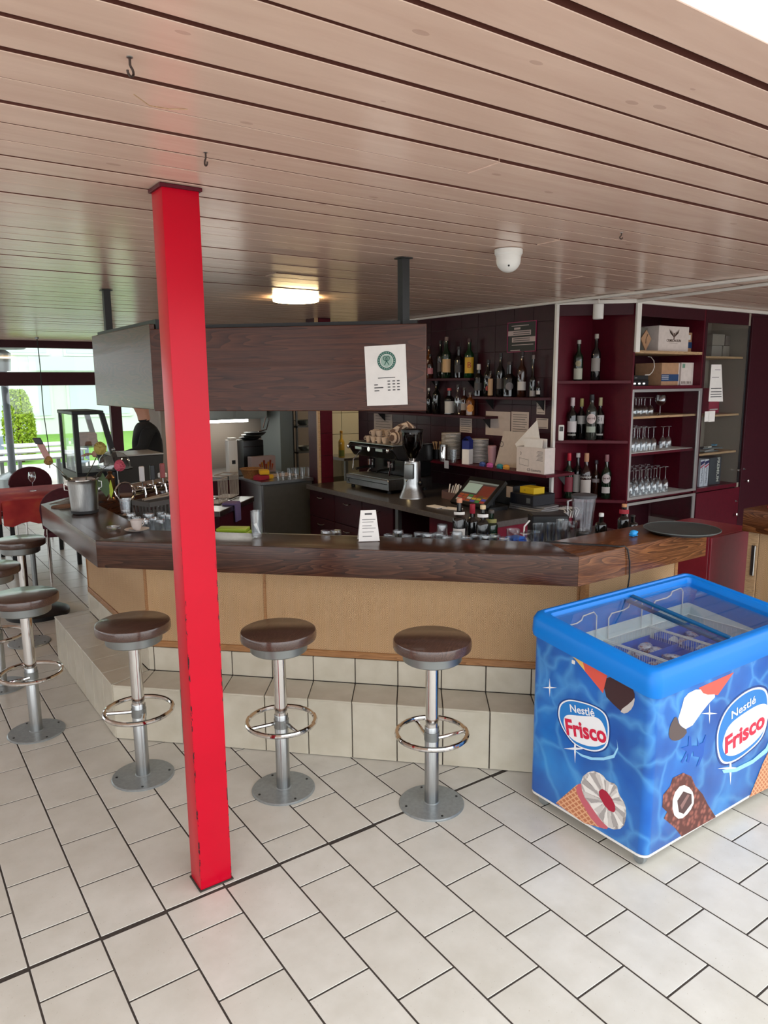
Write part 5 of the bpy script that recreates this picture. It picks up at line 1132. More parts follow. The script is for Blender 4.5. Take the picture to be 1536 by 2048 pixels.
scr('screen', 0.08, 0.10, 0.92, 0.84, (56, 46, 44), 0.25, 0.001)
scr('screen_field', 0.10, 0.42, 0.52, 0.76, (150, 170, 160)); scr('screen_field', 0.56, 0.30, 0.90, 0.72, (110, 50, 40)); scr('screen_bar', 0.08, 0.78, 0.92, 0.84, (120, 130, 126))
rc = random.Random(5)
for i in range(6):
    for j in range(3): scr('screen_button', 0.10 + i*0.135, 0.12 + j*0.085, 0.22 + i*0.135, 0.19 + j*0.085, rc.choice([(60, 120, 60), (170, 140, 50), (150, 60, 50), (70, 70, 140), (160, 160, 150), (140, 70, 40)]))
mb = MB(); mb.prism([(-0.03, -0.12), (0.16, -0.12), (0.16, 0.10), (-0.03, 0.10)], 0, 0.028); mb.build('stand_foot', M['black'], tl_); MB().tube([(0.10, 0, 0.028), (0.10, 0, 0.11)], 0.03, 10).build('stand_neck', M['black'], tl_)
t = thing('receipt_printer', 'black box with a note taped on it behind the till', 'printer', (4.32, 4.32, BZ)); MB().box(-0.13, -0.13, 0, 0.13, 0.13, 0.16, 0.006).build('housing', M['black'], t); MB().box(-0.1315, -0.12, 0.06, -0.13, -0.05, 0.15).build('taped_note', dull, t)
t = thing('card_box', 'low box of spoons and sugar sticks beside the grinder', 'box', (4.05, 4.72, BZ)); 
for nm, q in (('front_wall', (-0.07, -0.12, 0, -0.067, 0.12, 0.06)), ('back_wall', (0.067, -0.12, 0, 0.07, 0.12, 0.08)), ('side_wall', (-0.067, -0.12, 0, 0.067, -0.117, 0.07)), ('side_wall', (-0.067, 0.117, 0, 0.067, 0.12, 0.07)), ('floor_board', (-0.067, -0.117, 0, 0.067, 0.117, 0.003))): MB().box(*q).build(nm, paint((110, 84, 80)), t)
for i in range(8):
    tag(MB().tube([(0, 0, 0), (0.03, 0.02*math.sin(i), 0.10 + 0.01*(i % 3))], 0.006, 6).build('sugar_stick', M['paper'], None, (4.02, 4.63 + i*0.024, BZ + 0.01)), 'white paper stick standing in the low box by the grinder', 'sugar stick', 'sticks in the low box')
for i, (px, py) in enumerate(((872, 1014), (905, 1018))):
    p = onZ(px, py, BZ); tag(MB().box(-0.045, -0.07, 0, 0.045, 0.07, 0.006, 0.001).build('note_pad', M['paper'], None, (p.x, p.y, BZ + 0.0005), 0.3*i), ['larger white note pad on the worktop in front of the till', 'smaller white note card against the till foot'][i], 'note pad')
t = thing('cash_box', 'dark blue metal cash box under the yellow box', 'box', (4.20, 4.00, BZ + 0.0425)); MB().box(-0.12, -0.13, 0, 0.12, 0.12, 0.085, 0.004).build('case', paint((22, 24, 34)), t); MB().box(-0.122, -0.10, 0.02, -0.12, -0.06, 0.06).build('lock_plate', M['satin'], t)
t = thing('yellow_box', 'small yellow box resting on the dark cash box', 'box', (4.18, 3.98, BZ + 0.128)); MB().box(-0.06, -0.075, 0, 0.06, 0.075, 0.05, 0.003).build('box_body', paint((212, 176, 20)), t); MB().lathe([(0.008, 0), (0.008, 0.003), (0, 0.003)], 10).build('keyhole', M['black'], t, (-0.06, 0.02, 0.025))
t = thing('laptop_pile', 'pile of thin silver trays under the cash box', 'trays', (4.14, 4.0, BZ + 0.0005))
for i in range(3): MB().box(-0.06 + 0.02*i, -0.19, 0.0135*i, 0.16, 0.13 + 0.01*i, 0.0135*i + 0.012, 0.003).build('tray', flat('silver_tray_%d' % i, (0.45, 0.45, 0.46, 1), 0.35, 0.7), t, None, 0.05*i)
t = thing('cable_bunch', 'bunch of thin white cables dropping off the counter end', 'cables', (4.28, 3.76, BZ))
for i in range(6): MB().tube([(0.0 + 0.03*i, 0.10, 0.012), (0.02 + 0.03*i, 0.0, 0.014), (0.03*i + 0.01, -0.03, 0.0), (0.025*i, -0.035, -0.05)], 0.0035, 5).build('cable', M['white'], t)
# ------------------------------------------------------------------ inside of the bar: service ledges
IZ = 0.985
o1, o2 = offset(OUT, BW + 0.006), offset(OUT, BW + 0.42)
sl = thing('service_ledge', 'stainless steel service ledge running inside the bar', 'work surface', (1.9, 3.4, 0))
b0 = Vector((1.9, 3.4, 0))
for i, nm in ((1, 'left_run'), (2, 'front_run'), (3, 'right_run')):
    a0 = o1[i]; a1 = o1[i+1]; c1 = o2[i+1]; c0 = o2[i]
    if i == 1: a0 = (a0[0], 5.0); c0 = (c0[0], 5.0)
    MB().prism([a0, a1, c1, c0], IZ - 0.05, IZ, 0.002).build(nm, M['steel'], sl, -b0)
    d0, d1 = [(p[0]*0.96 + q[0]*0.04, p[1]*0.96 + q[1]*0.04) for p, q in ((c0, a0), (c1, a1))]
    e0, e1 = [(p[0]*0.90 + q[0]*0.10, p[1]*0.90 + q[1]*0.10) for p, q in ((c0, a0), (c1, a1))]
    MB().prism([e0, e1, d1, d0], 0.02, IZ - 0.051).build('apron', M['winedark'], sl, -b0)
LP = 0.30
def ledge_pt(px, k0): p = onD(px, 1070, k0); return p.x, p.y
# upturned tumblers along the front ledge
for i, px in enumerate((652, 672, 778, 796, 814, 838, 856, 876, 895, 914, 933, 952, 971, 990, 1009)):
    x, y = ledge_pt(px, 5.17 + 0.09*(i % 2)); tumbler('upturned tumbler in the row behind the bar top', (x, y, IZ + 0.0005), 0.088 if i % 3 else 0.098, 0.034, 'upturned tumblers behind the bar', inv=True)
for i, px in enumerate((884,)):
    x, y = ledge_pt(px, 5.39); tumbler('taller upturned tumbler in the second row behind the bar top', (x, y, IZ + 0.0005), 0.115, 0.034, 'second row of tumblers behind the bar', inv=True)
x, y = ledge_pt(1026, 5.22); tumbler('clear tumbler beside the blue cloth behind the bar', (x, y, IZ + 0.0005), 0.125, 0.034)
for px, kk, h_, lb in ((1078, 5.42, 0.128, 'left water glass of the pair beside the black box'), (1102, 5.50, 0.122, 'right water glass of the pair beside the black box'), (1124, 5.40, 0.155, 'tall flared glass left of the blender jug'), (1141, 5.58, 0.12, 'short glass close to the blender jug')):
    x, y = ledge_pt(px, kk); tumbler(lb, (x, y, IZ + 0.0005), h_, 0.033)
x, y = ledge_pt(1064, 5.36); tumbler('low ribbed glass in front of the black box', (x, y, IZ + 0.0005), 0.095, 0.04)
x, y = ledge_pt(1030, 5.42); t = thing('blue_cloth', 'folded blue cloth on the service ledge', 'cloth', (x, y, IZ)); MB().box(-0.05, -0.04, 0, 0.05, 0.04, 0.045, 0.012, 2).build('fold', paint((40, 90, 190)), t); MB().box(-0.045, -0.035, 0.0455, 0.04, 0.03, 0.06, 0.006, 2).build('upper_fold', paint((60, 110, 205)), t)
p = onD(1050, 1060, 5.20); stem('cordial_glass', 'single upturned stem glass standing apart behind the bar', (p.x, p.y, IZ + 0.0005), 0.11, 0.03, True, None)
x, y = ledge_pt(1084, 5.70); t = thing('black_speaker_box', 'black box with a white lead behind the water glasses', 'box', (x, y, IZ), -0.6); MB().box(-0.07, -0.06, 0, 0.13, 0.06, 0.15, 0.008).build('housing', M['black'], t); MB().tube([(-0.08, -0.05, 0.12), (-0.11, -0.06, 0.09), (-0.115, -0.07, 0.04), (-0.09, -0.08, 0.008)], 0.005, 6).build('lead', M['white'], t)
# bottles by the till end of the ledge
for px, top, kw in ((919, 996, dict(label='dark wine bottle with white label and cork stopper behind the tumblers', gl=DK, cap=(200, 140, 110), lab=(206, 200, 194), labz=(0.10, 0.36), lab2=((210, 206, 200), 0.66, 0.72))),
                    (945, 1008, dict(label='bottle with red capsule behind the tumblers', gl=DK, cap=(150, 24, 44), capf=0.25)),
                    (966, 1010, dict(label='bottle with white neck band and pale cap behind the tumblers', gl=DK, cap=(214, 190, 150), lab2=((214, 210, 206), 0.72, 0.80))),
                    (983, 1020, dict(label='dark bottle with yellowish neck label next to the raspberry panel', gl=DG, cap=(90, 84, 80), lab2=((130, 124, 70), 0.62, 0.74)))):
    p = onD(px, top, {919: 5.46, 945: 5.58, 966: 5.44, 983: 5.60}[px]); bottle(loc=(p.x, p.y, IZ + 0.0005), h=p.z - IZ, r=0.036, neck=0.36, group='bottles on the service ledge', **kw)
for px, top, kk, kw in ((1131, 1024, 5.98, dict(label='bottle with white cap left of the blender jug', gl=DK, cap=(226, 222, 218), capf=0.16)), (1203, 1026, 5.95, dict(label='bottle with white cap right of the blender jug', gl=DK, cap=(226, 222, 218), capf=0.16)),
                    (1249, 1008, 6.02, dict(label='bottle with tan cork and red neck near the blue sponge', gl=DK, cap=(196, 140, 100), lab2=((150, 24, 40), 0.70, 0.84))), (1266, 1030, 6.10, dict(label='short dark bottle near the blue sponge', gl=DK, cap=(40, 38, 38)))):
    p = onD(px, top, kk); bottle(loc=(p.x, p.y, IZ + 0.0005), h=max(0.06, p.z - IZ), r=0.033, neck=0.4, group='bottles behind the right bar run', **kw)
# blender jug
p = onD(1168, 988, 5.85)
bl = thing('blender_jug', 'ribbed clear blender jug with grey lid behind the bar', 'blender', (p.x, p.y, IZ + 0.0005), -0.3); hj = p.z - IZ
MB().lathe([(0.040, 0), (0.042, 0.02), (0.034, 0.03)], 18).build('base_ring', M['rubber'], bl)
jg = glass('cloudy_jug', (0.80, 0.80, 0.82, 1), 0.12, 0.1)
mb = MB(); prof = [(0.045, 0.028), (0.050, 0.05), (0.066, hj*0.9), (0.067, hj - 0.016)]; mb.lathe(prof, 10, cap=False); mb.build('jug_wall', jg, bl)
for i in range(6): a = 2*PI*i/6; MB().tube([(0.049*math.cos(a), 0.049*math.sin(a), 0.04), (0.064*math.cos(a), 0.064*math.sin(a), hj*0.9)], 0.0035, 5).build('rib', jg, bl)
MB().lathe([(0.069, hj - 0.02), (0.070, hj - 0.004), (0.05, hj), (0, hj)], 24).build('lid', flat('grey_lid', srgb(70, 70, 74), 0.5), bl)
MB().tube([(-0.066, 0, hj*0.88), (-0.10, 0, hj*0.86), (-0.10, 0, hj*0.35), (-0.058, 0, hj*0.25)], 0.009, 8).build('handle', jg, bl)

# ------------------------------------------------------------------ things on the bar top
BT = ZT + 0.0015
p = onZ(737, 1080, BT)
tc = thing('tent_card', 'white folded menu card standing on the bar top', 'menu card', (p.x, p.y, BT), -PI/4 + 0.32)
hC, wC, dC = 0.150, 0.105, 0.055
mb = MB(); mb.box(-wC/2, 0, 0, wC/2, 0.001, 0.001)
def slab(mb, a, b, c, d, th):
    a, b, c, d = map(Vector, (a, b, c, d)); n_ = (b-a).cross(d-a).normalized()*th; vs = [mb._v(v) for v in (a, b, c, d, a+n_, b+n_, c+n_, d+n_)]
    for q in ((0, 1, 2, 3), (7, 6, 5, 4), (0, 4, 5, 1), (1, 5, 6, 2), (2, 6, 7, 3), (3, 7, 4, 0)): mb.bm.faces.new([vs[i] for i in q])
mb = MB(); slab(mb, (-wC/2, -dC/2, 0), (wC/2, -dC/2, 0), (wC*0.36, 0, hC), (-wC*0.36, 0, hC), 0.0008); mb.build('front_leaf', M['paper'], tc)
mb = MB(); slab(mb, (-wC/2, dC/2, 0), (wC/2, dC/2, 0), (wC*0.36, 0.0, hC), (-wC*0.36, 0.0, hC), -0.0008); mb.build('back_leaf', M['paper'], tc)
def leafM(v): return frameM((0, -dC/2*(1 - v) - 0.0012, hC*v), (1, 0, 0), (0, dC/2, hC))
mb = MB(); mb.T = leafM(0.88); mb.box(-0.018, -0.004, 0, 0.018, 0.004, 0.0002); mb.build('print_heading', M['ink'], tc)
for i, v in enumerate((0.70, 0.62, 0.50, 0.42, 0.30, 0.16)):
    q = leafM(v); mb = MB(); mb.T = q; mb.box(-0.032, -0.0012, 0, 0.034 - 0.01*(i % 3), 0.0012, 0.0002); mb.build('print_line', M['ink'], tc)
p = onZ(514, 1074, BT); tumbler('tall empty straight glass standing on the bar top right of the red column', (p.x, p.y, BT), 0.135, 0.031, name='highball_glass')
p = onZ(470, 1058, IZ)
t = thing('green_cloth', 'lime green cleaning cloth on the ledge right of the red column', 'cloth', (1.62, 3.72, IZ + 0.0005), -0.7); MB().box(-0.13, -0.05, 0, 0.06, 0.06, 0.055, 0.012, 2).build('fold', paint((140, 168, 30)), t); MB().box(-0.12, -0.04, 0.0555, 0.05, 0.05, 0.075, 0.008, 2).build('upper_fold', paint((156, 184, 44)), t)
t = thing('spoon_jar', 'small glass jar with a white spoon beside the tall glass', 'jar', (1.66, 3.50, IZ + 0.0005)); MB().lathe([(0.028, 0), (0.03, 0.075), (0.027, 0.075), (0.025, 0.006), (0, 0.006)], 16, cap=False).build('jar_wall', M['glassware'], t); MB().tube([(0.01, -0.005, 0.01), (-0.02, 0.02, 0.09), (-0.032, 0.03, 0.125)], 0.006, 6, rad=[0.004, 0.005, 0.010]).build('spoon', M['white'], t)
# serving tray, sponge, cord
p = onZ(1378, 1060, BT)
tr = thing('serving_tray', 'round dark grey serving tray overhanging the right bar end', 'tray', (3.375, 2.165, BT + 0.0005))
MB().lathe([(0.0, 0.0), (0.150, 0.0), (0.158, 0.002), (0.186, 0.017), (0.188, 0.019), (0.184, 0.020), (0.155, 0.006), (0, 0.005)], 48).build('tray_dish', flat('dark_grey_tray', srgb(50, 54, 54), 0.4), tr)
MB().torus((0, 0, 0.0192), 0.186, 0.003, 48, 6).build('rolled_rim', flat('tray_rim', srgb(84, 90, 88), 0.35), tr)
p = onZ(1267, 1072, BT)
t = thing('blue_sponge', 'crumpled bright blue cloth ball on the bar top', 'cloth', (p.x, p.y, BT)); mb = MB(); mb.ball((0, 0, 0.015), 0.022, (1.2, 1.0, 0.7), 14, 10); o = mb.build('crumple', paint((30, 150, 220)), t)
for v in o.data.vertices: n_ = 0.8 + 0.35*math.sin(v.co.x*260 + v.co.z*300)*math.cos(v.co.y*240); v.co.x *= n_; v.co.y *= n_
MB().box(-0.02, -0.012, 0.0001, 0.022, 0.014, 0.006, 0.002).build('cloth_tail', paint((24, 130, 200)), t)
t = thing('power_cord', 'black power cord lying over the bar top and down towards the freezer', 'cord', (2.75, 2.30, BT))
pc = [onZ(1090, 1083, BT + 0.004), onZ(1158, 1088, BT + 0.004), onZ(1215, 1091, BT + 0.004), onZ(1238, 1093, BT + 0.004)]
e_ = onY(1250, 1098, 2.12); pc += [Vector((e_.x, 2.125, BT + 0.003)), Vector((e_.x + 0.01, 2.112, ZT - 0.01)), Vector((e_.x + 0.025, 2.109, ZT - 0.07)), Vector((e_.x + 0.03, 2.109, ZU - 0.01)), Vector((e_.x + 0.03, 2.125, 0.80)), Vector((e_.x + 0.03, 2.16, 0.60))]
MB().tube([q - Vector(t.location) for q in pc], 0.0042, 6).build('cord_line', M['black'], t)
# wine cooler with artificial roses
p = Vector((1.03, 4.66, BT))
cl = thing('wine_cooler', 'tall brushed steel wine cooler on the left bar run', 'wine cooler', p)
mb = MB(); mb.lathe([(0.070, 0), (0.075, 0.003), (0.077, 0.02), (0.087, 0.18), (0.090, 0.20), (0.093, 0.205), (0.090, 0.21), (0.083, 0.20), (0.072, 0.01), (0, 0.01)], 36, cap=False); mb.build('bucket_wall', M['steel'], cl)
MB().torus((0, 0, 0.206), 0.091, 0.004, 40, 6).build('rolled_rim', M['chrome'], cl)
MB().lathe([(0.0785, 0.004), (0.079, 0.012), (0.0775, 0.02)], 36, cap=False).build('foot_band', M['rubber'], cl)
for sg in (-1, 1): MB().tube([(sg*0.088, 0, 0.19), (sg*0.108, 0.0, 0.185), (sg*0.108, 0.0, 0.15), (sg*0.086, 0, 0.145)], 0.004, 6).build('handle', M['chrome'], cl)
petal_proto = {}
def rose(label, pts, head, r, col, tilt=(0, 0, 0)):
    t = thing('silk_rose', label, 'flower', (p.x, p.y, BT + 0.0115)); b = Vector(t.location)
    stemmat = paint((60, 62, 44)); MB().tube([Vector(q) - b for q in pts], 0.003, 6).build('stem', stemmat, t)
    mt = paint(col, 0.7); h = Vector(head) - b
    for ring, (n_, rr, zz) in enumerate(((5, 1.0, -0.1), (5, 0.75, 0.1), (3, 0.45, 0.25))):
        for i in range(n_):
            a = 2*PI*i/n_ + ring*0.6; mb = MB(); M_ = Matrix.Translation(h + Vector((0, 0, zz*r))) @ Matrix.Rotation(tilt[0], 4, 'X') @ Matrix.Rotation(tilt[1], 4, 'Y') @ Matrix.Rotation(a, 4, 'Z') @ Matrix.Translation((rr*r*0.45, 0, 0)) @ Matrix.Rotation(0.35 - 0.1*ring, 4, 'Y')
            mb.T = M_; mb.ball((0, 0, 0), r*0.62, (0.28, 0.95, 1.05), 10, 6); mb.build('petal', mt, t)
    return t
def leaf(mb_pts, col, par, name='leaf'):
    mb = MB(); mb.face(mb_pts); mb.face([Vector(q) + Vector((0.0012, 0.0012, 0)) for q in mb_pts]); return mb.build(name, paint(col, 0.5), par)
hd1 = onX(200, 898, 1.06); hd2 = onX(238, 932, 1.16); hd3 = onX(98, 922, 0.95)
base = Vector((p.x, p.y, BT + 0.013))
r1 = rose('yellow silk rose standing tallest out of the wine cooler', [base, base + Vector((0.03, 0.03, 0.2)), (base + Vector((0.04, 0.04, 0.2)) + hd1)/2, hd1], hd1, 0.045, (150, 132, 64), (0.2, 0.1))
r2 = rose('pink silk rose drooping right of the wine cooler', [base + Vector((0.02, 0, 0)), base + Vector((0.085, 0.0, 0.215)), (base + Vector((0.12, 0, 0.26)) + hd2)/2 + Vector((0, 0, 0.02)), hd2], hd2, 0.040, (176, 74, 92), (0.6, 0.5))
r3 = rose('faded ochre silk rose leaning left out of the wine cooler', [base - Vector((0.02, 0, 0)), base + Vector((-0.09, -0.02, 0.215)), (base + Vector((-0.10, 0, 0.24)) + hd3)/2, hd3], hd3, 0.036, (150, 112, 60), (0.3, -0.8))
h3 = hd3 - Vector(r3.location)
mb = MB(); mb.T = Matrix.Translation(h3) @ frameM((0, 0, 0), (1, -0.5, 0), (-0.35, 0.2, 1)).to_3x3().to_4x4(); mb.box(-0.022, 0.02, -0.004, 0.022, 0.12, 0.004, 0.003); mb.build('ribbon_tail', paint((176, 130, 124)), r3)
mb = MB(); mb.T = Matrix.Translation(h3) @ frameM((0, 0, 0), (1, -0.5, 0), (-0.35, 0.2, 1)).to_3x3().to_4x4(); mb.box(-0.03, 0.12, -0.005, 0.02, 0.165, 0.005, 0.003); mb.build('dark_tip', paint((40, 36, 40)), r3)
for i, (dx, dy, cz_, cc) in enumerate(((0.13, -0.01, 0.13, (52, 78, 30)), (0.11, 0.0, 0.165, (60, 84, 34)), (0.155, -0.02, 0.12, (170, 190, 40)))):
    c0 = Vector((dx, dy, cz_)); d_ = 0.035 if i < 2 else 0.013
    leaf([c0 + Vector((-d_, 0.01, 0.0)), c0 + Vector((0, 0, -0.055)), c0 + Vector((d_, -0.01, -0.01)), c0 + Vector((d_*0.3, 0, 0.06))], cc, r2)
for sd in (-1, 1):
    leaf([Vector((-0.06*sd, 0.02, 0.20)), Vector((-0.12*sd, 0.0, 0.235)), Vector((-0.10*sd, -0.03, 0.205)), Vector((-0.07*sd, -0.02, 0.197))], (44, 44, 40), r1)
# small things on the left bar run
t = thing('coaster_mat', 'brown round cork mat beside the wine cooler', 'mat', (0.985, 4.98, BT)); MB().lathe([(0.085, 0), (0.086, 0.004), (0.083, 0.006), (0, 0.006)], 28).build('mat_disc', speckle('brown_mat', srgb(110, 80, 62), 0.2, 60, 0.8), t); MB().lathe([(0.0, 0.0062), (0.05, 0.0062), (0.05, 0.0072), (0, 0.0075)], 20).build('mat_centre', speckle('brown_mat_centre', srgb(128, 96, 76), 0.2, 60, 0.8), t)
p1 = onZ(228, 1060, BT); t = thing('ashtray', 'small chrome and glass ashtray on the left bar run', 'ashtray', (p1.x, p1.y, BT)); MB().lathe([(0.030, 0), (0.034, 0.004), (0.036, 0.020), (0.031, 0.020), (0.027, 0.006), (0, 0.006)], 20, cap=False).build('bowl', M['glassware'], t); MB().torus((0, 0, 0.018), 0.034, 0.003, 24, 6).build('rim', M['chrome'], t)
p1 = onZ(274, 1062, BT); po = speckle('white_porcelain', srgb(206, 194, 188), 0.03, 30, 0.2)
t = thing('saucer', 'white saucer with a dark spoon end under the espresso cup', 'saucer', (p1.x, p1.y, BT)); MB().lathe([(0.032, 0), (0.035, 0.002), (0.062, 0.010), (0.064, 0.012), (0.034, 0.005), (0, 0.004)], 32).build('dish', po, t); MB().tube([(-0.02, -0.035, 0.009), (-0.045, -0.012, 0.014)], 0.004, 6).build('teaspoon', M['satin'], t)
cup('white fluted espresso cup on its saucer at the left bar run', (p1.x, p1.y, BT + 0.0055), None, 1.0, po)
p1 = onZ(245, 1026, BT)
tumbler('empty straight tumbler beside the beer tower', (p1.x + 0.02, p1.y, BT), 0.085, 0.034)
p1 = onZ(330, 1062, BT); t = thing('bar_tray', 'flat steel tray with glasses at the column end of the left bar run', 'tray', (1.30, 4.02, IZ + 0.0005)); MB().box(-0.09, -0.12, 0, 0.14, 0.12, 0.006, 0.002).build('tray_plate', M['satin'], t); MB().torus((0.02, 0, 0.007), 0.075, 0.003, 24, 6).build('tray_ring', M['chrome'], t)
# upturned glasses draining on the left ledge
rr = random.Random(11)
for i in range(4):
    for j in range(4): tumbler('upturned glass draining on the left service ledge', (1.24 + i*0.085 + rr.uniform(-0.008, 0.008), 4.16 + j*0.085 + rr.uniform(-0.008, 0.008), IZ + 0.0005), 0.088 if (i + j) % 3 else 0.098, 0.034, 'glasses draining on the left ledge', inv=True)
# beer tower
bx_, by_ = 1.36, 4.90
bt_ = thing('beer_tower', 'chrome beer tower with a fat horizontal drum and several taps', 'beer tap', (bx_, by_, IZ + 0.0005))
MB().lathe([(0.05, 0), (0.05, 0.008), (0.034, 0.02), (0.032, 0.10), (0.040, 0.115)], 24).build('pedestal', M['chrome'], bt_)
def hpipe(name, a, b, r, mat): MB().tube([a, b], r, 24).build(name, mat, bt_)
hpipe('drum', (-0.01, -0.02, 0.165), (0.42, 0.25, 0.165), 0.046, M['chrome'])
o = MB(); d_ = Vector((0.56, 0.32, 0)).normalized(); o.T = Matrix.Translation((-0.012, -0.021, 0.165)) @ frameM((0, 0, 0), (-d_.y, d_.x, 0), (0, 0, 1)).to_3x3().to_4x4(); o.lathe([(0.060, -0.008), (0.062, 0), (0.060, 0.008), (0.03, 0.012), (0, 0.012)], 28); o.build('end_cap', M['chrome'], bt_)
MB().at(Matrix.Translation((-0.03, -0.05, 0.165)) @ Matrix.Rotation(PI/2 - 0.1, 4, 'X') @ Matrix.Rotation(0.0, 4, 'Y')).torus((0, 0, 0), 0.062, 0.006, 32, 8).build('front_ring', M['chrome'], bt_)
pd2 = MB().lathe([(0.05, 0), (0.05, 0.008), (0.034, 0.02), (0.032, 0.115)], 24, (0.36, 0.21, 0)).build('pedestal', M['chrome'], bt_)
for i in range(4):
    q = Vector((0.05 + 0.085*i, 0.015 + 0.05*i, 0.165)); nn = Vector((0.5, -0.87, 0))
    tp = MB().tube([q + Vector((0, 0, 0.03)), q + nn*0.05 + Vector((0, 0, 0.03)), q + nn*0.085 + Vector((0, 0, 0.02)), q + nn*0.095 + Vector((0, 0, -0.03)), q + nn*0.095 + Vector((0, 0, -0.07))], 0.008, 8).build('tap', M['chrome'], bt_)
    hc = [(206, 200, 200), (26, 26, 28), (150, 60, 60), (196, 150, 60)][i]
    mb = MB(); c_ = q + nn*0.07; mb.box(c_.x - 0.016, c_.y - 0.010, 0.225, c_.x + 0.016, c_.y + 0.010, 0.325, 0.004); mb.build('tap_handle', paint(hc, 0.3), tp)
    MB().tube([c_ + Vector((0, 0, 0.03)) - Vector((0, 0, 0)), Vector((c_.x, c_.y, 0.225))], 0.005, 6).build('tap_stem', M['chrome'], tp)
# old brass lamp-like tap with chain behind the cooler
q = onX(206, 930, 1.25)
t = thing('brass_tap_column', 'small brass and copper tap column beside the silk roses', 'beer tap', (1.30, 5.08, BT - 0.0), 0)
MB().lathe([(0.028, 0), (0.024, 0.01), (0.016, 0.02), (0.016, 0.06), (0.030, 0.075), (0.030, 0.14), (0.034, 0.15), (0.022, 0.165), (0.012, 0.175), (0.018, 0.19), (0, 0.20)], 20).build('column_body', flat('aged_brass', srgb(120, 92, 70), 0.3, 0.9), t)
MB().tube([(0.05, 0.0, 0.01), (0.05, 0.0, 0.16), (0.048, 0, 0.24)], 0.004, 6).build('chain', M['satin'], t)
# grey crate with bottles and cutlery
cr = thing('bottle_crate', 'grey slotted plastic crate on the left service ledge behind the column', 'crate', (1.50, 4.68, IZ + 0.0005), 0.35)
gcr = flat('grey_crate_plastic', srgb(84, 80, 78), 0.6); cw, cdp, chh = 0.15, 0.085, 0.13
MB().box(-cw, -cdp, 0, cw, cdp, 0.006).build('crate_floor', gcr, cr)
for (ax, ay, bx2, by2) in ((-cw, -cdp, cw, -cdp), (cw, -cdp, cw, cdp), (cw, cdp, -cw, cdp), (-cw, cdp, -cw, -cdp)):
    v_ = Vector((bx2-ax, by2-ay, 0)); L_ = v_.length; an = math.atan2(v_.y, v_.x)
    MB().box(0, -0.003, 0.006, L_, 0.003, 0.045).build('lower_wall', gcr, cr, (ax, ay, 0), an); MB().box(0, -0.004, chh - 0.03, L_, 0.004, chh).build('upper_wall', gcr, cr, (ax, ay, 0), an)
    n_ = int(L_/0.03)
    for i in range(n_ + 1): MB().box(L_*i/n_ - 0.005, -0.003, 0.045, L_*i/n_ + 0.005, 0.003, chh - 0.03).build('slat', gcr, cr, (ax, ay, 0), an)
t = thing('serving_tongs', 'pale tongs lying across the grey crate', 'tongs', (1.50, 4.68, IZ + chh + 0.001), 0.35); MB().tube([(-0.12, 0.02, 0.004), (0.06, 0.05, 0.010), (0.13, 0.0, 0.03)], 0.006, 6).build('arm', paint((150, 136, 124)), t); MB().tube([(-0.12, 0.0, 0.004), (0.06, 0.0, 0.008), (0.13, 0.0, 0.03)], 0.006, 6).build('arm', paint((150, 136, 124)), t)
p1 = onX(329, 960, 1.85)
st_ = thing('bottle_stand', 'low dark shelf block behind the beer taps', 'shelf', (onY(327, 930, 5.28).x, 5.28, 0)); MB().box(-0.06, -0.06, 0, 0.06, 0.06, 0.965, 0.002).build('block', M['winedark'], st_); MB().box(-0.065, -0.065, 0.9655, 0.065, 0.065, 0.98, 0.002).build('top_plate', M['steel'], st_)
t = thing('spray_bottle', 'trigger spray bottle with white head beside the red column', 'spray bottle', (onY(327, 930, 5.28).x, 5.28, 0.9805), 2.4)
MB().lathe([(0.035, 0), (0.037, 0.01), (0.037, 0.12), (0.015, 0.17), (0.014, 0.19)], 18).build('bottle_body', glass('spray_plastic', (0.6, 0.62, 0.66, 1), 0.08, 0.15), t)
mb = MB(); mb.box(-0.02, -0.012, 0.19, 0.045, 0.012, 0.225, 0.005); mb.box(0.02, -0.006, 0.155, 0.03, 0.006, 0.19, 0.003); mb.build('trigger_head', M['whiteplastic'], t)
# ------------------------------------------------------------------ kitchen end
ki = thing('kitchen_counter', 'steel kitchen counter with a dark grey end panel behind the bar', 'counter', (3.07, 6.46, 0))
MB().box(0.0, 0.0, 0.0, 0.55, 0.012, 0.868).build('end_panel', speckle('charcoal_panel', srgb(70, 68, 64), 0.08, 20, 0.4), ki)
MB().box(-0.02, -0.02, 0.87, 0.56, 0.52, 0.902, 0.003).build('worktop', M['steel'], ki); MB().box(0.0, 0.013, 0.0, 0.545, 0.50, 0.868).build('carcass', M['steel'], ki)
MB().box(-0.024, -0.024, 0.0, 0.0, 0.0, 0.868, 0.002).build('corner_post', M['steel'], ki)
def kx(px, py, Y=6.62): return onY(px, py, Y)
KZ = 0.9025
for i, px in enumerate((556, 566, 580, 592, 605, 617)):
    q = kx(px, 950); tumbler('small clear glass lined up on the kitchen counter', (q.x, 6.62, KZ), 0.09 if i > 1 else 0.06, 0.03 if i > 1 else 0.022, 'glasses on the kitchen counter')
q = kx(455, 930); t = thing('bread_basket', 'round wicker bread basket on the kitchen counter', 'basket', (3.14, 6.84, KZ)); MB().lathe([(0.08, 0), (0.115, 0.085), (0.12, 0.09), (0.11, 0.088), (0.075, 0.008), (0, 0.008)], 24, cap=False).build('basket_wall', speckle('wicker', srgb(140, 96, 56), 0.3, 70, 0.8, bumps=0.5), t); MB().torus((0, 0, 0.089), 0.117, 0.006, 28, 6).build('basket_rim', speckle('wicker_rim', srgb(156, 110, 66), 0.3, 70, 0.8), t)
t = thing('napkin_pile', 'yellow and red cloths heaped on the near edge of the kitchen counter', 'cloths', (3.18, 6.60, KZ)); 
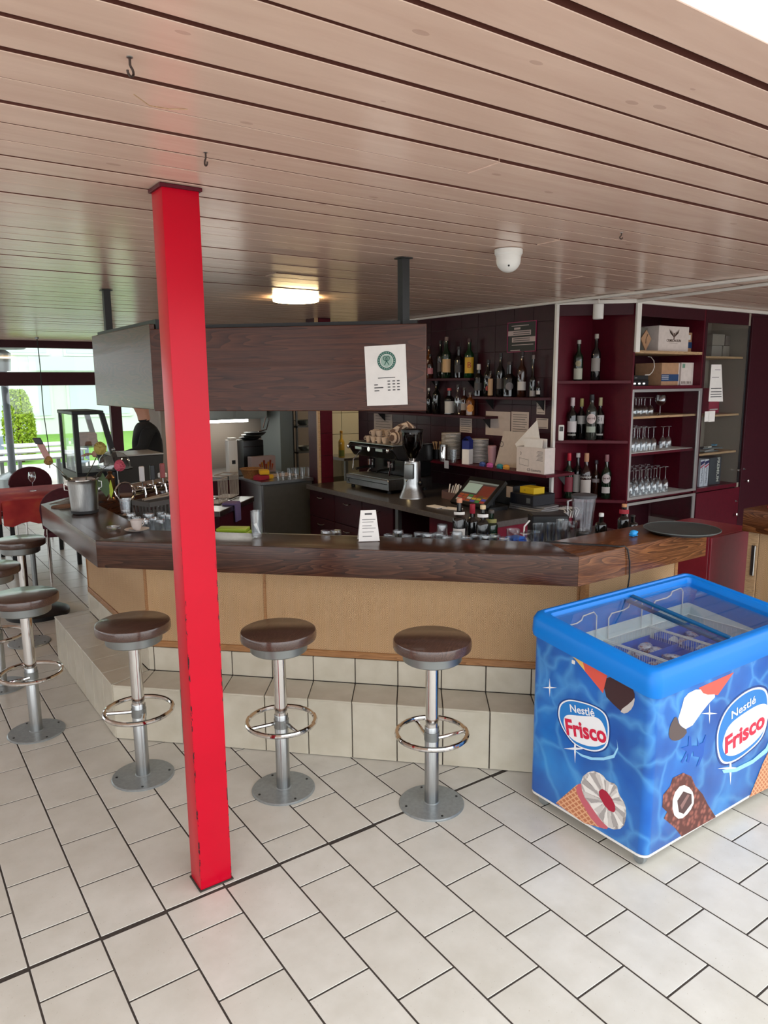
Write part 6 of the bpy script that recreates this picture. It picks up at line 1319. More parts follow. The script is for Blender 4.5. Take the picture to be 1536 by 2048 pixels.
for i, (cc, dx, dy, dz) in enumerate((((196, 150, 30), 0.02, 0.05, 0), ((150, 24, 50), -0.05, 0.0, 0.0), ((180, 30, 80), -0.02, 0.07, 0.0), ((216, 170, 40), 0.0, 0.04, 0.05))): MB().box(-0.07, -0.05, 0, 0.07, 0.05, 0.045, 0.016, 2).build('cloth', paint(cc, 0.9), t, (dx, dy, dz), 0.4*i)
t = thing('magazine', 'open pale magazine lying over glasses on the kitchen counter', 'magazine', (3.43, 6.80, KZ + 0.0005), 0.1); mb = MB(); mb.box(-0.16, -0.11, 0, 0.0, 0.11, 0.012, 0.003); mb.build('left_pages', paint((190, 168, 160)), t); MB().box(0.0005, -0.11, 0, 0.16, 0.11, 0.009, 0.003).build('right_pages', paint((200, 180, 172)), t)
# dispenser and black appliance behind
t = thing('water_dispenser', 'white upright dispenser lit by the kitchen lamp', 'dispenser', (3.17, 7.4, 0.9025)); MB().box(-0.05, -0.05, 0, 0.05, 0.05, 0.345, 0.008, 2).build('casing', M['whiteplastic'], t); MB().box(-0.03, -0.04, 0.3455, 0.05, 0.04, 0.37, 0.008, 2).build('cap', M['whiteplastic'], t); MB().box(-0.02, -0.053, 0.09, 0.02, -0.05, 0.13).build('tap_window', M['ironblack'], t)
t = thing('black_coffee_brewer', 'black coffee brewer with a pile of pans on top in the kitchen', 'brewer', (3.42, 7.5, 0.9025)); MB().box(-0.12, -0.12, 0, 0.12, 0.14, 0.33, 0.01, 2).build('casing', M['black'], t); MB().box(-0.12, -0.122, 0.26, 0.12, -0.12, 0.265).build('trim_line', M['chrome'], t)
t = thing('pan_pile', 'pile of dark pans and a steel colander on the black brewer', 'pans', (3.44, 7.5, 1.2335)); 
for i in range(3): MB().lathe([(0.08 + 0.01*i, 0), (0.12, 0.02), (0.125, 0.025), (0, 0.022)], 20).build('pan', M['satin'] if i == 1 else M['ironblack'], t, (0.03*i, 0, 0.026*i))
MB().tube([(0.1, 0, 0.08), (0.2, 0, 0.10), (0.24, 0, 0.22), (0.20, 0, 0.24), (0.16, 0, 0.12)], 0.008, 6).build('handle', M['chrome'], t)
t = thing('flower_box', 'pale box with dried orange flowers in the kitchen', 'box', (3.45, 7.21, 0.9025)); MB().box(-0.16, -0.05, 0, 0.12, 0.05, 0.17, 0.003).build('box_body', paint((150, 130, 128)), t)
for i in range(7): MB().tube([(0.0 + 0.02*i - 0.05, -0.055, 0.02), (0.025*i - 0.07, -0.06, 0.09 + 0.02*(i % 3))], 0.008, 6, rad=[0.004, 0.012]).build('dried_flower', paint([(150, 60, 24), (170, 110, 30), (120, 40, 20)][i % 3]), t)
# base counter carrying those, against the kitchen wall side
t = thing('rear_counter', 'long steel rear counter in the kitchen', 'counter', (2.75, 7.1, 0)); 
MB().box(0.0, 0.0, 0.0, 0.87, 0.7, 0.86).build('carcass', M['winedark'], t); MB().box(-0.01, -0.01, 0.861, 0.88, 0.71, 0.902, 0.003).build('worktop', M['steel'], t)
# wall cupboards with light strip
t = thing('wall_cupboard', 'steel kitchen wall cupboard with a light strip below', 'cupboard', (3.02, 7.80, 1.44)); MB().box(0, 0, 0.0, 0.78, 0.35, 0.55, 0.003).build('cupboard_body', flat('pale_grey_steel', srgb(150, 158, 156), 0.35, 0.3), t)
MB().box(0.02, -0.004, 0.02, 0.36, -0.001, 0.53, 0.002).build('cupboard_door', flat('pale_grey_door', srgb(158, 166, 164), 0.35, 0.3), t); MB().box(0.40, -0.004, 0.02, 0.76, -0.001, 0.53, 0.002).build('cupboard_door', flat('pale_grey_door2', srgb(158, 166, 164), 0.35, 0.3), t)
MB().box(0.06, 0.02, -0.03, 0.55, 0.06, -0.001, 0.002).build('light_strip', flat('strip_light', srgb(240, 244, 240), 0.4, emis=(1.0, 0.98, 0.9, 1), es=9.0), t)
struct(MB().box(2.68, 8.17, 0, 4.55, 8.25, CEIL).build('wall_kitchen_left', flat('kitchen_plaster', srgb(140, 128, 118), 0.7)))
t = thing('steel_cabinet', 'tall grey steel cabinet side in the kitchen', 'cabinet', (3.87, 7.62, 0)); MB().box(0, 0, 0, 0.165, 0.5, 2.2, 0.003).build('side_panel', flat('blue_grey_steel', srgb(132, 142, 142), 0.4, 0.3), t); MB().box(0.166, 0.0, 0, 0.18, 0.5, 2.2, 0.002).build('edge', M['ironblack'], t)
# rack with hanging ladles beside the pillar
t = thing('kitchen_rack', 'open kitchen rack with bowls and hanging ladles beside the pillar', 'rack', (4.07, 7.6, 0))
for zz in (1.03, 1.33): MB().box(0, 0, zz, 0.32, 0.3, zz + 0.02).build('shelf', M['satin'], t)
for xx in (0.0, 0.30): MB().box(xx, 0.0, 0, xx + 0.02, 0.02, 1.9).build('upright', M['satin'], t)
MB().box(0.0, 0.0, 1.88, 0.32, 0.3, 1.9).build('top_shelf', M['satin'], t)
tag(MB().lathe([(0.04, 0), (0.11, 0.06), (0.10, 0.06), (0.03, 0.008), (0, 0.008)], 20, cap=False).build('mixing_bowl', M['satin'], None, (4.24, 7.75, 1.3505)), 'shallow bowl on the upper kitchen rack shelf', 'bowl')
tag(MB().lathe([(0.05, 0), (0.10, 0.05), (0.09, 0.05), (0.04, 0.008), (0, 0.008)], 20, cap=False).build('mixing_bowl', M['satin'], None, (4.25, 7.75, 1.0505)), 'dark bowl on the lower kitchen rack shelf', 'bowl')
# lit tiled wall seen through the pass
tw_ = struct(MB().box(4.9, 8.42, 0, 6.6, 8.5, CEIL).build('wall_pass', flat('yellowed_grout', srgb(120, 112, 92), 0.8)))
tmesh = None
for r_ in range(6):
    for c_ in range(6):
        if tmesh is None: o = MB().box(0, -0.008, 0, 0.277, 0.002, 0.277, 0.002).build('tile', M['ktile'], tw_, smooth=0); tmesh = o.data
        else: o = bpy.data.objects.new('tile', tmesh); COL.objects.link(o); o.parent = tw_
        o.location = (4.905 + c_*0.283, 8.42, 0.60 + r_*0.283)
t = thing('pass_shelf', 'steel shelf with a yellow capped sauce bottle seen through the pass', 'shelf', (4.9, 7.9, 0.0)); MB().box(0, 0, 0.86, 1.2, 0.5, 0.90, 0.003).build('board', M['steel'], t)
for xx in (0.05, 1.1): MB().box(xx, 0.05, 0, xx + 0.04, 0.09, 0.86).build('leg', M['satin'], t)
q = onY(683, 900, 8.0); bottle('yellow sauce bottle with olive label standing in the kitchen pass', (q.x, 8.0, 0.9005), 0.34, 0.04, ('mustard', (200, 160, 60)), (214, 150, 40), (110, 120, 50), (0.05, 0.28))
lt = thing('kitchen_lamp', 'round ceiling lamp lighting the kitchen pass', 'lamp', (5.3, 7.4, CEIL - 0.06)); MB().lathe([(0.14, 0.0), (0.15, 0.02), (0.15, 0.05), (0, 0.05)], 28).build('shade', flat('kitchen_lamp_glow', srgb(255, 240, 200), 0.4, emis=(1.0, 0.86, 0.6, 1), es=14.0), lt); MB().lathe([(0.12, 0.0501), (0.12, 0.058), (0, 0.058)], 24).build('mount', M['white'], lt)
# sink run in front of the kitchen counter
sk = thing('sink_unit', 'steel sink drainer on a burgundy base left of the kitchen counter', 'sink', (2.21, 5.44, 0), PI/4)
MB().box(0.0, 0.0, 0.80, 0.79, 0.55, 0.845, 0.004).build('drainer', M['steel'], sk); MB().box(0.01, 0.01, 0.0, 0.78, 0.54, 0.799).build('cupboard_base', M['winedark'], sk)
for i in range(7): MB().box(0.40, 0.12 + i*0.055, 0.8455, 0.75, 0.13 + i*0.055, 0.850).build('drainer_rib', M['steel'], sk)
for i, (px, lb) in enumerate(((436, 'left grey dish rack on the sink drainer'), (463, 'right grey dish rack on the sink drainer'))):
    q = onZ(px, 1010, 0.8455) if i == 0 else onZ(px - 4, 998, 0.8455)
    t = thing('dish_rack', lb, 'dish rack', (q.x + 0.03, q.y + 0.12, 0.8505), PI/4)
    gm = flat('rack_plastic', srgb(150, 142, 138), 0.5); MB().box(-0.1, -0.07, 0, 0.1, 0.07, 0.008).build('rack_floor', gm, t)
    MB().tube([(-0.1, -0.07, 0.2), (0.1, -0.07, 0.2), (0.1, 0.07, 0.2), (-0.1, 0.07, 0.2)], 0.005, 6, True).build('rack_rim', gm, t)
    for j in range(9): MB().tube([(-0.1 + 0.025*j, -0.07, 0.005), (-0.1 + 0.025*j, -0.07, 0.2)], 0.003, 5).build('rack_bar', gm, t)
t = thing('dish_cloth', 'violet dish cloth hanging over the sink edge', 'cloth', (2.46, 5.69, 0.846), PI/4); pm = paint((96, 84, 130), 0.9); MB().box(-0.07, -0.012, 0, 0.07, 0.10, 0.02, 0.008, 2).build('top_fold', pm, t); MB().box(-0.06, -0.022, -0.14, 0.05, -0.006, 0.012, 0.006, 2).build('hanging_fold', pm, t)

# ------------------------------------------------------------------ cake display and counter things at the far left end of the bar
dcx, dcy = 1.235, 5.74
dcs = thing('cake_display', 'black framed slanted glass cake display at the far bar end', 'display case', (dcx, dcy, BT)); fw_ = 0.036
W3, Wb, D3, H0, H1 = 0.19, 0.28, 0.50, 0.12, 0.555
M['frameblk'] = flat('display_black', srgb(14, 14, 16), 0.45, spec=0.3)
MB().box(0, 0, 0, Wb + 0.02, D3, 0.05, 0.003).build('plinth_box', M['white'], dcs); MB().box(0, 0, 0.0505, Wb + 0.02, D3, H0, 0.003).build('base_box', M['frameblk'], dcs)
for yy in (0.0, D3 - fw_):
    for a, b in (((0, H0), (0, H1)), ((W3, H1), (Wb, H0 + 0.02))):
        mb = MB(); dx, dz = b[0]-a[0], b[1]-a[1]; L_ = math.hypot(dx, dz); ux, uz = dz/L_*fw_/2, -dx/L_*fw_/2
        P4 = [(a[0]-ux+fw_/2, a[1]-uz), (a[0]+ux+fw_/2, a[1]+uz), (b[0]+ux+fw_/2, b[1]+uz), (b[0]-ux+fw_/2, b[1]-uz)]
        mb.T = Matrix.Translation((0, yy + fw_, 0)) @ Matrix.Rotation(PI/2, 4, 'X'); mb.prism(P4, 0, fw_); mb.build('frame_post', M['frameblk'], dcs)
MB().box(-0.005, -0.003, H1 - 0.005, W3 + 0.03, D3 + 0.003, H1 + 0.022, 0.004).build('roof', M['frameblk'], dcs)
MB().box(fw_, 0.010, H0, W3 + 0.02, 0.014, H1 - 0.006).build('glass_side', M['pane'], dcs); MB().box(0.010, fw_, H0, 0.014, D3 - fw_, H1 - 0.006).build('glass_back', M['pane'], dcs)
MB().box(fw_, fw_, 0.30, W3 + 0.03, D3 - fw_, 0.305).build('glass_shelf', M['pane'], dcs)
tag(MB().box(0, 0, 0, 0.14, 0.16, 0.10, 0.01).build('cake_loaf', speckle('brown_cake', srgb(120, 84, 70), 0.2, 50, 0.9, bumps=0.4), None, (dcx + 0.06, dcy + 0.15, BT + 0.306)), 'brown loaf cake on the display shelf', 'cake')
cdm = thing('cake_dome', 'clear cake dome on a black stand in front of the display', 'cake dome', (1.47, 5.60, BT)); MB().lathe([(0.07, 0), (0.02, 0.02), (0.02, 0.13), (0.10, 0.145), (0.13, 0.15), (0.13, 0.158), (0, 0.158)], 28).build('stand', M['frameblk'], cdm)
MB().lathe([(0.115, 0.1585), (0.115, 0.19), (0.10, 0.235), (0.07, 0.265), (0.03, 0.28), (0.0, 0.283)], 28, cap=False).build('dome', M['glassware'], cdm); MB().ball((0, 0, 0.295), 0.014, (1, 1, 1), 10, 6).build('knob', M['glassware'], cdm)
t = thing('white_card', 'small white card propped below the cake display', 'card', (1.32, 5.70, BT)); MB().box(-0.03, -0.006, 0, 0.03, 0.0, 0.09).build('card_face', M['paper'], t); MB().box(-0.03, -0.001, 0, 0.03, 0.022, 0.004).build('card_foot', M['paper'], t)
t = thing('black_till_drawer', 'black cash drawer with a glossy top behind the silk roses', 'cash drawer', (1.83, 6.36, 0)); MB().box(-0.2, -0.2, 0.0, 0.2, 0.25, 1.00, 0.003).build('pedestal', M['winedark'], t); MB().box(-0.195, -0.19, 1.0005, 0.195, 0.22, 1.255, 0.006).build('drawer_case', M['rubber'], t); MB().box(-0.2, -0.195, 1.2555, 0.2, 0.225, 1.268, 0.003).build('top_plate', flat('grey_top_plate', srgb(150, 150, 150), 0.3), t)
# ------------------------------------------------------------------ person behind the bar
def lathe_sk(name, chain, mat, parent, sub=2):
    """chain: verts [(co, rx, ry)], edges; grows one continuous skin"""
    vs, es = chain; me = bpy.data.meshes.new(name); me.from_pydata([v[0] for v in vs], es, [])
    o = bpy.data.objects.new(name, me); COL.objects.link(o); sk_ = o.modifiers.new('skin', 'SKIN'); sk_.use_smooth_shade = True
    for i, v in enumerate(vs): me.skin_vertices[0].data[i].radius = (v[1], v[2]); me.skin_vertices[0].data[i].use_root = (i == 0)
    ss = o.modifiers.new('sub', 'SUBSURF'); ss.levels = ss.render_levels = sub
    dg = bpy.context.evaluated_depsgraph_get(); m2 = bpy.data.meshes.new_from_object(o.evaluated_get(dg)); bpy.data.objects.remove(o)
    m2.materials.clear(); m2.materials.append(mat); m2.polygons.foreach_set('use_smooth', [True]*len(m2.polygons))
    r = bpy.data.objects.new(name, m2); COL.objects.link(r); r.parent = parent; return r
cloth_blk = speckle('black_jacket', srgb(20, 21, 23), 0.2, 30, 0.85); trous = speckle('dark_trousers', srgb(24, 24, 28), 0.2, 30, 0.85); skin_m = flat('skin', srgb(190, 140, 118), 0.5)
pe = thing('person', 'person in a black long sleeved jacket reaching towards the cake display', 'person', (2.24, 7.25, 0), 2.95)
# local x points to where the person faces (towards the display), y to the person's left
sk_v = [((0, 0, 0.98), 0.16, 0.12), ((0.0, 0, 1.12), 0.15, 0.11), ((0.01, 0, 1.28), 0.17, 0.12), ((0.01, 0, 1.40), 0.16, 0.11), ((0.02, 0, 1.48), 0.08, 0.075), ((0.03, 0, 1.55), 0.055, 0.055), ((0.045, 0, 1.62), 0.075, 0.085), ((0.045, 0, 1.70), 0.085, 0.10), ((0.035, 0, 1.765), 0.06, 0.07),
        ((0.01, 0.18, 1.42), 0.07, 0.065), ((0.09, 0.23, 1.22), 0.052, 0.052), ((0.28, 0.19, 1.17), 0.042, 0.042), ((0.46, 0.16, 1.20), 0.032, 0.026), ((0.53, 0.155, 1.20), 0.036, 0.018),
        ((0.01, -0.18, 1.42), 0.07, 0.065), ((0.0, -0.23, 1.15), 0.052, 0.052), ((0.06, -0.22, 0.92), 0.040, 0.040), ((0.09, -0.21, 0.83), 0.034, 0.022),
        ((0.0, 0.09, 0.88), 0.10, 0.10), ((0.015, 0.095, 0.50), 0.065, 0.065), ((-0.02, 0.10, 0.10), 0.045, 0.045), ((0.07, 0.105, 0.035), 0.04, 0.03), ((0.17, 0.11, 0.028), 0.035, 0.022),
        ((0.0, -0.09, 0.88), 0.10, 0.10), ((0.015, -0.095, 0.50), 0.065, 0.065), ((-0.02, -0.10, 0.10), 0.045, 0.045), ((0.07, -0.105, 0.035), 0.04, 0.03), ((0.17, -0.11, 0.028), 0.035, 0.022)]
sk_e = [(0, 1), (1, 2), (2, 3), (3, 4), (4, 5), (5, 6), (6, 7), (7, 8), (3, 9), (9, 10), (10, 11), (11, 12), (12, 13), (3, 14), (14, 15), (15, 16), (16, 17), (0, 18), (18, 19), (19, 20), (20, 21), (21, 22), (0, 23), (23, 24), (24, 25), (25, 26), (26, 27)]
bd = lathe_sk('body', (sk_v, sk_e), skin_m, pe)
bd.data.materials.append(cloth_blk); bd.data.materials.append(trous)
for f in bd.data.polygons:
    c_ = f.center
    hand = (c_.x > 0.44 and c_.z > 1.0) or (c_.z < 0.90 and c_.y < -0.165 and c_.z > 0.7)
    f.material_index = 0 if (c_.z > 1.50 or hand) else (1 if c_.z > 0.93 or abs(c_.y) > 0.175 else 2)
def finger(base, tip, r): lathe_f = MB(); b_, t_ = Vector(base), Vector(tip); m_ = (b_ + t_)/2 + Vector((0, 0, 0.008)); lathe_f.tube([b_, m_, t_], r, 8, rad=[r, r*0.95, r*0.7]); return lathe_f
for i, (dy, ln) in enumerate(((-0.030, 0.065), (-0.010, 0.078), (0.010, 0.074), (0.028, 0.058))): finger((0.545, 0.155 + dy, 1.20), (0.545 + ln, 0.155 + dy*1.15, 1.185), 0.0085).build('finger', skin_m, pe)
finger((0.51, 0.125, 1.195), (0.565, 0.09, 1.185), 0.010).build('thumb', skin_m, pe)
for i, (dy, ln) in enumerate(((-0.025, 0.06), (-0.008, 0.075), (0.010, 0.072), (0.026, 0.055))): finger((0.095 + dy, -0.21, 0.815), (0.10 + dy*1.1, -0.205, 0.815 - ln), 0.0085).build('finger', skin_m, pe)
finger((0.12, -0.195, 0.84), (0.145, -0.18, 0.785), 0.010).build('thumb', skin_m, pe)
hm = MB(); hm.ball((0.028, 0, 1.735), 0.098, (1.0, 0.98, 0.86), 18, 12); o = hm.build('hair', speckle('dark_hair', srgb(40, 30, 26), 0.3, 80, 0.8), pe)
bmx = bmesh.new(); bmx.from_mesh(o.data); bmesh.ops.delete(bmx, geom=[v for v in bmx.verts if v.co.x > 0.075 and v.co.z < 1.755], context='VERTS'); bmx.to_mesh(o.data); bmx.free()
for s_ in (-1, 1):
    MB().ball((0.128, s_*0.032, 1.685), 0.011, (0.6, 1.2, 0.8), 10, 6).build('eye', M['blackgloss'], pe)
    MB().ball((0.05, s_*0.098, 1.675), 0.024, (0.6, 0.35, 1.1), 10, 6).build('ear', skin_m, pe)
MB().tube([(0.125, 0, 1.695), (0.150, 0, 1.655), (0.130, 0, 1.645)], 0.010, 8, rad=[0.006, 0.013, 0.010]).build('nose', skin_m, pe)
MB().ball((0.120, 0, 1.618), 0.02, (0.4, 1.1, 0.3), 10, 6).build('mouth', paint((150, 80, 76)), pe)

# ------------------------------------------------------------------ dining corner on the left
k = NT('red_table_cloth'); wv = k.noise(k.coord((1, 1, 1)), 3.0, 3); k.l(k.ramp(wv, [(0.35, srgb(140, 24, 34)), (0.55, srgb(176, 52, 50)), (0.7, srgb(196, 96, 60))]), k.b.inputs['Base Color']); k.set(Roughness=0.85); CLOTH = k.mat
def dining_table(label, x, y, sx, sy, rot=0, top=None, group=None, legm='ironblack'):
    t = thing('dining_table', label, 'table', (x, y, 0), rot, group); MB().box(-sx/2, -sy/2, 0.70, sx/2, sy/2, 0.735, 0.004).build('tabletop', top or M['lightwood'], t)
    for a in (-1, 1):
        for b in (-1, 1): MB().box(a*(sx/2 - 0.06) - 0.02, b*(sy/2 - 0.06) - 0.02, 0, a*(sx/2 - 0.06) + 0.02, b*(sy/2 - 0.06) + 0.02, 0.70, 0.002).build('leg', M[legm], t)
    return t
def tablecloth(label, x, y, sx, sy, rot=0):
    mb = MB(); N = 10
    def hem(i, n): return 0.50 - 0.02*math.sin(i*1.7)
    for (ax, ay, bx2, by2) in ((-1, -1, 1, -1), (1, -1, 1, 1), (1, 1, -1, 1), (-1, 1, -1, -1)):
        for i in range(N):
            u0, u1 = i/N, (i+1)/N; P0 = Vector(((ax + (bx2-ax)*u0)*sx/2, (ay + (by2-ay)*u0)*sy/2, 0)); P1 = Vector(((ax + (bx2-ax)*u1)*sx/2, (ay + (by2-ay)*u1)*sy/2, 0)); n_ = Vector((by2-ay, -(bx2-ax), 0)).normalized()
            w0, w1 = 0.012 + 0.010*math.sin(i*2.1), 0.012 + 0.010*math.sin((i+1)*2.1)
            mb.face([P0 + Vector((0, 0, 0.738)), P1 + Vector((0, 0, 0.738)), P1 + n_*w1 + Vector((0, 0, hem(i+1, N))), P0 + n_*w0 + Vector((0, 0, hem(i, N)))])
    mb.face([(-sx/2, -sy/2, 0.738), (sx/2, -sy/2, 0.738), (sx/2, sy/2, 0.738), (-sx/2, sy/2, 0.738)])
    bmesh.ops.remove_doubles(mb.bm, verts=mb.bm.verts, dist=0.0005)
    for f_ in mb.bm.faces: f_.smooth = True
    o = mb.build('tablecloth', CLOTH, None, (x, y, 0), rot); return tag(o, label, 'tablecloth')
dining_table('dining table under the red cloth with the wine glass', 1.36, 8.35, 0.72, 0.98); tablecloth('red patterned cloth under the wine glass on the right dining table', 1.36, 8.35, 0.76, 1.02)
dining_table('dining table under the red cloth at the left picture edge', 0.52, 8.45, 0.78, 0.98); tablecloth('red patterned cloth on the dining table at the left picture edge', 0.52, 8.45, 0.82, 1.02)
stem('wine_glass', 'empty wine glass standing on the red tablecloth', (1.36, 8.42, 0.7395), 0.20, 0.038, False, None)
tag(MB().lathe([(0.06, 0), (0.11, 0.012), (0.112, 0.014), (0.06, 0.006), (0, 0.006)], 28).build('dinner_plate', po, None, (0.86, 8.30, 0.7395)), 'white plate on the left red tablecloth', 'plate')
def dining_chair(label, x, y, rot):
    t = thing('dining_chair', label, 'chair', (x, y, 0), rot, 'burgundy dining chairs')
    cm = speckle('burgundy_upholstery', srgb(74, 18, 32), 0.15, 40, 0.8)
    MB().box(-0.22, -0.22, 0.43, 0.22, 0.22, 0.48, 0.02, 2).build('seat', cm, t)
    mb = MB(); P = [(-0.22, 0.52)] + [(-0.22 + 0.0*i, 0.7) for i in range(1)] + [(0.24*math.cos(a), 0.70 + 0.20*math.sin(a)) for a in [PI - PI*i/12 for i in range(13)]] + [(0.22, 0.52)]
    mb.T = Matrix.Translation((0, 0.23, 0)) @ Matrix.Rotation(PI/2, 4, 'X'); mb.prism(P, -0.02, 0.02, 0.006); mb.build('backrest', cm, t)
    for a in (-1, 1):
        MB().tube([(a*0.19, -0.19, 0), (a*0.19, -0.19, 0.43)], 0.011, 8).build('leg', M['chrome'], t)
        MB().tube([(a*0.19, 0.22, 0), (a*0.19, 0.21, 0.45), (a*0.18, 0.235, 0.60)], 0.011, 8).build('leg', M['chrome'], t)
    return t
c0 = dining_chair('burgundy round backed chair closest to the wine cooler', 1.50, 7.50, PI - 0.2)
dup(c0, (1.52, 9.18, 0), 0.1, 'burgundy round backed chair behind the table with the wine glass', 'burgundy dining chairs')
# parasol foot / black round base by the bar end
t = thing('parasol_base', 'round black weighted stand base on the floor beyond the left stools', 'stand base', (0.98, 6.35, 0)); MB().lathe([(0.24, 0), (0.24, 0.03), (0.20, 0.05), (0.04, 0.06), (0.03, 0.12), (0, 0.12)], 32).build('base_disc', M['black'], t); MB().tube([(0, 0, 0.1), (0, 0, 0.62)], 0.02, 10).build('stub_pole', M['satin'], t)

# ------------------------------------------------------------------ outside beyond the glass
GY = WINY + 0.2
struct(MB().box(-25, GY, -0.15, 30, 19.0, -0.01).build('floor_terrace', speckle('pale_terrace_slabs', srgb(206, 200, 190), 0.06, 8, 0.8)))
struct(MB().box(-25, 19.0, -0.15, 40, 60, 0.0).build('floor_lawn', speckle('mown_lawn', srgb(110, 160, 50), 0.2, 5, 0.95, bumps=0.3)))
struct(MB().box(-25, -30, -0.16, 30, -5.0, -0.01).build('floor_forecourt', speckle('forecourt_paving', srgb(196, 190, 180), 0.06, 4, 0.85)))
whitetop = speckle('white_slatted_top', srgb(226, 226, 222), 0.05, 20, 0.5)
def slat_table(label, x, y, rot=0):
    t = thing('garden_table', label, 'garden table', (x, y, -0.01), rot, 'white terrace tables')
    for i in range(6): MB().box(-0.7, -0.38 + i*0.128, 0.72, 0.7, -0.265 + i*0.128, 0.745, 0.003).build('slat', whitetop, t)
    for a in (-1, 1):
        MB().box(a*0.55 - 0.03, -0.36, 0, a*0.55 + 0.03, -0.30, 0.72).build('leg', M['satin'], t); MB().box(a*0.55 - 0.03, 0.30, 0, a*0.55 + 0.03, 0.36, 0.72).build('leg', M['satin'], t)
    return t
g0 = slat_table('white slatted terrace table nearest the window', 2.0, 12.6, 0.1)
dup(g0, (2.4, 13.9, -0.01), 0.05, 'white slatted terrace table second from the window'); dup(g0, (2.75, 15.2, -0.01), 0.05, 'white slatted terrace table third from the window'); dup(g0, (0.3, 13.2, -0.01), 0.1, 'white slatted terrace table left of the others')
def garden_chair(label, x, y, rot):
    t = thing('garden_chair', label, 'garden chair', (x, y, -0.01), rot, 'terrace chairs'); gm = flat('blue_grey_lacquer', srgb(150, 166, 178), 0.5)
    for i in range(5): MB().box(-0.22, -0.2 + i*0.085, 0.42, 0.22, -0.13 + i*0.085, 0.44).build('seat_slat', gm, t)
    for i in range(4): MB().box(-0.2 + i*0.115, 0.22, 0.46, -0.13 + i*0.115, 0.245, 0.86).build('back_slat', gm, t)
    for a in (-1, 1):
        MB().box(a*0.2 - 0.015, -0.2, 0, a*0.2 + 0.015, -0.17, 0.42).build('leg', M['satin'], t); MB().box(a*0.2 - 0.015, 0.22, 0, a*0.2 + 0.015, 0.25, 0.46).build('leg', M['satin'], t)
    return t
q0 = garden_chair('pale slatted garden chair behind the second terrace table', 3.1, 14.5, -0.4)
dup(q0, (3.3, 13.2, -0.01), -1.2, 'pale slatted garden chair right of the nearest terrace table'); dup(q0, (2.1, 15.9, -0.01), 0.2, 'pale slatted garden chair behind the third terrace table')
# hedge of small leaves
hd = thing('columnar_hedge', 'bright yellow green columnar hedge outside the window', 'hedge', (onY(36, 830, 19.6).x, 19.6, 0)); rgl = random.Random(2)
me = bpy.data.meshes.new('foliage'); vs, fs = [], []
for i in range(4200):
    z = rgl.uniform(0.1, 1.72); rad = 0.36*math.sqrt(max(0.08, 1 - ((z - 0.8)/1.02)**2)); a = rgl.uniform(0, 2*PI); r_ = rad*math.sqrt(rgl.uniform(0.55, 1.0))
    c_ = Vector((r_*math.cos(a), r_*math.sin(a), z)); s_ = rgl.uniform(0.03, 0.06); u = Vector((rgl.uniform(-1, 1), rgl.uniform(-1, 1), rgl.uniform(-1, 1))).normalized(); v = u.cross(Vector((rgl.uniform(-1, 1), rgl.uniform(-1, 1), rgl.uniform(-1, 1)))).normalized()
    n0 = len(vs); vs += [c_ + u*s_, c_ + v*s_*0.5, c_ - u*s_, c_ - v*s_*0.5]; fs.append((n0, n0+1, n0+2, n0+3))
me.from_pydata(vs, [], fs); me.materials.append(speckle('spring_leaf', srgb(150, 178, 40), 0.3, 20, 0.7)); o = bpy.data.objects.new('foliage', me); COL.objects.link(o); o.parent = hd; tag(o, kind='stuff')
MB().tube([(0, 0, 0), (0, 0, 1.2)], 0.06, 8).build('trunk', speckle('bark', srgb(90, 66, 48), 0.3, 30, 0.9), hd); hd.location.z = 0.0
# pale club building far behind
cbn = thing('club_building', 'pale flat roofed building with a band of windows beyond the lawn', 'building', (2.0, 30.0, 0.0)); bw = flat('white_render', srgb(228, 230, 228), 0.7); wnm = flat('tinted_window', srgb(214, 226, 230), 0.4)
MB().box(-2, 0, 0, 26, 6, 4.6).build('wall', bw, cbn); MB().box(-2.4, -0.8, 4.6, 26.4, 6.4, 5.0).build('roof', flat('roof_edge', srgb(205, 190, 184), 0.7), cbn)
for i in range(9):
    for za, zb in ((0.6, 2.2), (2.9, 4.1)):
        f = MB().box(-1.5 + i*2.9, -0.06, za, 0.9 + i*2.9, 0.0, zb).build('window_frame', bw, cbn); MB().box(-1.4 + i*2.9, -0.08, za + 0.1, 0.8 + i*2.9, -0.061, zb - 0.1).build('pane', wnm, f)
MB().box(3.0, -0.5, 2.35, 9.0, -0.42, 2.85).build('sign_board', flat('sign_white', srgb(210, 222, 222), 0.6), cbn)
# patio heater at the left edge
hp = onY(12, 800, 11.98)
ph_ = thing('patio_heater', 'grey patio heater with a dark hood at the left picture edge', 'patio heater', (hp.x, 11.98, -0.01)); MB().lathe([(0.22, 0), (0.22, 0.5), (0.18, 0.55), (0.04, 0.6)], 24).build('cylinder_base', M['satin'], ph_); MB().tube([(0, 0, 0.55), (0, 0, 2.05)], 0.05, 12).build('pole', flat('heater_grey', srgb(120, 126, 134), 0.5), ph_); MB().lathe([(0.10, 2.05), (0.12, 2.30), (0.05, 2.35)], 20).build('burner', M['satin'], ph_); MB().lathe([(0.05, 2.38), (0.30, 2.36), (0.36, 2.40), (0.30, 2.47), (0.05, 2.54), (0, 2.54)], 28).build('hood', flat('heater_hood', srgb(90, 100, 102), 0.5), ph_)

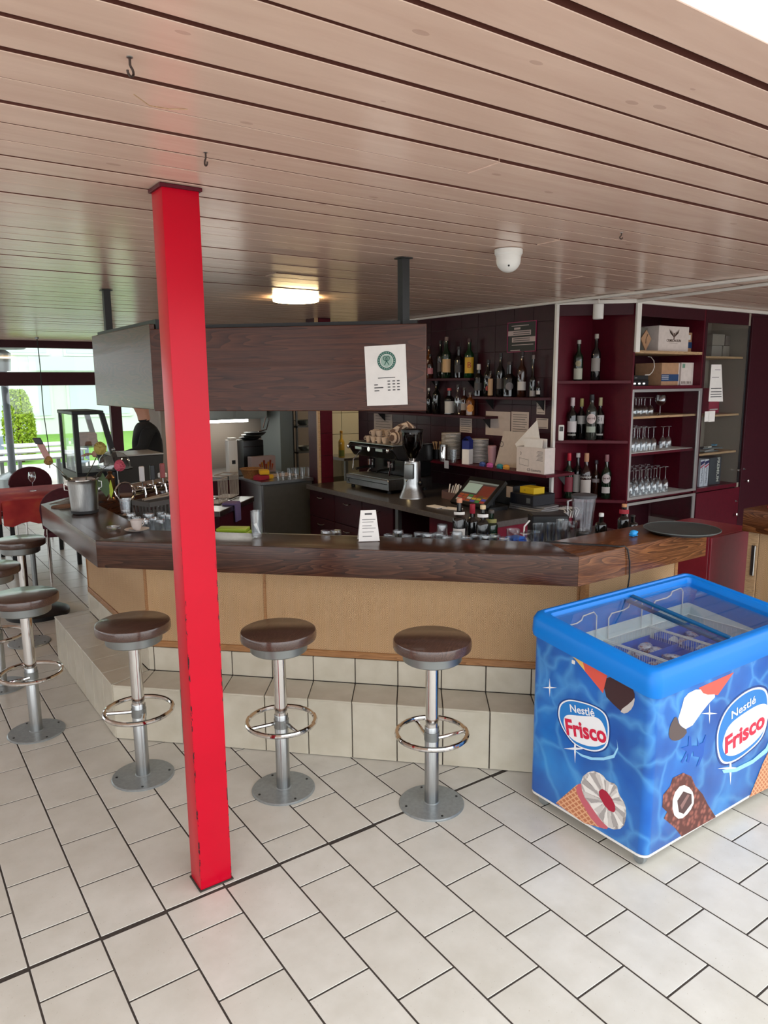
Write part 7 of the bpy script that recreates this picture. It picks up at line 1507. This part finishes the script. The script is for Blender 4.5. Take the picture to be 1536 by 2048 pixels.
# ------------------------------------------------------------------ right hand counter and low cabinet
rcn = thing('side_counter', 'second wooden topped counter with cane front at the right picture edge', 'counter', (4.31, 2.36, 0))
MB().box(0, 0, ZU, 1.6, 0.62, ZT, 0.003, 2).build('top_board', M['barwood2'], rcn, (0, 0, 0), -PI/2)
MB().box(0.03, 0.06, 0.02, 1.58, 0.56, ZU - 0.001).build('carcass', M['winedark'], rcn, (0, 0, 0), -PI/2)
MB().box(0.09, 0.045, 0.10, 1.55, 0.059, ZU - 0.001).build('cane_panel', M['cane'], rcn, (0, 0, 0), -PI/2)
MB().box(0.02, 0.04, 0.02, 0.085, 0.062, ZU - 0.001, 0.002).build('end_post', M['lightwood'], rcn, (0, 0, 0), -PI/2)
MB().box(0.05, -0.10 + 0.13, 0.66, 0.075, 0.042, 0.85, 0.003).build('hinge_plate', M['steel'], rcn, (0, 0, 0), -PI/2)
tag(MB().box(-0.12, -0.2, 0, 0.16, 0.1, 0.018, 0.004).build('pink_folder', paint((214, 30, 70)), None, (4.55, 2.18, ZT + 0.0005)), 'bright pink folder lying on the right hand counter', 'folder')
lc = thing('low_cabinet', 'low brick red cabinet between the bar end and the side counter', 'cabinet', (4.43, 2.62, 0)); MB().box(0, 0.02, 0, 0.55, 0.5, 0.83, 0.003).build('carcass', M['gatered'], lc); MB().box(0.0, 0.0, 0.06, 0.55, 0.018, 0.828, 0.003).build('door', M['gatered'], lc)

# ------------------------------------------------------------------ ceiling things
lp = thing('ceiling_lamp', 'flat round warm ceiling lamp above the bar', 'lamp', (2.66, 4.92, CEIL - 0.05)); k = flat('warm_lamp_glow', srgb(255, 226, 160), 0.4, emis=(1.0, 0.74, 0.38, 1), es=17.0)
MB().lathe([(0.0, 0.016), (0.15, 0.016), (0.165, 0.020), (0.168, 0.034), (0.165, 0.038), (0, 0.038)], 40).build('diffuser', k, lp); MB().lathe([(0.15, 0.0382), (0.15, 0.048), (0, 0.048)], 32).build('mount', M['white'], lp)
dm = thing('dome_camera', 'white dome camera on the ceiling above the right bar end', 'camera', (2.574, 2.645, CEIL - 0.002))
MB().lathe([(0.066, -0.001), (0.066, -0.02), (0.060, -0.028), (0.060, -0.034)], 32).build('mount_ring', M['whiteplastic'], dm); MB().lathe([(0.0, -0.105)] + [(0.058*math.sin(a), -0.048 - 0.057*math.cos(a)) for a in [PI*0.5*i/8 for i in range(1, 9)]] + [(0.058, -0.034)], 32).build('dome', M['whiteplastic'], dm)
MB().ball((-0.030, -0.034, -0.078), 0.006, (1, 1, 1), 8, 6).build('lens', M['black'], dm)
q = onZ(1197, 600, CEIL)
q = onD(1197, 614, 8.50); t = thing('ceiling_spot', 'white cylindrical spotlight hanging in front of the corner shelving', 'spotlight', (q.x, q.y, CEIL - 0.002)); MB().lathe([(0.036, -0.035), (0.040, -0.04), (0.040, -0.145), (0.036, -0.15), (0, -0.148)], 24).build('housing', M['whiteplastic'], t); MB().tube([(0, 0, -0.0), (0, 0, -0.036)], 0.008, 8).build('stem', M['white'], t)
for i, (px, py, lb) in enumerate(((259, 112, 'bent metal ceiling hook nearest the camera, with a string'), (411, 303, 'metal ceiling hook right above the red column head'), (1243, 465, 'small metal ceiling hook right of the dome camera'))):
    q = onZ(px, py, CEIL); t = thing('ceiling_hook', lb, 'hook', (q.x, q.y, CEIL - 0.0), 0.6 + i); s_ = 0.62 if i < 2 else 0.45
    MB().tube([(0, 0, 0), (0, 0, -0.025*s_), (0.002, 0, -0.03*s_)] + [(0.014*s_*math.sin(a) , 0, -0.044*s_ + 0.014*s_*math.cos(a)) for a in [PI*0.15 + PI*1.35*j/10 for j in range(11)]], 0.0024, 6).build('hook_wire', flat('dull_iron', srgb(70, 56, 52), 0.5, 0.6), t)
    MB().lathe([(0.006, -0.003), (0.006, 0), (0, 0)], 10).build('collar', M['satin'], t)
q = onZ(265, 140, CEIL); q2 = onZ(375, 217, CEIL); t = thing('string', 'thin pale string trailing from the ceiling hook', 'string', (q.x, q.y, CEIL - 0.045)); d_ = q2 - q
MB().tube([(0, 0, 0), (d_.x*0.15, d_.y*0.3, 0.010), (d_.x*0.4, d_.y*0.75, 0.022), (d_.x*0.75, d_.y*1.0, 0.036), (d_.x, d_.y, 0.0435)], 0.0012, 5).build('strand', M['lightwood'], t)
q = onY(75, 690, 10.8); t = thing('hanging_cable', 'thin cable hanging from the ceiling before the window', 'cable', (q.x, 10.8, 0)); MB().tube([(0, 0, CEIL), (0.01, 0, 2.1), (0.0, 0, 1.5), (0.03, 0, 1.0), (0.02, 0, 0.72)], 0.006, 6).build('cable_line', M['rubber'], t); MB().lathe([(0.025, CEIL - 0.02), (0.025, CEIL - 0.001), (0, CEIL - 0.001)], 12).build('ceiling_rose', M['satin'], t)
# notice on the fascia
s2 = math.sqrt(0.5); FK = 5.32 - 0.006
ps = thing('club_notice', 'white price sheet with a round green crest taped on the wooden fascia', 'notice', (0, 0, 0)); pts = [onD(*q, FK) for q in ((728.5, 693), (811, 688), (815.5, 809), (734.5, 812))]; b0 = sum(pts, Vector())/4; ps.location = b0
mb = MB(); mb.face([q - b0 for q in pts]); mb.face([q - b0 + Vector((0.001, 0.001, 0)) for q in pts]); mb.build('sheet', M['paper'], ps)
X_ = (pts[1] - pts[0]).normalized(); Y_ = (pts[0] - pts[3]).normalized(); N_ = Vector((-s2, -s2, 0)); wS, hS = (pts[1]-pts[0]).length, (pts[0]-pts[3]).length
def nM(u, v, d=0.0012): P = (pts[3] + (pts[2]-pts[3])*u + (pts[0]-pts[3])*v) - b0 + N_*d; return frameM(P, X_, N_.cross(X_))
gdk, glt = paint((40, 96, 84)), paint((150, 176, 164))
def disc(name, u, v, r0, r1, mat, d):
    mb = MB(); mb.T = nM(u, v, d); n_ = 36
    for i in range(n_):
        a, b = 2*PI*i/n_, 2*PI*(i+1)/n_
        if r0 > 0: mb.face([(r1*math.cos(a), r1*math.sin(a), 0), (r1*math.cos(b), r1*math.sin(b), 0), (r0*math.cos(b), r0*math.sin(b), 0), (r0*math.cos(a), r0*math.sin(a), 0)])
        else: mb.face([(0, 0, 0), (r1*math.cos(a), r1*math.sin(a), 0), (r1*math.cos(b), r1*math.sin(b), 0)])
    return mb.build(name, mat, ps, smooth=0)
ru = wS*0.225
disc('crest_ring', 0.53, 0.745, ru*0.70, ru, gdk, 0.0012); disc('crest_field', 0.53, 0.745, 0, ru*0.70, glt, 0.0012); disc('crest_line', 0.53, 0.745, ru*0.66, ru*0.71, M['paper'], 0.0015)
for s_ in (-1, 1):
    mb = MB(); mb.T = nM(0.53, 0.745, 0.0018) @ Matrix.Rotation(s_*0.5, 4, 'Z')
    mb.tube([(ru*0.2*math.cos(2*PI*i/16), ru*0.26 + ru*0.26*math.sin(2*PI*i/16), 0) for i in range(16)], ru*0.03, 4, True); mb.tube([(0, ru*0.0, 0), (0, -ru*0.5, 0)], ru*0.04, 4)
    for j in (-1, 0, 1): mb.tube([(ru*0.09*j, ru*0.05, 0), (ru*0.09*j, ru*0.48, 0)], ru*0.01, 3)
    mb.build('crossed_racket', gdk, ps)
for i in range(22):
    a = 2*PI*i/22; mb = MB(); mb.T = nM(0.53, 0.745, 0.0016) @ Matrix.Rotation(a, 4, 'Z'); mb.box(-ru*0.04, ru*0.79, 0, ru*0.04, ru*0.91, 0.0003); mb.build('ring_letter', glt, ps, smooth=0)
def bar(u, v, w_, h_=0.0035):
    mb = MB(); mb.T = nM(u, v); mb.box(0, -h_/2, 0, w_*wS, h_/2, 0.0003); mb.build('print_line', M['ink'], ps, smooth=0)
bar(0.30, 0.462, 0.42)
for r_, v in enumerate((0.405, 0.355, 0.305, 0.255)):
    for u in (0.53, 0.65, 0.76): bar(u, v, 0.065, 0.005)
    if r_: bar(0.20, v - 0.005, [0, 0.09, 0.22, 0.12][r_], 0.005)
